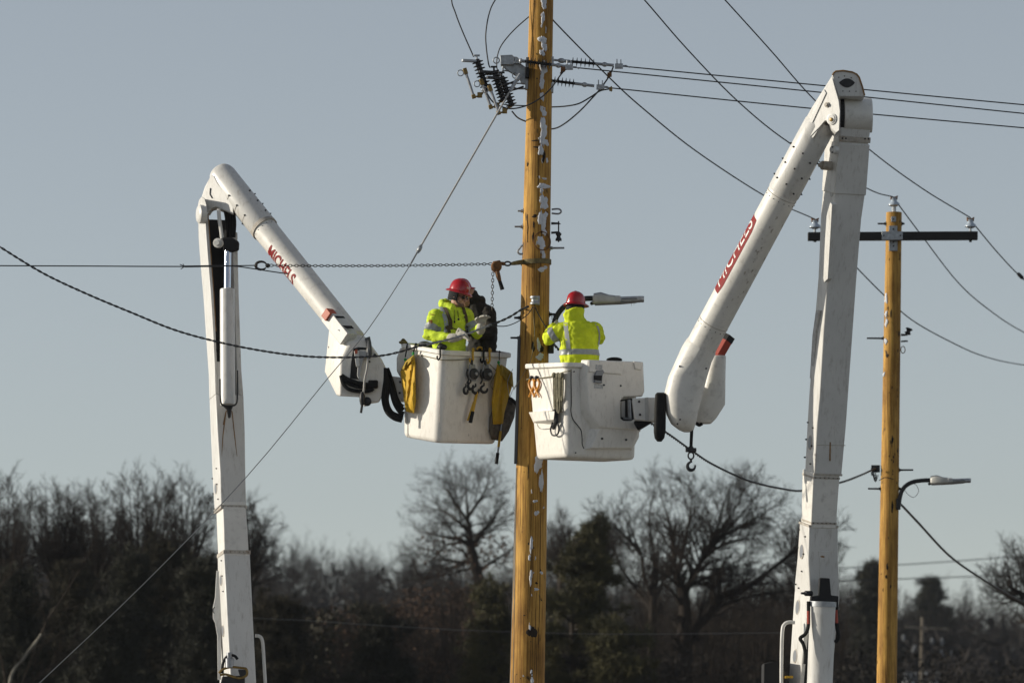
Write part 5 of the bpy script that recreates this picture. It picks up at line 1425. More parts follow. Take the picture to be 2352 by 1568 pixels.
BKR, FR_R, SD_R, ring_R = bucket(RT, [(1301, 832, -1.10), (1207, 836, -0.35), (1470, 838, -0.58)], [(1302, 1050, -1.08), (1228, 1055, -0.42), (1463, 1056, -0.60)])
rim(BKR, ring_R)
# moulded box on the front of the bucket
lowp = [(1334, 826), (1477, 831), (1480, 899), (1475, 911), (1432, 913), (1423, 919), (1423, 961), (1431, 968), (1474, 970), (1471, 992), (1360, 992), (1333, 950), (1328, 862)]
higp = [(1352, 826), (1476, 831), (1479, 897), (1473, 909), (1433, 911), (1425, 918), (1425, 961), (1432, 966), (1473, 968), (1470, 988), (1377, 980), (1353, 942), (1347, 862)]
mb = MB(); FR_R.taper(mb, lowp, higp, -0.01, 0.10); mb.build('moulded_box', 'bucket_white', BKR, bevel=0.014, seg=3)
mb = MB(); FR_R.taper(mb, [(1352, 984), (1469, 984), (1468, 1004), (1452, 1034), (1340, 1033)], [(1378, 981), (1467, 986), (1463, 1000), (1449, 1028), (1358, 1028)], -0.01, 0.075); mb.build('lower_panel', 'bucket_white', BKR, bevel=0.010, seg=3)
mb = MB(); FR_R.slab(mb, [(1424, 918), (1450, 914), (1457, 920), (1459, 960), (1450, 966), (1430, 966), (1424, 958)], -0.02, 0.004); mb.build('bracket_recess', 'black_void', BKR)
mb = MB(); FR_R.slab(mb, [(1428, 921), (1436, 920), (1436, 958), (1428, 957)], 0.0, 0.04); mb.build('pivot_block', 'grey_plastic', BKR, bevel=0.004)
MB().tube([FR_R.at(1444, 918, 0.05), FR_R.at(1446, 960, 0.05)], 0.02, 10).build('pivot_shaft', 'steel', BKR)
MB().tube([FR_R.at(1432, 960, 0.05), FR_R.at(1450, 962, 0.05)], 0.012, 8).build('pivot_rod', 'steel', BKR)
mb = MB(); FR_R.taper(mb, [(1352, 855), (1428, 862), (1436, 829), (1352, 826)], [(1353, 853), (1425, 858), (1431, 831), (1353, 828)], 0.10, 0.115); mb.build('upper_lip', 'bucket_white', BKR, bevel=0.006)
mb = MB(); FR_R.taper(mb, [(1454, 829), (1477, 831), (1473, 852), (1457, 849)], [(1456, 830), (1476, 832), (1471, 848), (1459, 846)], 0.10, 0.118); mb.build('corner_boss', 'bucket_white', BKR, bevel=0.006)
for pp, m, o in (([(1368.5, 837), (1383.5, 838), (1383.5, 849), (1368, 848)], 'decal_grey', 0.117), ([(1365, 881), (1385, 883), (1385, 893), (1364.5, 891)], 'decal_grey', 0.103)):
    mb = MB(); FR_R.slab(mb, pp, 0.09, o); mb.build('warning_label', m, BKR)
mb = MB(); FR_R.slab(mb, [(1371, 850), (1386, 849), (1388, 855), (1384, 863), (1383, 880), (1366, 878), (1367, 862)], 0.09, 0.125); mb.build('switch_box', 'lens_grey', BKR, bevel=0.004)
mb = MB(); FR_R.slab(mb, [(1367, 862), (1383, 862), (1382, 874), (1367, 872)], 0.09, 0.131); mb.build('switch', 'black_void', BKR)
for u, v in ((1030, 455), (1250, 465)): bolt(FR_R.at(1205.9 + u * .17576, 803.9 + v * .17576, 0.102), FR_R.n, BKR, 1.0)
for u, v in ((1005, 1155), (1320, 1170)): bolt(FR_R.at(1205.9 + u * .17576, 803.9 + v * .17576, 0.077), FR_R.n, BKR, 1.2)
for u, v in ((640, 280), (660, 1340)): bolt(FR_R.at(1205.9 + u * .17576, 803.9 + v * .17576, 0.001), FR_R.n, BKR, 0.8)
mb = MB(); SD_R.taper(mb, [(1214, 946), (1250, 943), (1276, 941), (1276, 976), (1226, 972)], [(1219, 947), (1250, 944), (1274, 944), (1272, 964), (1228, 968)], -0.01, 0.09); mb.build('hose_guard', 'bucket_white', BKR, bevel=0.008)
mb = MB(); SD_R.slab(mb, [(1242, 880), (1269, 879), (1269, 896), (1242, 898)], 0.0, 0.003); DC = mb.build('capacity_label', 'decal_white', BKR)
mb = MB(); SD_R.slab(mb, [(1243, 870), (1262, 869), (1262, 877), (1243, 878)], 0.0, 0.003); mb.build('warning_label', 'decal_white', BKR)
mb = MB()
for a, b in (((1242.3, 880.3), (1268.7, 879.3)), ((1268.7, 879.3), (1268.7, 895.7)), ((1268.7, 895.7), (1242.3, 897.6)), ((1242.3, 897.6), (1242.3, 880.3))):
    mb.tube([SD_R.at(*a, 0.004), SD_R.at(*b, 0.004)], 0.002, 4)
mb.build('label_border', 'decal_grey', DC)
tm = text_mesh('700 LBS', 0.1, 0.0, 0.001)
xs = [v.co.x for v in tm.verts]; w = max(xs) - min(xs)
o_, xa, ya = SD_R.at(1255.5, 888.3, 0.0055), SD_R.at(1266, 887.9, 0.0055), SD_R.at(1255.5, 884.5, 0.0055)
for v in tm.verts: v.co = o_ + (xa - o_) * (v.co.x / (w / 2)) + (ya - o_) * (v.co.y / 0.037)
bm_to_part(tm, 'lettering', 'decal_red', DC)
mb = MB()
for y in (882.6, 894.3): mb.tube([SD_R.at(1246, y, 0.004), SD_R.at(1265, y - 0.8, 0.004)], 0.0025, 4)
mb.build('small_print', 'decal_grey', DC)
# ------------------------------------------------------------------ gear hung on the buckets
Z3 = lambda u, v: (717.8 + u * .27461, 660.3 + v * .27461)
ZB = lambda u, v: (1022.1 + u * .18308, 792.4 + v * .18308)
ZR = lambda u, v: (1205.9 + u * .17576, 803.9 + v * .17576)
def hang_cloth(name, label, cat, plane, outline, off, thick, m, group=None, folds=2, seed=1):
    """stiff canvas piece: outline on a bucket face, puffed out with folds"""
    rg = random.Random(seed)
    cx = sum(p[0] for p in outline) / len(outline); cy = sum(p[1] for p in outline) / len(outline)
    # resample outline
    pts = []
    for i in range(len(outline)):
        a, b = outline[i], outline[(i + 1) % len(outline)]
        for k in range(4): pts.append((a[0] + (b[0] - a[0]) * k / 4, a[1] + (b[1] - a[1]) * k / 4))
    rings = []
    for s, o in ((1.0, off), (0.97, off + thick * 0.5), (0.8, off + thick), (0.5, off + thick * 1.15), (0.2, off + thick * 1.05), (0.02, off + thick)):
        ring = []
        for (x, y) in pts:
            X, Y_ = cx + (x - cx) * s, cy + (y - cy) * s
            w = 0.012 * math.sin((X * 0.9 + Y_ * 0.12) * 0.55 + seed) * (1 if s < 0.97 else 0.2) * folds / 2
            ring.append(plane.at(X, Y_, o + w))
        rings.append(ring)
    return MB().loft(rings).build(name, m, smooth=55) if label is None else tag(MB().loft(rings).build(name, m, smooth=55), label, cat, group)
def s_hook(label, path, plane, m, r=0.010, name='hanging_hook'):
    o = MB().tube(spline([plane.at(x, y, off) for x, y, off in path], 5), r, 7).build(name, m, smooth=80)
    return tag(o, label, 'hook')
# yellow tool bags
BG1 = thing('canvas_bag', 'bright yellow canvas bag hung on the sunny side of the two-man bucket', 'bag', SD_L.at(*Z3(800, 1040), 0.05))
o1 = [Z3(*p) for p in ((772, 618), (852, 556), (862, 640), (862, 720), (866, 950), (850, 1052), (782, 1036), (766, 950), (734, 700))]
def cloth_part(T, name, m, plane, outline, off, thick, seed):
    t = hang_cloth(name, None, None, plane, outline, off, thick, m, seed=seed)
    wl = t.location.copy(); me = t.data
    for v in me.vertices: v.co += wl - WL[T.name]
    t.location = (0, 0, 0); t.parent = T; WL[t.name] = WL[T.name]
    return t
cloth_part(BG1, 'bag_body', 'canvas_yellow', SD_L, o1, 0.035, 0.075, 1)
cloth_part(BG1, 'bag_flap', 'canvas_yellow_dark', SD_L, [Z3(*p) for p in ((775, 618), (850, 560), (852, 590), (760, 700), (740, 690))], 0.06, 0.07, 2)
BG2 = thing('canvas_bag', 'dull yellow canvas bag hung on the shaded corner of the two-man bucket', 'bag', FR_L.at(*ZB(660, 990), 0.05))
cloth_part(BG2, 'bag_body', 'canvas_yellow', FR_L, [ZB(*p) for p in ((655, 235), (705, 250), (790, 400), (842, 520), (790, 690), (745, 860), (728, 992), (600, 996), (584, 720), (600, 560), (620, 400))], 0.05, 0.05, 3)
cloth_part(BG2, 'bag_flap', 'canvas_yellow_dark', FR_L, [ZB(*p) for p in ((700, 240), (760, 275), (848, 345), (862, 545), (835, 510), (760, 450), (690, 370))], 0.09, 0.03, 4)
tag(MB().tube(spline([FR_L.at(*ZB(*p), 0.13) for p in ((850, 300), (815, 375), (785, 470), (800, 600), (815, 650))], 5), 0.0035, 5).build('white_cord', 'decal_grey'), 'thin pale cord looped over the dull yellow bag', 'cord')
tag(MB().tube(spline([FR_L.at(*ZB(*p), 0.14) for p in ((815, 650), (860, 545), (930, 455), (985, 400))], 5), 0.003, 5).build('white_cord', 'decal_grey'), 'thin pale cord rising from the brown pouch toward the pole', 'cord')
BP = thing('tool_pouch', 'dirty brown canvas tool pouch hanging at the bottom corner of the two-man bucket', 'pouch', FR_L.at(*ZB(690, 1200), 0.03))
cloth_part(BP, 'pouch_body', 'canvas_brown', FR_L, [ZB(*p) for p in ((600, 780), (760, 670), (850, 690), (890, 740), (872, 900), (800, 1080), (716, 1206), (580, 1182), (553, 1080), (560, 900))], 0.005, 0.045, 6)
MB().tube([FR_L.at(*ZB(*p), 0.07) for p in ((795, 660), (830, 675), (865, 705), (898, 742))], 0.020, 8).build('pouch_mouth', 'black_rubber', BP)
# sticks
def stick(label, pts, plane, off, segs):
    t = thing('insulated_stick', label, 'stick', plane.at(*pts[-1], off))
    for (f0, f1, r, m, nm) in segs:
        a, b = plane.at(*pts[0], off), plane.at(*pts[-1], off)
        MB().tube([a.lerp(b, f0), a.lerp(b, f1)], r, 10).build(nm, m, t)
    return t
stick('long yellow stick with black grip poking out below the two-man bucket', [ZB(712, 960), ZB(645, 1487)], FR_L, 0.055, [(0.0, 0.22, 0.010, 'steel', 'steel_section'), (0.22, 0.60, 0.0145, 'yellow_paint', 'yellow_section'), (0.60, 0.74, 0.012, 'steel', 'steel_section'), (0.74, 1.0, 0.019, 'black_rubber', 'grip')])
# two ratchet hoists hung side by side on the shaded face
def ratchet(label, c, r, hooks, handle, hookm):
    t = thing('ratchet_hoist', label, 'hoist', FR_L.at(*ZB(c[0], c[1] + 200), 0.06), 'hoists hanging on the bucket')
    P = FR_L.at(*ZB(*c), 0.05); n = FR_L.n
    MB().lathe(P, n, [(0, r * 0.8), (0.01, r), (0.05, r), (0.055, r * 0.8), (0.07, r * 0.35)], 20).build('drum', 'dark_steel', t)
    MB().prism([FR_L.at(*ZB(c[0] - 35, c[1] - 120), 0.06), FR_L.at(*ZB(c[0] + 30, c[1] - 120), 0.06), FR_L.at(*ZB(c[0] + 40, c[1] + 10), 0.06), FR_L.at(*ZB(c[0] + 40, c[1] + 90), 0.06), FR_L.at(*ZB(c[0] - 25, c[1] + 90), 0.06), FR_L.at(*ZB(c[0] - 45, c[1]), 0.06)], n * 0.02).build('side_plate', 'steel', t, bevel=0.005)
    MB().lathe(P + n * 0.07, n, [(0, r * 0.3), (0.015, r * 0.3)], 10).build('axle', 'galvanised', t)
    MB().tube([FR_L.at(*ZB(c[0], c[1] - 175), 0.07), FR_L.at(*ZB(c[0], c[1] - 110), 0.07)], 0.016, 8).build('top_eye', 'dark_steel', t)
    MB().tube(spline([FR_L.at(*ZB(c[0] + d, c[1] + e), 0.08) for d, e in ((-50, -60), (-62, 0), (-40, 70), (-60, 120))], 4), 0.010, 6).build('cable', 'dark_steel', t)
    for hx, hy, s in hooks:
        hp = [FR_L.at(*ZB(hx, hy - 80), 0.08), FR_L.at(*ZB(hx, hy - 45), 0.08)] + [FR_L.at(*ZB(hx + s * 40 * math.cos(R(a)), hy - 40 * math.sin(R(a)) * 1.05), 0.08) for a in range(100, 381, 25)]
        MB().tube(hp, [0.008, 0.010] + [0.010 + 0.007 * math.sin(math.pi * i / 11) for i in range(len(hp) - 2)], 8).build('hook', 'dark_steel', t)
    if handle:
        a, b = FR_L.at(*ZB(*handle[0]), 0.08), FR_L.at(*ZB(*handle[1]), 0.08)
        MB().tube([a, a.lerp(b, 0.68)], [0.017, 0.016], 8).build('handle', 'yellow_paint', t)
        MB().tube([a.lerp(b, 0.64), b], 0.021, 10).build('grip', 'black_rubber', t)
        MB().tube([a.lerp(b, 0.30) + Vector((-0.01, 0, 0)), a.lerp(b, 0.93) + Vector((-0.035, 0, 0))], 0.011, 8).build('lever_rod', 'yellow_paint', t)
    return t
ratchet('dark ratchet hoist with yellow handle hanging on the shaded bucket face', (335, 360), 0.062, [(262, 565, 0.65), (322, 510, 0.8), (385, 560, 1.0)], ((400, 590), (318, 970)), 'dark_steel')
ratchet('dark ratchet hoist with round drum beside the yellow-handled one', (505, 365), 0.068, [(490, 550, 1.05)], None, 'dark_steel')
# hooks over the rim
def over_rim(label, px, py_top, py_bot, m, plane, r=0.010, hook=True, dx=0):
    path = [(px + 3, py_top + 10, -0.06), (px + 2, py_top + 2, -0.03), (px, py_top, 0.02), (px + dx * 0.3, py_top + 5, 0.055), (px + dx * 0.6, (py_top + py_bot) / 2, 0.06), (px + dx, py_bot - 6, 0.06)]
    if hook: path += [(px + dx - 4, py_bot, 0.06), (px + dx - 7, py_bot - 5, 0.06), (px + dx - 6, py_bot - 9, 0.06)]
    return s_hook(label, path, plane, m, r)
over_rim('yellow hook over the rim holding the yellow-handled hoist', ZB(350, 0)[0], 801, 832, 'yellow_paint', FR_L, 0.013)
over_rim('black hook over the rim holding the round-drum hoist', ZB(485, 0)[0], 801, 832, 'black_rubber', FR_L, 0.012)
over_rim('curled yellow hook next to the black hook on the rim', ZB(560, 0)[0], 801, 834, 'yellow_paint', FR_L, 0.013)
tag(MB().tube(spline([FR_L.at(*ZB(*p), -0.02) for p in ((400, 55), (415, 32), (440, 25), (462, 38), (470, 60))], 5), 0.011, 7).build('hanging_hook', 'yellow_paint'), 'small yellow hook arching just behind the rim', 'hook')
over_rim('thin black cord over the rim holding the dull yellow bag', ZB(682, 0)[0], 806, 833, 'black_rubber', FR_L, 0.006, hook=False)
over_rim('black hook hanging alone on the rim near the bucket corner', 1011, 798, 826, 'black_rubber', SD_L, 0.010)
over_rim('black cord over the rim at the outer corner holding the bright yellow bag', 936, 789, 826, 'black_rubber', SD_L, 0.008, hook=False, dx=-5)
over_rim('second black cord over the rim above the bright yellow bag', 955, 789, 815, 'black_rubber', SD_L, 0.009, hook=False, dx=-6)
for lab, P, x, y in (('green knot on the cord of the bright yellow bag', SD_L, 931, 826), ('green knot on the second cord of the bright yellow bag', SD_L, 949, 812), ('green knot on the cord of the dull yellow bag', FR_L, ZB(672, 0)[0], 832)):
    tag(MB().ball(P.at(x, y, 0.075), 0.016, 0.016, 0.02).tube([P.at(x, y, 0.08), P.at(x + 2, y + 8, 0.08)], 0.007, 6).build('cord_knot', 'green_cord'), lab, 'knot')
tag(MB().tube(spline([SD_L.at(*Z3(*p), 0.012) for p in ((870, 560), (960, 578), (1060, 600), (1085, 604))] + [FR_L.at(*Z3(*p), 0.015) for p in ((1110, 606), (1200, 606), (1300, 598), (1350, 592))], 5), 0.006, 6).build('tool_rope', 'rope_olive'), 'olive tool rope strung below the rim of the two-man bucket', 'rope')
tag(MB().tube(spline([FR_L.at(*ZB(*p), 0.05) for p in ((560, 240), (600, 280), (640, 330), (600, 420), (575, 500), (610, 570))], 5), 0.005, 6).build('thin_cord', 'rope_olive'), 'thin brown cord dangling beside the dull yellow bag', 'cord')
# things lying on the rim of the two-man bucket
tag(MB().ball(W(926, 786, 0.16), 0.05, 0.04, 0.022).tube(spline(WP([(921, 785, 0.15), (926, 779, 0.15), (932, 784, 0.15)]), 4), 0.012, 6).build('rolled_strap', 'strap'), 'small dark rolled strap on the outer corner of the rim', 'strap')
tag(MB().ball(W(985, 792, 0.06), 0.11, 0.05, 0.03).ball(W(975, 790, 0.08), 0.07, 0.05, 0.035).build('folded_cloth', 'conduit_grey'), 'dark green folded cloth on the rim by the worker in hi-vis', 'cloth')
tag(MB().ball(W(1016, 797, -0.24), 0.055, 0.04, 0.035).tube(spline(WP([(1004, 800, -0.22), (1010, 790, -0.22), (1020, 793, -0.22), (1024, 801, -0.22)]), 4), 0.012, 6).build('tool_clamp', 'dark_steel'), 'dark tool clamp on the rim corner below the worker', 'clamp')

# gear on the one-man bucket
def clip(label, x, tilt):
    t = thing('spring_clip', label, 'clip', SD_R.at(*ZR(x, 610), 0.04), 'orange clips on the bucket')
    for s in (-1, 1):
        MB().tube(spline([SD_R.at(*ZR(x + d * s + tilt * e * 0.05, e), 0.04) for d, e in ((8, 370), (34, 420), (30, 470), (4, 530), (-22, 580), (-34, 612))], 5), [0.012] * 10 + [0.013] * 6 + [0.010] * 10, 8).build('jaw', 'orange_clip', t)
    MB().ball(SD_R.at(*ZR(x, 362), 0.045), 0.026, 0.022, 0.026).build('spring', 'dark_steel', t)
    return t
clip('orange spring clip at the outer edge of the one-man bucket', 85, 0)
clip('orange spring clip next to the weight label of the one-man bucket', 150, 0)
tag(MB().tube(spline([SD_R.at(*ZR(*p), 0.03) for p in ((20, 385), (60, 375), (150, 370), (250, 360), (360, 340), (430, 315), (500, 290), (560, 275))] + [FR_R.at(*ZR(600, 268), 0.012)], 4), 0.007, 6).build('tool_rope', 'rope_olive'), 'brown rope strung below the rim of the one-man bucket', 'rope')
HK = thing('rope_hank', 'hank of grey-green rope loops hanging at the bucket corner', 'rope', SD_R.at(*ZR(390, 1110), 0.05))
for i, (xa, xb, bot, r) in enumerate(((378, 400, 780, 0.012), (395, 425, 840, 0.012), (425, 455, 820, 0.010), (445, 478, 800, 0.011), (470, 490, 660, 0.009), (412, 440, 690, 0.011))):
    pts = [(xa, 320), (xa - 2, 450), (xa + 2, 600), (xa + 4, bot - 60), ((xa + xb) / 2, bot), (xb, bot - 60), (xb + 4, 600), (xb + 8, 450), (xb + 6, 300)]
    MB().tube(spline([SD_R.at(*ZR(*p), 0.035 + 0.008 * (i % 3)) for p in pts], 5), r, 7).build('rope_loop', 'rope_olive', HK)
MB().tube(spline([SD_R.at(*ZR(*p), 0.045) for p in ((395, 760), (372, 900), (352, 970), (333, 1040), (350, 1100), (390, 1115), (430, 1090), (443, 1030), (430, 950), (425, 850), (430, 780))], 5), 0.010, 7).build('rope_loop', 'dark_steel', HK)
MB().tube(spline([SD_R.at(*ZR(*p), 0.06) for p in ((385, 780), (395, 860), (405, 930), (375, 1000), (380, 1020))], 5), 0.022, 8).build('rope_bundle', 'dark_steel', HK)
for x in (378, 430, 480):
    MB().ball(SD_R.at(*ZR(x, 330), 0.05), 0.026, 0.026, 0.034).build('rope_knot', 'rope_olive', HK)
tag(MB().tube(spline([FR_R.at(*ZR(*p), o) for p, o in (((602, 250), 0.012), ((601, 400), 0.01), ((604, 560), 0.01), ((604, 700), 0.01), ((600, 800), 0.012))] + [FR_R.at(*ZR(*p), o) for p, o in (((625, 900), 0.012), ((690, 985), 0.015), ((733, 1050), 0.03), ((745, 1150), 0.04), ((748, 1230), 0.045), ((770, 1285), 0.06))], 5), 0.0055, 6).build('black_cord', 'black_rubber'),
    'thin black cord running down the corner of the one-man bucket', 'cord')
tag(MB().tube(spline([SD_R.at(*ZR(*p), 0.02) for p in ((150, 950), (170, 1000), (210, 1028), (280, 1025), (335, 1018))], 5), 0.0035, 5).build('white_cord', 'decal_grey'), 'thin pale loop of cord under the hose guard', 'cord')
tag(MB().ball(W(1411, 826, -0.30), 0.09, 0.05, 0.03).build('folded_cloth', 'black_rubber'), 'dark folded cloth lying on the far rim of the one-man bucket', 'cloth')
tag(MB().tube(spline(WP([(1308, 770, -0.6), (1312, 795, -0.62), (1313, 815, -0.62), (1314, 828, -0.6)]), 4), 0.004, 5).build('thin_cord', 'dark_steel'), 'thin dark cord hanging under the elbow of the lone worker', 'cord')
# ------------------------------------------------------------------ people
def wrinkle(me, amp, sc, seed, stretch=(1, 1, 1)):
    n = len(me.vertices)
    nor = [v.normal.copy() for v in me.vertices]
    for v, q in zip(me.vertices, nor):
        p = Vector((v.co.x * stretch[0], v.co.y * stretch[1], v.co.z * stretch[2])) * sc + Vector((seed, 0, 0))
        d = 1 - abs(noise.noise(p)) * 3.2
        v.co += q * amp * (d + 0.5 * noise.noise(p * 2.3))
def part_from_mesh(me, name, m, parent, smooth=180):
    for v in me.vertices: v.co -= WL[parent.name]
    me.materials.clear(); me.materials.append(MATS[m])
    me.name = name
    me.polygons.foreach_set('use_smooth', [True] * len(me.polygons))
    return obj_from_mesh(name, me, parent)
def bands_from(me_world, pred_list, name, m, parent, cuts, off=0.004):
    """reflective tape: faces of the garment between cutting planes, lifted off the cloth"""
    bm = bmesh.new(); bm.from_mesh(me_world)
    for co, no in cuts:
        bmesh.ops.bisect_plane(bm, geom=bm.verts[:] + bm.edges[:] + bm.faces[:], plane_co=co, plane_no=no)
    bm.normal_update()
    kill = [f for f in bm.faces if not pred_list(f.calc_center_median(), f.normal)]
    bmesh.ops.delete(bm, geom=kill, context='FACES')
    for v in bm.verts: v.co += v.normal * off
    if not bm.faces: bm.free(); return None
    me = bpy.data.meshes.new(name); bm.to_mesh(me); bm.free()
    return part_from_mesh(me, name, m, parent)
def ell_ring(c, rx, ry, x, n=20):
    c = Vector(c); x = Vector(x); x = Vector((x.x, x.y, 0)).normalized(); y = Vector((-x.y, x.x, 0))
    return [c + x * rx * math.cos(2 * math.pi * k / n) + y * ry * math.sin(2 * math.pi * k / n) for k in range(n)]
def head_mb(mb, c, fwd, up, s=1.0):
    """head centred at c looking along fwd"""
    f = Vector(fwd).normalized(); u = (Vector(up) - f * Vector(up).dot(f)).normalized(); r = f.cross(u)
    P = lambda a, b, d: c + (r * a + f * b + u * d) * s
    mb.ball(P(0, -0.01, 0.035), 0.076 * s, 0.096 * s, 0.092 * s, x=r, z=u)            # skull
    mb.ball(P(0, 0.025, -0.045), 0.060 * s, 0.066 * s, 0.075 * s, x=r, z=u)           # face and jaw
    mb.ball(P(0, 0.068, -0.096), 0.026 * s, 0.024 * s, 0.020 * s, x=r, z=u)           # chin
    mb.cap(P(0, 0.088, 0.015), P(0, 0.108, -0.026), 0.010 * s, 0.016 * s, 8)          # nose
    mb.ball(P(0, 0.086, -0.060), 0.025 * s, 0.014 * s, 0.012 * s, x=r, z=u)           # lips
    mb.ball(P(0, 0.078, 0.030), 0.052 * s, 0.020 * s, 0.012 * s, x=r, z=u)            # brow
    for q in (-1, 1):
        mb.ball(P(0.078 * q, -0.005, -0.012), 0.012 * s, 0.022 * s, 0.033 * s, x=r, z=u)   # ears
        mb.ball(P(0.040 * q, 0.060, -0.028), 0.024 * s, 0.022 * s, 0.026 * s, x=r, z=u)    # cheeks
    return P
def hard_hat(T, c, fwd, up, s=1.0, brim_full=True):
    s = s * 0.88; vs = 1.08
    f = Vector(fwd).normalized(); u = (Vector(up) - f * Vector(up).dot(f)).normalized(); r = f.cross(u)
    n = 32
    rings = []
    for h, k in ((0.0, 1.0), (0.03, 0.995), (0.06, 0.965), (0.09, 0.90), (0.115, 0.78), (0.135, 0.60), (0.148, 0.38), (0.153, 0.16), (0.154, 0.01)):
        rings.append([c + u * h * s * vs + (r * 0.112 * math.cos(2 * math.pi * j / n) + f * 0.137 * math.sin(2 * math.pi * j / n)) * k * s for j in range(n)])
    H = MB().loft(rings).build('hard_hat', 'hat_red', T, smooth=70)
    def br(k, h):
        out = []
        for j in range(n):
            a = 2 * math.pi * j / n
            w = 0.030 + 0.024 * max(0, math.sin(a)) + 0.012 * max(0, -math.sin(a))
            out.append(c + u * (h - 0.010 * k) * s + r * (0.112 + w * k) * math.cos(a) * s + f * (0.137 + w * k) * math.sin(a) * s)
        return out
    MB().loft([br(0.0, 0.012), br(0.6, 0.006), br(1.0, -0.004), br(1.0, -0.011), br(0.5, -0.003), br(-0.1, -0.004)], caps=False).build('brim', 'hat_red', H, smooth=60)
    MB().tube([c + u * (0.151 - 0.16 * (q / 8.0) ** 2 * 0.55) * s * vs + f * 0.115 * (q / 8.0) * s for q in range(-8, 9)], 0.011 * s, 8).build('ridge', 'hat_red', H)
    return H, f, u, r
def glove(T, wrist, palm, fdir, side, m='glove', curl=0.5, s=1.0, name='glove'):
    """hand: wrist -> palm centre, fingers along fdir curling, thumb to one side"""
    mb = MB()
    w, p = Vector(wrist), Vector(palm)
    d = (p - w).normalized(); fd = Vector(fdir).normalized()
    sd = Vector(side); sd = (sd - d * sd.dot(d)).normalized()
    nrm = d.cross(sd)
    mb.cap(w - d * 0.04, w + d * 0.01, 0.036 * s, 0.034 * s)
    mb.ball(p, 0.046 * s, 0.024 * s, 0.055 * s, x=sd, z=d)
    for i, (o, L) in enumerate(((0.034, 0.075), (0.012, 0.085), (-0.011, 0.080), (-0.033, 0.062))):
        a = p + d * 0.040 * s + sd * o * s
        b = a + (d * 0.6 + fd * 0.5).normalized() * L * 0.45 * s
        c = b + (d * (0.6 - curl) + fd * (0.5 + curl)).normalized() * L * 0.35 * s
        e = c + (fd + nrm * 0.2).normalized() * L * 0.30 * s
        mb.cap(a, b, 0.0125 * s, 0.0115 * s, 8).cap(b, c, 0.0115 * s, 0.0105 * s, 8).cap(c, e, 0.0105 * s, 0.009 * s, 8)
    a = p + sd * 0.040 * s - d * 0.015 * s
    b = a + (sd * 0.7 + d * 0.5 + fd * 0.3).normalized() * 0.045 * s
    c = b + (d * 0.6 + fd * 0.7).normalized() * 0.035 * s
    mb.cap(a, b, 0.016 * s, 0.013 * s, 8).cap(b, c, 0.013 * s, 0.011 * s, 8)
    me = remesh(mb, 0.006, 2)
    return part_from_mesh(me, name, m, T)
def legs_mb(mb, hip, x, feet_z):
    """pelvis and two standing legs"""
    hip = Vector(hip); x = Vector((x[0], x[1], 0)).normalized(); f = Vector((-x.y, x.x, 0))
    for s in (-1, 1):
        h = hip + x * 0.09 * s; k = h + Vector((0, 0, -0.43)) + x * 0.03 * s + f * 0.03
        a = Vector((k.x + x.x * 0.02 * s, k.y + x.y * 0.02 * s, feet_z + 0.09)) - f * 0.02
        mb.cap(h, k, 0.095, 0.065).cap(k, a, 0.065, 0.048)
    mb.ball(hip, 0.17, 0.13, 0.13, x=x)
def shoes(T, hip, x, feet_z):
    hip = Vector(hip); x = Vector((x[0], x[1], 0)).normalized(); f = Vector((-x.y, x.x, 0))
    for s in (-1, 1):
        p = Vector((hip.x, hip.y, feet_z + 0.055)) + x * 0.14 * s + f * 0.04
        MB().ball(p, 0.05, 0.14, 0.055, x=x).box(p - Vector((0, 0, 0.035)), 0.095, 0.27, 0.03, x=x).build('boot', 'glove_dark', T, smooth=60)

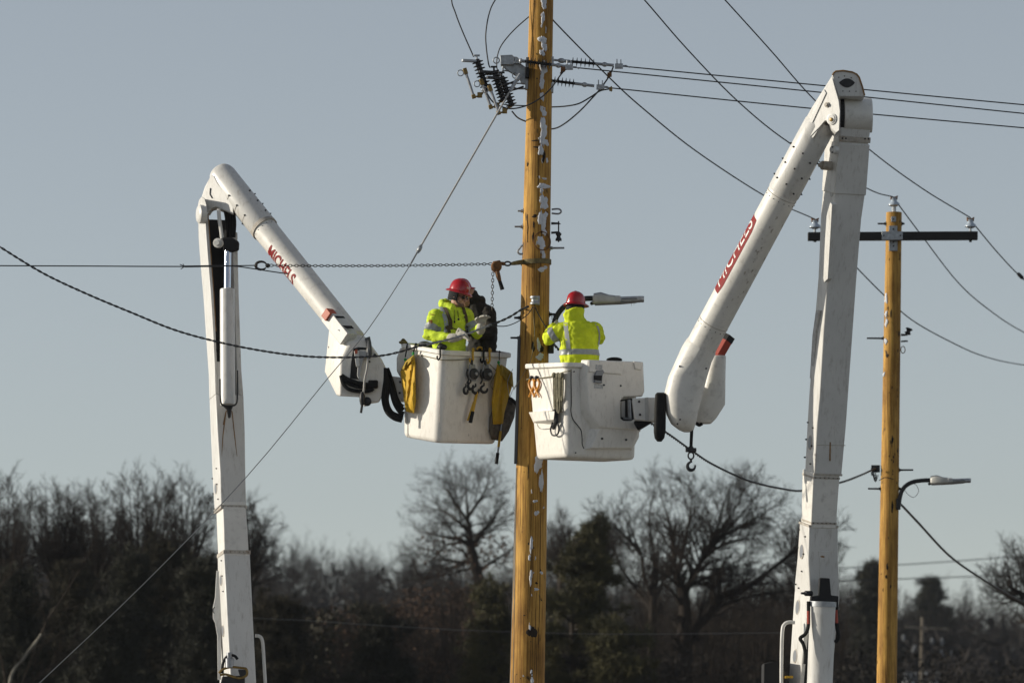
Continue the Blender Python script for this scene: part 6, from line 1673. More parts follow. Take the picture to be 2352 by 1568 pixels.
# ---- worker one: hi-vis hooded jacket, harness, sunglasses, facing right
def worker_one():
    Y0 = 0.06
    feet = W(1040, 1009, 0.1).z + 0.03
    hip = W(1034, 838, Y0); T = thing('person', 'worker in lime hooded sweatshirt, red hard hat and sunglasses handling the twisted cable', 'person', Vector((hip.x, hip.y, feet)))
    fw = Vector((0.80, -0.60, 0)).normalized(); sx = Vector((0.60, 0.80, 0))        # he faces right and a little toward us
    J = MB()
    ch = [(1033, 842, 0.165, 0.125), (1031, 812, 0.185, 0.14), (1031, 790, 0.190, 0.145), (1032, 765, 0.195, 0.150), (1034, 742, 0.205, 0.150), (1036, 724, 0.205, 0.14), (1040, 712, 0.160, 0.115), (1043, 707, 0.095, 0.090)]
    ax = Vector((0.92, 0.38, 0))
    J.loft([ell_ring(W(x, y, Y0), a, b, ax) for x, y, a, b in ch])
    # sleeves
    sR, eR, wR = W(999, 724, -0.02), W(984, 771, -0.12), W(1040, 776, -0.30)
    J.cap(sR, sR.lerp(eR, 0.55), 0.076, 0.065).cap(sR.lerp(eR, 0.5), eR, 0.066, 0.057).cap(eR, eR.lerp(wR, 0.6), 0.058, 0.050).cap(eR.lerp(wR, 0.55), wR, 0.051, 0.042)
    sL, eL, wL = W(1070, 722, 0.14), W(1096, 766, 0.02), W(1104, 752, -0.22)
    J.cap(sL, sL.lerp(eL, 0.55), 0.076, 0.066).cap(sL.lerp(eL, 0.5), eL, 0.068, 0.058).cap(eL, wL, 0.058, 0.047)
    # hood bunched behind the neck
    for a in range(-120, 121, 20):
        d = -fw * math.cos(R(a)) + sx * math.sin(R(a))
        J.ball(W(1040, 705, Y0) + d * (0.095 if abs(a) > 70 else 0.115) + Vector((0, 0, 0.018 - 0.045 * abs(a) / 120 + (0.03 if abs(a) < 50 else 0))), 0.048, 0.048, 0.052)
    me = remesh(J, 0.011, 3)
    wrinkle(me, 0.009, 8, 1.0, (0.8, 0.8, 1.7)); me.update(); wrinkle(me, 0.0045, 19, 4.0, (0.8, 0.8, 1.5))
    me.update()
    jw = me.copy()
    JK = part_from_mesh(me, 'jacket', 'hi_vis', T)
    # body under the clothes
    Bm = MB()
    legs_mb(Bm, hip, (0.92, 0.38), feet)
    Bm.loft([ell_ring(W(x, y, Y0), a * 0.82, b * 0.82, ax) for x, y, a, b in ch[:-1]])
    hc = W(1052, 682, Y0 - 0.03)
    fw_h = Vector((0.86, -0.44, -0.22)).normalized()
    Bm.cap(W(1042, 712, Y0), hc + Vector((-0.015, 0, -0.03)), 0.062, 0.056)
    P = head_mb(Bm, hc, fw_h, (0.12, 0, 1))
    Bm.cap(sR, eR, 0.05, 0.042).cap(eR, wR, 0.042, 0.032).cap(sL, eL, 0.05, 0.042).cap(eL, wL, 0.042, 0.032)
    bme = remesh(Bm, 0.0075, 2)
    part_from_mesh(bme, 'body', 'skin', T)
    pb = MB(); legs_mb(pb, hip, (0.92, 0.38), feet)
    pm = remesh(pb, 0.012, 2)
    for v in pm.vertices: v.co += v.normal * 0.012
    part_from_mesh(pm, 'trousers', 'pants', T); shoes(T, hip, (0.92, 0.38), feet)
    # headgear
    uh = Vector((0.20, -0.04, 1)).normalized()
    H, f, u, r = hard_hat(T, P(0, -0.005, 0.062), fw_h + Vector((0, 0, -0.05)), (0.14, 0, 1), 1.0)
    bn = MB()
    for a in range(-110, 111, 11):
        for h in (-0.03, 0.0, 0.03, 0.055): bn.ball(P(math.sin(R(a)) * 0.079, -math.cos(R(a)) * 0.098 - 0.008, h), 0.015, 0.015, 0.020, n=8, m=5)
    part_from_mesh(remesh(bn, 0.006, 3), 'beanie', 'beanie', T)
    for q in (-1, 1):
        MB().ball(P(0.036 * q, 0.090, 0.006), 0.033, 0.010, 0.022, x=(P(1, 0, 0) - P(0, 0, 0)), z=(P(0, 0, 1) - P(0, 0, 0))).build('sunglass_lens', 'sunglass', T, smooth=80)
        MB().tube([P(0.065 * q, 0.080, 0.012), P(0.079 * q, 0.03, 0.012), P(0.082 * q, -0.02, 0.006)], 0.0045, 6).build('sunglass_arm', 'sunglass', T)
    sb = MB()
    rg = random.Random(3)
    tm = text_mesh('MICHELS', 0.03, 0, 0.0006)
    for v in tm.verts:
        a = v.co.x / 0.13
        v.co = P(0, -0.005, 0.062) + u * (0.062 + v.co.y) + (f * math.cos(a) * 0.139 + r * math.sin(a) * 0.117) * 0.875
    bm_to_part(tm, 'hat_lettering', 'decal_white', H)
    bd = MB(); bd.ball(P(0, 0.075, -0.088), 0.036, 0.027, 0.027, x=(P(1, 0, 0) - P(0, 0, 0)), z=(P(0, 0, 1) - P(0, 0, 0)))
    for q in (-1, 1): bd.cap(P(0.03 * q, 0.068, -0.088), P(0.062 * q, 0.02, -0.055), 0.020, 0.010)
    part_from_mesh(remesh(bd, 0.007, 2), 'beard', 'stubble', T)
    # gloves
    g1 = glove(T, wR + Vector((0.03, -0.02, 0)), W(1056, 771, -0.36), (0.5, -0.2, -0.8), (0, -0.3, 1), 'glove', 0.4, 1.12)
    MB().cap(wR - Vector((0.02, 0, 0)), W(1048, 775, -0.33), 0.052, 0.048).build('glove_cuff', 'glove', T, smooth=80)
    glove(T, wL, W(1107, 738, -0.30), (0.7, -0.6, 0.1), (-0.7, -0.2, 0.2), 'glove', 0.5, 1.12)
    MB().cap(wL + Vector((0, 0.01, -0.03)), W(1105, 747, -0.26), 0.052, 0.046).build('glove_cuff', 'glove', T, smooth=80)
    # reflective tape on the sleeves and chest
    def arm_band(p, d, half, ctr, rad, nm):
        d = d.normalized()
        return bands_from(jw, lambda c, n: abs((c - p).dot(d)) < half and (c - ctr).length < rad, nm, 'reflective', JK, [(p - d * half, d), (p + d * half, d)], 0.004)
    pR = sR.lerp(eR, 0.66); arm_band(pR, eR - sR, 0.042, pR, 0.12, 'reflective_band')
    pL = sL.lerp(eL, 0.66); arm_band(pL, eL - sL, 0.042, pL, 0.11, 'reflective_band')
    # braces: grey tape and harness straps following the chest
    def strap(pix, wid, m, nm, lift):
        cuts = []; pts = []
        bmv = bmesh.new(); bmv.from_mesh(jw)
        from mathutils.bvhtree import BVHTree
        bvh = BVHTree.FromBMesh(bmv); rings = []
        for x, y in pix:
            row = []
            for s in (-1, -0.33, 0.33, 1):
                d = (W(x + s * wid, y, 0) - CAM).normalized()
                hit = bvh.ray_cast(CAM, d)
                if hit[0] is None: break
                row.append(hit[0] + hit[1] * lift)
            if len(row) == 4: rings.append(row)
        bmv.free()
        if len(rings) > 1: MB().loft(rings, caps=False, closed=False).build(nm, m, JK, smooth=80)
    strap([(1012, 704), (1016, 713), (1020, 722), (1023, 733), (1025, 745), (1025, 756), (1024, 764)], 4.5, 'reflective', 'reflective_band', 0.006)
    strap([(1022, 706), (1026, 715), (1030, 725), (1034, 737), (1034, 747), (1035, 757)], 4.2, 'harness', 'harness_strap', 0.010)
    strap([(1062, 706), (1066, 717), (1069, 728), (1072, 740), (1073, 752), (1071, 765)], 3.6, 'harness', 'harness_strap', 0.010)
    strap([(1027, 748), (1032, 751), (1040, 755), (1048, 757), (1056, 760), (1064, 761), (1070, 759)], 3.0, 'harness', 'harness_strap', 0.012)
    strap([(1028, 750), (1029, 757), (1030, 764)], 5.5, 'harness', 'harness_strap', 0.014)
    for pix in ([(1029, 736.5), (1034, 736.2), (1039, 736.8)], [(1070, 741.5), (1075, 741.8), (1078, 742)]):
        strap([(x, y - 1.3) for x, y in pix] if False else pix, 2.2, 'yellow_paint', 'buckle', 0.018)
    strap([(1070, 770), (1072, 780), (1073, 795), (1074, 805)], 2.4, 'harness', 'lanyard', 0.014)
    strap([(991, 722), (996, 723.5)], 4.0, 'badge_red', 'badge', 0.005)
    strap([(989, 735), (989, 743)], 4.2, 'badge_orange', 'badge', 0.005)
    for pix in ([(1043, 711), (1043.5, 722), (1044, 737)], [(1050.5, 713), (1051.5, 723), (1053, 731)]):
        strap(pix, 0.6, 'beanie', 'hood_cord', 0.010)
    MB().ball(W(1044, 739, -0.115), 0.010, 0.008, 0.014).build('cord_stop', 'beanie', JK)
    MB().ball(W(1053, 733, -0.11), 0.013, 0.009, 0.013).build('cord_stop', 'beanie', JK)
    bpy.data.meshes.remove(jw)
    return T

# ---- worker two: dark jacket, bent over behind the first
def worker_two():
    Y0 = 0.46
    feet = W(1090, 1008, 0.35).z + 0.03
    hip = W(1113, 845, Y0)
    T = thing('person', 'worker in dark brown camouflage jacket bending behind the man in sunglasses', 'person', Vector((hip.x, hip.y, feet)))
    ax = Vector((0.85, 0.5, 0))
    J = MB()
    ch = [(1108, 850, 0.165, 0.13), (1107, 815, 0.165, 0.14), (1108, 790, 0.165, 0.15), (1108, 765, 0.170, 0.155), (1107, 740, 0.175, 0.155), (1104, 718, 0.170, 0.15), (1098, 702, 0.14, 0.12), (1090, 693, 0.085, 0.08)]
    J.loft([ell_ring(W(x, y, Y0), a, b, ax) for x, y, a, b in ch])
    sR, eR, wR = W(1123, 718, Y0 - 0.12), W(1127, 765, Y0 - 0.16), W(1090, 765, Y0 - 0.34)
    J.cap(sR, eR, 0.078, 0.066).cap(eR, wR, 0.064, 0.05)
    sL, eL, wL = W(1095, 715, Y0 + 0.16), W(1075, 765, Y0 + 0.16), W(1060, 760, Y0 - 0.05)
    J.cap(sL, eL, 0.075, 0.062).cap(eL, wL, 0.06, 0.048)
    for a in range(-180, 180, 24):
        J.ball(W(1089, 694, Y0) + Vector((math.cos(R(a)) * 0.085, math.sin(R(a)) * 0.085, 0.02)), 0.045, 0.045, 0.05)
    J.cap(W(1092, 700, Y0), W(1082, 680, Y0 - 0.02), 0.095, 0.085)
    me = remesh(J, 0.012, 3)
    wrinkle(me, 0.008, 10, 3.0, (1, 1, 1.4)); me.update()
    part_from_mesh(me, 'jacket', 'jacket_dark', T)
    Bm = MB(); legs_mb(Bm, hip, (0.85, 0.5), feet)
    Bm.loft([ell_ring(W(x, y, Y0), a * 0.8, b * 0.8, ax) for x, y, a, b in ch[:-1]])
    hc = W(1073, 680, Y0 - 0.06)
    fw = Vector((-0.86, -0.35, -0.36)).normalized()
    Bm.cap(W(1091, 704, Y0), hc, 0.062, 0.056)
    P = head_mb(Bm, hc, fw, (-0.25, 0, 1))
    Bm.cap(sR, eR, 0.05, 0.042).cap(eR, wR, 0.042, 0.032).cap(sL, eL, 0.05, 0.042).cap(eL, wL, 0.042, 0.032)
    part_from_mesh(remesh(Bm, 0.009, 2), 'body', 'skin', T)
    pb = MB(); legs_mb(pb, hip, (0.85, 0.5), feet)
    pm = remesh(pb, 0.012, 2)
    for v in pm.vertices: v.co += v.normal * 0.012
    part_from_mesh(pm, 'trousers', 'pants', T); shoes(T, hip, (0.85, 0.5), feet)
    hard_hat(T, W(1062, 668, Y0 - 0.05), Vector((-0.9, -0.3, -0.3)), (-0.28, 0, 1), 0.98)
    glove(T, wR, wR + Vector((-0.07, -0.05, 0.0)), (-0.6, -0.3, -0.5), (0, 0, 1), 'glove_dark', 0.4)
    glove(T, wL, wL + Vector((-0.05, -0.07, 0.0)), (-0.5, -0.5, -0.5), (0, 0, 1), 'glove_dark', 0.4)
    return T

# ---- worker three: hi-vis jacket seen from behind, reaching to the pole
def worker_three():
    Y0 = -0.48
    feet = W(1330, 1042, -0.5).z + 0.03
    hip = W(1331, 862, Y0)
    T = thing('person', 'lone worker in yellow-green jacket seen from behind, reaching to the pole', 'person', Vector((hip.x, hip.y, feet)))
    ax = Vector((1, 0.10, 0))
    J = MB()
    ch = [(1331, 868, 0.205, 0.14), (1331, 840, 0.212, 0.15), (1331, 815, 0.215, 0.155), (1331, 795, 0.212, 0.155), (1330, 775, 0.212, 0.155), (1329, 758, 0.210, 0.15), (1326, 745, 0.185, 0.13), (1322, 737, 0.115, 0.105), (1320, 728, 0.095, 0.098)]
    J.loft([ell_ring(W(x, y, Y0), a, b, ax) for x, y, a, b in ch])
    sL, eL, wL = W(1291, 757, Y0 - 0.02), W(1260, 777, Y0 + 0.02), W(1270, 752, Y0 + 0.26)
    J.cap(sL, sL.lerp(eL, 0.5), 0.085, 0.082).cap(sL.lerp(eL, 0.5), eL, 0.083, 0.072).cap(eL, eL.lerp(wL, 0.5), 0.072, 0.062).cap(eL.lerp(wL, 0.5), wL, 0.062, 0.048)
    sR, eR, wR = W(1366, 757, Y0 + 0.02), W(1376, 777, Y0 + 0.18), W(1330, 758, Y0 + 0.40)
    J.cap(sR, eR, 0.085, 0.070).cap(eR, wR, 0.068, 0.05)
    # hood round the head and neck
    J.loft([ell_ring(W(x, y, Y0), a, b, ax) for x, y, a, b in ((1321, 741, 0.115, 0.11), (1320, 731, 0.106, 0.108), (1319.5, 722, 0.105, 0.112), (1320, 714, 0.104, 0.112), (1321, 708, 0.098, 0.108))])
    J.ball(W(1312, 727, Y0 - 0.06), 0.085, 0.065, 0.085)
    me = remesh(J, 0.011, 3)
    wrinkle(me, 0.009, 7, 7.0, (0.8, 1, 1.5)); me.update(); wrinkle(me, 0.0045, 18, 9.0, (1.3, 1, 0.8)); me.update()
    jw = me.copy()
    JK = part_from_mesh(me, 'jacket', 'hi_vis_yellow', T)
    Bm = MB(); legs_mb(Bm, hip, (1, 0.1), feet)
    Bm.loft([ell_ring(W(x, y, Y0), a * 0.82, b * 0.82, ax) for x, y, a, b in ch[:-2]])
    hc = W(1322, 710, Y0 + 0.01)
    fw = Vector((0.62, 0.78, -0.12)).normalized()
    Bm.cap(W(1323, 740, Y0), hc, 0.062, 0.058)
    P = head_mb(Bm, hc, fw, (0.05, 0, 1))
    Bm.cap(sR, eR, 0.05, 0.042).cap(eR, wR, 0.042, 0.032).cap(sL, eL, 0.05, 0.042).cap(eL, wL, 0.042, 0.032)
    part_from_mesh(remesh(Bm, 0.009, 2), 'body', 'skin', T)
    pb = MB(); legs_mb(pb, hip, (1, 0.1), feet)
    pm = remesh(pb, 0.012, 2)
    for v in pm.vertices: v.co += v.normal * 0.012
    part_from_mesh(pm, 'trousers', 'pants', T); shoes(T, hip, (1, 0.1), feet)
    bn = MB()
    for a in range(0, 360, 12):
        for h in (-0.02, 0.005, 0.03, 0.055): bn.ball(P(math.sin(R(a)) * 0.081, -math.cos(R(a)) * 0.100 - 0.008, h), 0.015, 0.015, 0.020, n=8, m=5)
    part_from_mesh(remesh(bn, 0.006, 3), 'beanie', 'beanie', T)
    H, f, u, r = hard_hat(T, P(0, -0.005, 0.055), fw + Vector((0, 0, 0.06)), (-0.02, 0, 1), 1.0)
    c0 = P(0, -0.005, 0.055)
    for a, w, h, m in ((R(-158), 0.026, 0.024, 'decal_white'), (R(-128), 0.036, 0.028, 'decal_white'), (R(-92), 0.024, 0.02, 'decal_grey')):
        pts = []
        def on(a_, hh):
            k = 0.985 if hh < 0.05 else 0.94
            return c0 + u * hh * 0.95 + (r * 0.1135 * math.cos(a_) + f * 0.1385 * math.sin(a_)) * k * 0.892
        st_ = MB().loft([[on(a - w / 0.26 + w / 0.13 * i / 4, 0.035) for i in range(5)], [on(a - w / 0.26 + w / 0.13 * i / 4, 0.035 + h * 0.6) for i in range(5)], [on(a - w / 0.4 + w / 0.2 * i / 4, 0.035 + h * 1.1) for i in range(5)]], caps=False, closed=False)
        sk = st_.build('sticker', m, H)
        MB().loft([[on(a - w / 0.5 + w / 0.25 * i / 4, 0.034) + u * 0.0 + (on(a, 0.04) - c0).normalized() * 0.002 for i in range(5)], [on(a - w / 0.9 + w / 0.5 * i / 4, 0.035 + h * 0.9) + (on(a, 0.04) - c0).normalized() * 0.002 for i in range(5)]], caps=False, closed=False).build('sticker_print', 'conduit_grey', H)
    glove(T, wL, wL + Vector((0.02, 0.07, 0.02)), (0.2, 0.7, -0.3), (0.3, 0, 1), 'glove', 0.4)
    glove(T, wR, wR + Vector((-0.06, 0.05, 0.01)), (-0.6, 0.4, -0.3), (0, 0, 1), 'glove', 0.4)
    # tape
    zb0, zb1 = W(1331, 813.5, Y0 - 0.15).z, W(1331, 801, Y0 - 0.15).z
    cen = W(1331, 808, Y0)
    bands_from(jw, lambda c, n: zb0 < c.z < zb1 and (Vector((c.x, c.y, cen.z)) - cen).length < 0.26 and c.x > W(1281, 800, Y0).x, 'reflective_band', 'reflective', JK, [(Vector((0, 0, zb0)), (0, 0, 1)), (Vector((0, 0, zb1)), (0, 0, 1))], 0.004)
    d = (eL - sL).normalized(); p = sL.lerp(eL, 0.62)
    bands_from(jw, lambda c, n: abs((c - p).dot(d)) < 0.034 and (c - p).length < 0.14, 'reflective_band', 'reflective', JK, [(p - d * 0.034, d), (p + d * 0.034, d)], 0.004)
    def vert_band(pix, wid):
        bmv = bmesh.new(); bmv.from_mesh(jw)
        from mathutils.bvhtree import BVHTree
        bvh = BVHTree.FromBMesh(bmv); rings = []
        for x, y, w in pix:
            row = []
            for s in (-1, -0.33, 0.33, 1):
                hit = bvh.ray_cast(CAM, (W(x + s * w, y, 0) - CAM).normalized())
                if hit[0] is None: break
                row.append(hit[0] + hit[1] * 0.005)
            if len(row) == 4: rings.append(row)
        bmv.free()
        if len(rings) > 1: MB().loft(rings, caps=False, closed=False).build('reflective_band', 'reflective', JK, smooth=80)
    vert_band([(1299, 742, 4.8), (1300, 752, 4.8), (1301.5, 764, 4.8), (1303, 776, 4.8), (1305, 788, 4.8), (1306, 801, 4.8)], 1)
    vert_band([(1368, 744, 2.0), (1372, 750, 2.0), (1375, 758, 1.8), (1376.5, 768, 1.6), (1376, 780, 1.6), (1374, 792, 1.6), (1373, 801, 1.6)], 1)
    bpy.data.meshes.remove(jw)
    return T
worker_one(); worker_two(); worker_three()
# ------------------------------------------------------------------ woods
class Grow:
    """collects tapered limb segments; wood = thick limbs, twig = thin ones"""
    def __init__(s, seed):
        s.rg = random.Random(seed); s.wood = []; s.twig = []
    def seg(s, a, b, r0, r1):
        (s.wood if r0 > 0.03 else s.twig).append((a.x, a.y, a.z, b.x, b.y, b.z, r0, r1))
    def rnd(s):
        g = s.rg.gauss
        return Vector((g(0, 1), g(0, 1), g(0, 1)))
    def limb(s, pts, r0, r1, lev, kids, klen, up=0.25, spread=0.9, from_t=0.2):
        """drawn limb through points, then side branches"""
        P = spline(pts, 5); n = len(P) - 1
        for i in range(n):
            s.seg(P[i], P[i + 1], r0 + (r1 - r0) * i / n, r0 + (r1 - r0) * (i + 1) / n)
        for k in range(kids):
            t = from_t + (1 - from_t) * (k + s.rg.random()) / kids
            i = min(n - 1, int(t * n)); p = P[i].lerp(P[i + 1], t * n - i)
            d = (P[i + 1] - P[i]).normalized()
            s.branch(p, s.turn(d, spread), klen * (1.15 - 0.55 * t) * s.rg.uniform(0.7, 1.2), max(0.012, (r0 + (r1 - r0) * t) * 0.45), lev, up)
        s.branch(P[-1], (P[-1] - P[-2]).normalized(), klen * 0.7, r1, lev, up)
    def turn(s, d, spread):
        q = s.rnd(); q -= d * q.dot(d)
        if q.length < 1e-3: q = Vector((1, 0, 0))
        return (d * math.cos(spread) + q.normalized() * math.sin(spread)).normalized()
    def branch(s, p, d, L, r, lev, up):
        n = 4 if lev > 1 else 3
        st = L / n; r0 = r
        kids = (0, 6, 6, 5)[min(lev, 3)]
        pos = []
        for i in range(n):
            d = (d + s.rnd() * 0.19 + Vector((0, 0, up * 0.30))).normalized()
            q = p + d * st
            r1 = r0 * (0.80 if i < n - 1 else 0.6)
            s.seg(p, q, r0, r1)
            pos.append((p, q, d.copy(), r0))
            p, r0 = q, r1
        if lev > 0:
            for k in range(kids):
                t = 0.22 + 0.78 * (k + s.rg.random()) / kids
                i = min(n - 1, int(t * n)); a, b, dd, rr = pos[i]
                s.branch(a.lerp(b, t * n - i), s.turn(dd, s.rg.uniform(0.45, 0.95)), L * s.rg.uniform(0.36, 0.60), max(0.0055, rr * 0.55), lev - 1, up)
def seg_mesh(name, segs, m, org, sides=4):
    if not segs: segs = [(0, 0, 0, 0, 0, .01, .001, .001)]
    A = np.array(segs, dtype=np.float64)
    a, b, r0, r1 = A[:, 0:3] - np.array(org), A[:, 3:6] - np.array(org), A[:, 6], A[:, 7]
    d = b - a; d /= np.maximum(np.linalg.norm(d, axis=1, keepdims=True), 1e-9)
    ref = np.where(np.abs(d[:, 2:3]) < 0.9, np.array([[0, 0, 1.0]]), np.array([[1.0, 0, 0]]))
    x = np.cross(d, ref); x /= np.linalg.norm(x, axis=1, keepdims=True); y = np.cross(d, x)
    N = len(A); V = np.zeros((N, 2 * sides, 3))
    for k in range(sides):
        c, s_ = math.cos(2 * math.pi * k / sides), math.sin(2 * math.pi * k / sides)
        o = x * c + y * s_
        V[:, k] = a + o * r0[:, None]; V[:, sides + k] = b + o * r1[:, None]
    F = np.zeros((N, sides, 4), dtype=np.int64); base = (np.arange(N) * 2 * sides)[:, None]
    for k in range(sides):
        j = (k + 1) % sides
        F[:, k] = base + np.array([[k, j, sides + j, sides + k]])
    return np_mesh(name, V.reshape(-1, 3), F.reshape(-1, 4), m, True)
def np_mesh(name, V, F, m, smooth=False):
    me = bpy.data.meshes.new(name)
    nf, k = F.shape
    me.vertices.add(len(V)); me.vertices.foreach_set('co', V.astype(np.float32).ravel())
    me.loops.add(nf * k); me.loops.foreach_set('vertex_index', F.astype(np.int32).ravel())
    me.polygons.add(nf)
    me.polygons.foreach_set('loop_start', np.arange(0, nf * k, k, dtype=np.int32))
    me.polygons.foreach_set('loop_total', np.full(nf, k, dtype=np.int32))
    if smooth: me.polygons.foreach_set('use_smooth', np.ones(nf, dtype=bool))
    me.update(calc_edges=True); me.validate()
    me.materials.append(MATS[m])
    return me
def tree_from(g, label, base, m='bark', mt=None, name='bare_tree', group='bare winter trees'):
    T = thing(name, label, 'tree', base, group)
    obj_from_mesh('trunk', seg_mesh('trunk', g.wood, m, base, 6), T)
    obj_from_mesh('crown', seg_mesh('crown', g.twig, mt or m, base, 3), T)
    return T
def px_pts(lst, Y, jit=0.0, rg=None):
    return [W(p[0], p[1], Y + (p[2] if len(p) > 2 else (rg.uniform(-jit, jit) if rg else 0))) for p in lst]

# big arching tree behind the worker's boom
def big_tree():
    Y = 92.0; g = Grow(21); rg = g.rg
    k = K(Y); b = W(1560, 1900, Y); b.z = ground_z(b.x, Y) - 0.2
    g.limb([b, W(1568, 1568, Y), W(1572, 1470, Y)], 0.33, 0.26, 2, 2, 1.0, from_t=0.7)
    g.limb(px_pts([(1572, 1475), (1574, 1420), (1571, 1362)], Y), 0.24, 0.17, 2, 2, 1.2, from_t=0.5)
    L = [([(1571, 1365), (1560, 1325), (1551, 1299), (1545, 1260), (1541, 1224), (1532, 1180), (1517, 1135)], 0.10, 0.015, 17, 1.15, 1.5),
         ([(1572, 1362), (1584, 1338), (1596, 1316), (1608, 1292), (1622, 1271), (1654, 1235), (1700, 1185), (1728, 1150)], 0.13, 0.015, 20, 1.25, 0),
         ([(1610, 1290), (1640, 1262), (1700, 1240), (1755, 1236)], 0.07, 0.012, 15, 1.1, 1.5),
         ([(1600, 1308), (1622, 1268), (1643, 1225), (1660, 1165), (1678, 1115)], 0.07, 0.012, 16, 1.15, -1.5),
         ([(1572, 1355), (1600, 1335), (1637, 1322), (1690, 1300), (1740, 1290)], 0.07, 0.012, 14, 1.1, 1.5),
         ([(1571, 1362), (1548, 1335), (1524, 1317), (1485, 1298)], 0.07, 0.012, 12, 1.1, -1.2),
         ([(1556, 1312), (1570, 1260), (1582, 1200), (1588, 1150), (1578, 1110)], 0.06, 0.012, 16, 1.1, -1.5),
         ([(1654, 1235), (1690, 1215), (1735, 1190), (1775, 1165)], 0.05, 0.012, 14, 1.1, -1.5),
         ([(1622, 1271), (1650, 1225), (1690, 1165), (1715, 1115)], 0.05, 0.012, 14, 1.1, 1.2),
         ([(1574, 1468), (1612, 1428), (1644, 1395), (1652, 1375), (1690, 1356), (1726, 1340), (1780, 1300), (1835, 1252)], 0.15, 0.04, 18, 1.3, 0),
         ([(1644, 1395), (1700, 1375), (1780, 1358), (1850, 1352)], 0.07, 0.012, 13, 1.2, 1.5),
         ([(1780, 1300), (1815, 1275), (1870, 1240), (1920, 1220)], 0.06, 0.012, 13, 1.1, -1.2)]
    for pts, r0, r1, kk, kl, dy in L:
        n = len(pts)
        P = [W(x, y, Y + dy * (i / (n - 1)) ** 2) for i, (x, y) in enumerate(pts)]
        g.limb(P, r0, r1, 2, int(kk * 1.45), kl, 0.18, 0.75, 0.10)
    return tree_from(g, 'large bare tree with sweeping arched limbs behind the tall boom', b)
def second_tree():
    Y = 97.0; g = Grow(33); rg = g.rg
    b = W(1497, 1900, Y); b.z = ground_z(b.x, Y) - 0.2
    g.limb([b, W(1497, 1568, Y), W(1500, 1374, Y)], 0.20, 0.12, 2, 4, 1.4, from_t=0.7)
    for pts in ([(1500, 1376), (1480, 1323), (1473, 1272), (1453, 1225), (1440, 1163)], [(1501, 1374), (1510, 1320), (1500, 1260), (1492, 1190), (1500, 1130)], [(1500, 1380), (1520, 1340), (1535, 1290), (1545, 1240)], [(1498, 1400), (1460, 1350), (1425, 1300), (1405, 1240)], [(1473, 1272), (1455, 1250), (1420, 1215), (1400, 1190)]):
        g.limb([W(x, y, Y + rg.uniform(-1, 1) * i * 0.4) for i, (x, y) in enumerate(pts)], 0.08, 0.012, 2, 14, 1.05, 0.30, 0.65, 0.1)
    return tree_from(g, 'slender bare tree close beside the large arching tree', b)
def centre_oak():
    Y = 120.0; g = Grow(45); rg = g.rg
    b = W(1128, 1800, Y); b.z = ground_z(b.x, Y) - 0.2
    g.limb([b, W(1124, 1568, Y), W(1124, 1420, Y), W(1108, 1354, Y), W(1092, 1300, Y), W(1087, 1272, Y)], 0.28, 0.17, 2, 2, 1.4, from_t=0.8)
    for pts, r in (([(1087, 1272), (1082, 1240), (1077, 1211), (1072, 1150), (1070, 1095)], 0.13), ([(1087, 1260), (1060, 1240), (1036, 1235), (1000, 1228), (955, 1218)], 0.10),
                   ([(1088, 1250), (1110, 1218), (1130, 1195), (1152, 1163)], 0.10), ([(1080, 1225), (1050, 1195), (1020, 1175), (985, 1165)], 0.08), ([(1076, 1200), (1050, 1160), (1030, 1130), (1015, 1105)], 0.07),
                   ([(1076, 1185), (1100, 1150), (1118, 1120), (1125, 1100)], 0.07), ([(1092, 1290), (1050, 1290), (1010, 1285), (960, 1300)], 0.07), ([(1100, 1310), (1130, 1290), (1160, 1270), (1185, 1255)], 0.07), ([(1098, 1300), (1060, 1310), (1000, 1325), (940, 1330)], 0.06)):
        g.limb([W(x, y, Y + rg.uniform(-1, 1) * i * 0.6) for i, (x, y) in enumerate(pts)], r, 0.015, 2, 13, 1.35, 0.12, 0.8, 0.12)
    T = tree_from(g, 'bare spreading oak keeping a few brown leaves beside the tall pole', b, 'bark_light')
    leaf_part(T, 'leaf', [W(rg.uniform(960, 1170), 1230 + abs(rg.gauss(0, 55)), Y + rg.uniform(-3, 3)) for _ in range(420)], 0.075, 'brown_leaf', 5, b)
    return T
def leaf_part(T, name, pts, size, m, seed, base, asp=0.6, stuff=True):
    rg = np.random.default_rng(seed)
    n = len(pts); C = np.array([tuple(p) for p in pts]) - np.array(base)
    d = rg.normal(size=(n, 3)); d /= np.linalg.norm(d, axis=1, keepdims=True)
    e = np.cross(d, rg.normal(size=(n, 3))); e /= np.linalg.norm(e, axis=1, keepdims=True)
    s = size * rg.uniform(0.6, 1.3, size=(n, 1))
    V = np.stack([C - d * s, C + e * s * asp, C + d * s, C - e * s * asp], axis=1).reshape(-1, 3)
    F = np.arange(4 * n).reshape(-1, 4)
    o = obj_from_mesh(name, np_mesh(name, V, F, m), T)
    if stuff: o['kind'] = 'stuff'
    return o
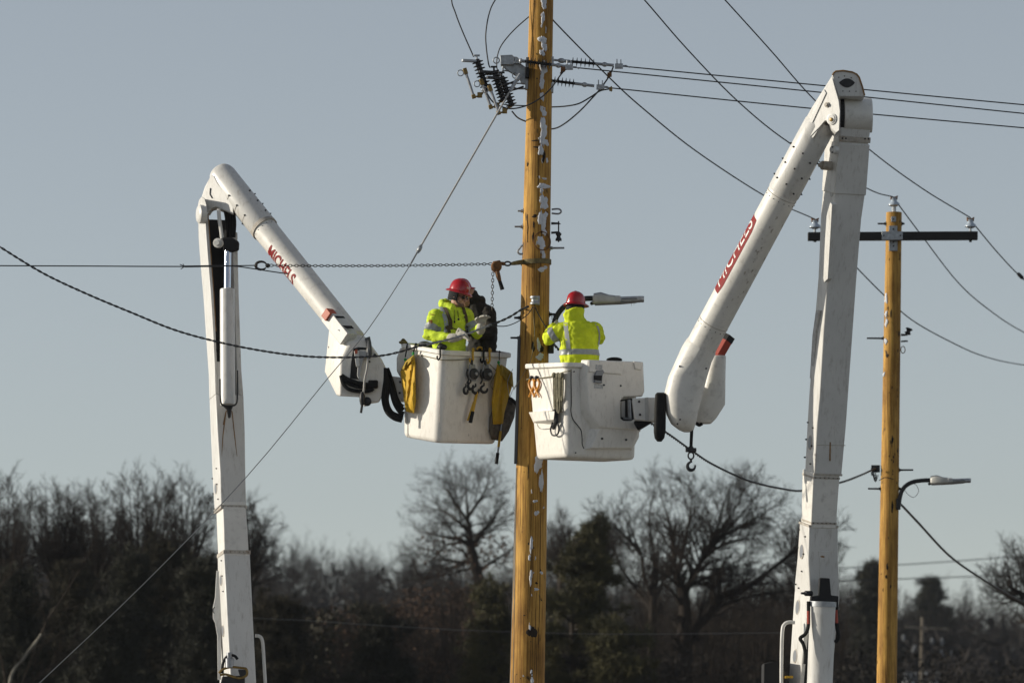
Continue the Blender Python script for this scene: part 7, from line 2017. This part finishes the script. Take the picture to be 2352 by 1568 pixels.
def vase_tree(px, ytop, Y, seed, label, width=110, fork=1330, m='bark', lev=2):
    """upright bare tree with many rising limbs"""
    g = Grow(seed); rg = g.rg
    b = W(px, 1850, Y); b.z = ground_z(b.x, Y) - 0.2
    lean = rg.uniform(-12, 12)
    g.limb([b, W(px + lean * 0.3, 1600, Y), W(px + lean, fork + 60, Y)], 0.22, 0.15, 1, 2, 1.0, from_t=0.7)
    nl = 8
    for i in range(nl):
        q = (i + rg.uniform(0.2, 0.8)) / nl * 2 - 1
        x1 = px + lean + q * width * 0.5; yt = ytop + 34 + abs(q) ** 2 * 62 + rg.uniform(0, 30)
        f0 = fork + rg.uniform(0, 55)
        P = [(px + lean * 0.8, f0), (px + lean + q * width * 0.18, f0 - (f0 - yt) * 0.25), (px + lean + q * width * 0.36 + rg.uniform(-6, 6), f0 - (f0 - yt) * 0.6), (x1, yt)]
        dy = rg.uniform(-2.2, 2.2)
        g.limb([W(x, y, Y + dy * j / 3) for j, (x, y) in enumerate(P)], rg.uniform(0.06, 0.10), 0.012, lev, 13, 1.05, 0.32, 0.62, 0.12)
    return tree_from(g, label, b, m)
big_tree(); second_tree(); centre_oak()
for a in ((15, 1100, 88, 51, 'bare tree at the far end of the woods beyond the low elbow boom', 150), (120, 1118, 92, 52, 'bare upright tree next to the outermost one in the woods', 130),
          (215, 1128, 96, 53, 'dense bare tree between the tallest woodland crown and the outer trees', 130), (318, 1082, 90, 54, 'tallest dense bare tree of the woods beside the low elbow boom', 140),
          (435, 1098, 94, 55, 'bare tree partly hidden by the low elbow boom', 110), (560, 1150, 104, 56, 'bare tree standing right behind the low elbow boom', 90)):
    vase_tree(a[0], a[1], a[2], a[3], a[4], a[5])
vase_tree(2370, 1255, 84, 61, 'bare tree reaching in beyond the second pole and its twisted cable', 190, 1370)
vase_tree(1845, 1190, 110, 62, 'bare tree hidden behind the foot of the tall boom', 120, 1360)
vase_tree(1290, 1168, 135, 63, 'thin pale bare tree rising behind the pine', 60, 1300, 'bark_light')
vase_tree(1385, 1178, 138, 64, 'thin bare tree between the pine and the slender tree', 60, 1300, 'bark_light')

# pines: whorled limbs carrying tufts of needles
def pine(label, px, ytop, ybot, hw, Y, seed, m, tufts=900, top_flat=False, cone=False, gaps=0.35, ts=0.42):
    rg = random.Random(seed); g = Grow(seed)
    b = W(px, 1800, Y); b.z = ground_z(b.x, Y) - 0.2
    top = W(px, ytop + 8, Y)
    g.seg(b, b.lerp(top, 0.6), 0.24, 0.14); g.seg(b.lerp(top, 0.6), top, 0.14, 0.03)
    C = []; k = K(Y)
    nb = 40 if not cone else 80
    for i in range(nb):
        t = (i + rg.random()) / nb
        y = ytop + (ybot - ytop) * t
        if cone: w = hw * (0.03 + 0.97 * t)
        elif top_flat: w = hw * (0.45 + 0.55 * min(1, t * 1.6)) * rg.uniform(0.55, 1.05)
        else: w = hw * (0.25 + 0.75 * min(1, t * 1.4))
        a = rg.uniform(0, 2 * math.pi); r = w / k * rg.uniform(0.6, 1.1)
        p0 = W(px, y + (10 if not cone else 4), Y); p0.x = b.x + (top.x - b.x)
        p1 = p0 + Vector((math.cos(a) * r, math.sin(a) * r, r * rg.uniform(0.05, 0.35) if not cone else -r * 0.15))
        g.seg(p0, p0.lerp(p1, 0.6), 0.04, 0.025); g.seg(p0.lerp(p1, 0.6), p1, 0.025, 0.010)
        nt = max(4, int(tufts / nb * rg.uniform(0.6, 1.3)))
        cl = [(rg.uniform(gaps, 1.05), Vector((rg.gauss(0, 0.26), rg.gauss(0, 0.26), rg.gauss(0.08, 0.12)))) for _ in range(3 if not cone else 6)]
        for j in range(nt):
            q, o_ = rg.choice(cl)
            C.append(p0.lerp(p1, q) + o_ + Vector((rg.gauss(0, 0.14), rg.gauss(0, 0.14), rg.gauss(0.0, 0.10))))
    T = thing('pine_tree', label, 'tree', b, 'evergreen trees')
    obj_from_mesh('trunk', seg_mesh('trunk', g.wood + g.twig, 'bark', b, 5), T)
    o = obj_from_mesh('crown', needle_mesh('crown', C, ts, m, seed, b), T)
    return T
def needle_mesh(name, C, size, m, seed, base, per=22):
    rg = np.random.default_rng(seed)
    P = np.repeat(np.array([tuple(c) for c in C]) - np.array(base), per, axis=0)
    n = len(P)
    d = rg.normal(size=(n, 3)) + np.array([0, 0, 0.5]); d /= np.linalg.norm(d, axis=1, keepdims=True)
    e = np.cross(d, rg.normal(size=(n, 3))); e /= np.linalg.norm(e, axis=1, keepdims=True)
    L = size * rg.uniform(0.5, 1.1, size=(n, 1)); w = 0.011 if size < 0.5 else 0.03
    V = np.stack([P - e * w, P + e * w, P + d * L], axis=1).reshape(-1, 3)
    return np_mesh(name, V, np.arange(3 * n).reshape(-1, 3), m)
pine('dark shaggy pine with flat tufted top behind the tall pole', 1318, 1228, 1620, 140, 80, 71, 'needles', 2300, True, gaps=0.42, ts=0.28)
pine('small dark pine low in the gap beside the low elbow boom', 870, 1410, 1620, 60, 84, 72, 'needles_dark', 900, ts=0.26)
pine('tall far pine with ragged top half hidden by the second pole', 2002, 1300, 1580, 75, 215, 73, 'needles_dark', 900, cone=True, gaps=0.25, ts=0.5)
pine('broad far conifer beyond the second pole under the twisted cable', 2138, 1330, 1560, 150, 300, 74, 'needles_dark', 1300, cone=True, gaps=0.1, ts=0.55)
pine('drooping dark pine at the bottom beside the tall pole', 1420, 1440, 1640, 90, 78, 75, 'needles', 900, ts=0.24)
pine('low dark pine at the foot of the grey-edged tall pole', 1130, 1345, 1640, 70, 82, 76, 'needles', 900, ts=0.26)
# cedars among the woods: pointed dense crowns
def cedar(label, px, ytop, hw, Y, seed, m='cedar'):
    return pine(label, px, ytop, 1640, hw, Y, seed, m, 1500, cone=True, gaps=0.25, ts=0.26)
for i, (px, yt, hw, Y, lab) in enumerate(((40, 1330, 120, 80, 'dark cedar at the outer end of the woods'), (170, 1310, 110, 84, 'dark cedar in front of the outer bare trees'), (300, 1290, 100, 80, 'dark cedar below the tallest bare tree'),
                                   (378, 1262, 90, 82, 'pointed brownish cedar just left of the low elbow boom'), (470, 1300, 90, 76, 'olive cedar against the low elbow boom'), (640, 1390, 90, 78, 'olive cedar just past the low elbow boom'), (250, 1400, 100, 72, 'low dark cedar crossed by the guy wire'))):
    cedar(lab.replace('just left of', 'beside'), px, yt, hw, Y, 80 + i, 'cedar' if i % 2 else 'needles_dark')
# the woods go on past both ends
def copy_tree(o, label, dx, dy, rz):
    c = o.copy(); COL.objects.link(c); c['label'] = label
    c.location = o.location + Vector((dx, dy, ground_z(o.location.x + dx, o.location.y + dy) - ground_z(o.location.x, o.location.y)))
    c.rotation_euler.z = rz
    for ch in o.children:
        k = ch.copy(); COL.objects.link(k); k.parent = c
    return c
TR = {o['label']: o for o in COL.objects if o.type == 'EMPTY' and o.get('category') == 'tree'}
t54 = TR['tallest dense bare tree of the woods beside the low elbow boom']; t52 = TR['bare upright tree next to the outermost one in the woods']; tb = TR['bare tree reaching in beyond the second pole and its twisted cable']
copy_tree(t54, 'bare tree standing just past the outermost tree of the woods', -6.2, 2.0, 1.2)
copy_tree(t52, 'bare tree two trees past the outermost one of the woods', -7.0, -2.0, 2.4)
copy_tree(tb, 'bare tree continuing the woods beyond the twisted cable', 5.0, 3.0, 2.0)
# pale birch limbs at the lower corner
def birch():
    Y = 60.0; g = Grow(91)
    b = W(20, 1900, Y); b.z = ground_z(b.x, Y) - 0.2
    for pts, r in (([(22, 1750), (22, 1568), (55, 1510), (95, 1455), (110, 1420), (135, 1385), (170, 1330), (205, 1270)], 0.045), ([(22, 1640), (40, 1595), (70, 1555), (130, 1530)], 0.02), ([(22, 1620), (5, 1520), (-20, 1400), (10, 1335), (30, 1290)], 0.025), ([(22, 1600), (60, 1570), (100, 1540), (150, 1500)], 0.02)):
        g.limb(WP(pts, Y), r, 0.008, 1, 5, 0.9, 0.2, 0.6, 0.3)
    g.limb([b, W(22, 1750, Y)], 0.07, 0.05, 0, 0, 0.5)
    return tree_from(g, 'pale birch limbs low in the dark woods', b, 'bark_pale', 'bark_light', 'birch_tree')
birch()

# brown-leaved scrub and brush filling the foot of the woods
def scrub(label, name, n, xr, yr, Yr, size, m, seed):
    rg = random.Random(seed); pts = []
    cl = [(rg.uniform(*xr), rg.uniform(*yr), rg.uniform(*Yr)) for _ in range(max(6, n // 90))]
    for i in range(n):
        c = rg.choice(cl)
        p = W(c[0] + rg.gauss(0, 26), min(1700, c[1] + abs(rg.gauss(0, 60)) - 12), c[2] + rg.gauss(0, 1.0))
        pts.append(p)
    base = Vector((0, Yr[0], 0))
    C = np.array([tuple(p) for p in pts])
    r2 = np.random.default_rng(seed)
    n = len(C)
    d = r2.normal(size=(n, 3)); d /= np.linalg.norm(d, axis=1, keepdims=True)
    e = np.cross(d, r2.normal(size=(n, 3))); e /= np.linalg.norm(e, axis=1, keepdims=True)
    s = size * r2.uniform(0.5, 1.4, size=(n, 1))
    V = np.stack([C - d * s, C + e * s * 0.5, C + d * s, C - e * s * 0.5], axis=1).reshape(-1, 3)
    o = obj_from_mesh(name, np_mesh(name, V, np.arange(4 * n).reshape(-1, 4), m))
    return tag(o, label, 'scrub', kind='stuff')
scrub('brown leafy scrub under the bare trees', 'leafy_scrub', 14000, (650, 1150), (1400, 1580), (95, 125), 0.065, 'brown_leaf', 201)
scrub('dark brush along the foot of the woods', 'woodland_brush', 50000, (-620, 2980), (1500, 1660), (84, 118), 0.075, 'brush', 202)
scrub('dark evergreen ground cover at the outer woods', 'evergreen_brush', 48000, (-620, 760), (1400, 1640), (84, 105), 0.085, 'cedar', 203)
scrub('rust-coloured oak leaves still on low branches', 'oak_leaves', 2600, (920, 1100), (1350, 1420), (112, 122), 0.065, 'brown_leaf', 204)
# twiggy thicket between trunks
def thicket():
    rg = random.Random(77); S = []
    for i in range(7600):
        x = rg.uniform(-620, 2980); Y = rg.uniform(90, 150)
        top = 1335 + 60 * noise.noise(Vector((x * 0.006, 3, 0))) + rg.uniform(0, 200) + (60 if 620 < x < 1000 else 0) + (250 if x > 1930 else 0) + (110 if 1190 < x < 1460 else 0)
        p = W(x, 1660, Y); q = W(x + rg.uniform(-40, 40), top, Y)
        m = p.lerp(q, 0.5) + Vector((rg.gauss(0, .2), 0, 0))
        r = rg.uniform(0.01, 0.035)
        S.append((*p, *m, r, r * 0.8)); S.append((*m, *q, r * 0.8, 0.005))
        for j in range(7):
            t = rg.uniform(0.3, 1.0); a = m.lerp(q, (t - 0.3) / 0.7)
            b = a + Vector((rg.gauss(0, 0.45), rg.gauss(0, 0.3), rg.uniform(0.1, 0.8)))
            S.append((*a, *b, 0.010, 0.004))
    o = obj_from_mesh('twig_thicket', seg_mesh('twig_thicket', S, 'bark_light', (0, 0, 0), 3))
    tag(o, 'tangled twigs of the thicket between the trunks', 'thicket', kind='stuff')
thicket()
# far wooded hill
def far_woods():
    protos = []
    for s in range(6):
        g = Grow(300 + s)
        g.limb([Vector((0, 0, 0)), Vector((g.rg.uniform(-.4, .4), 0, 3.0)), Vector((g.rg.uniform(-.6, .6), 0, 5.0))], 0.22, 0.12, 1, 0, 1.0)
        for i in range(10):
            a = g.rg.uniform(0, 6.28); w = g.rg.uniform(0.4, 2.6)
            g.limb([Vector((0, 0, g.rg.uniform(2.0, 4.5))), Vector((math.cos(a) * w * 0.6, math.sin(a) * w * 0.6, 5.6)), Vector((math.cos(a) * w, math.sin(a) * w, 7.2 + g.rg.uniform(0, 1.8) - w * 0.4))], 0.08, 0.03, 1, 9, 1.5, 0.45, 0.6, 0.1)
        protos.append(np.array(g.wood + g.twig))
    rg = random.Random(5); V = []
    for i in range(760):
        Y = rg.uniform(262, 440) if i % 3 else rg.uniform(390, 470)
        half = 1230 / FPX * (Y + 60) + 45
        x = rg.uniform(-half, half)
        A = protos[rg.randrange(6)]; a = rg.uniform(0, 6.28); sc = rg.uniform(0.60, 0.98)
        ca, sa = math.cos(a) * sc, math.sin(a) * sc
        o = np.array([x, Y, ground_z(x, Y) - 0.3])
        def tr(P): return np.stack([P[:, 0] * ca - P[:, 1] * sa, P[:, 0] * sa + P[:, 1] * ca, P[:, 2] * sc], 1) + o
        p, q = tr(A[:, 0:3]), tr(A[:, 3:6])
        e = np.random.default_rng(i).normal(size=p.shape); e /= np.linalg.norm(e, axis=1, keepdims=True)
        w = np.maximum(A[:, 6:7], 0.018) * 1.1
        V.append(np.stack([p - e * w, p + e * w, q], 1).reshape(-1, 3))
    V = np.concatenate(V)
    o = obj_from_mesh('distant_woods', np_mesh('distant_woods', V, np.arange(len(V)).reshape(-1, 3), 'bark_far'))
    tag(o, 'hazy bare woods covering the far hill', 'woods', kind='stuff')
far_woods()
def hill_brush():
    rg = random.Random(15); C = []
    for i in range(100000):
        Y = rg.uniform(250, 470); half = 1230 / FPX * (Y + 60) + 50
        x = rg.uniform(-half, half)
        hh = 4.2 + 2.6 * noise.noise(Vector((x * 0.10, Y * 0.05, 2.0)))
        C.append((x, Y, ground_z(x, Y) + min(1.15, abs(rg.gauss(0, 0.55))) * hh))
    C = np.array(C); r2 = np.random.default_rng(15); n = len(C)
    d = r2.normal(size=(n, 3)) + np.array([0, 0, 0.8]); d /= np.linalg.norm(d, axis=1, keepdims=True)
    e = np.cross(d, r2.normal(size=(n, 3))); e /= np.linalg.norm(e, axis=1, keepdims=True)
    s = 0.55 * r2.uniform(0.5, 1.5, size=(n, 1))
    V = np.stack([C - d * s, C + e * s * 0.22, C + d * s, C - e * s * 0.22], axis=1).reshape(-1, 3)
    o = obj_from_mesh('hill_brush', np_mesh('hill_brush', V, np.arange(4 * n).reshape(-1, 4), 'bark_far'))
    tag(o, 'dark undergrowth on the far wooded hill', 'brush', kind='stuff')
hill_brush()

# ------------------------------------------------------------------ winter haze
hz = MB().box((0, 500, 22.5), 5200, 4300, 51)
hm = bpy.data.materials.new('haze_air'); hm.use_nodes = True
nt = hm.node_tree
nt.nodes.remove(nt.nodes['Principled BSDF'])
pv = nt.nodes.new('ShaderNodeVolumePrincipled')
pv.inputs['Color'].default_value = (0.80, 0.86, 0.95, 1)
pv.inputs['Density'].default_value = 0.00010
pv.inputs['Anisotropy'].default_value = 0.0
nt.links.new(pv.outputs[0], nt.nodes['Material Output'].inputs['Volume'])
MATS['haze_air'] = hm
hzo = hz.build('haze', 'haze_air', loc=(0, 500, -3), smooth=0)
tag(hzo, 'thin pale winter haze over the whole place', kind='stuff')
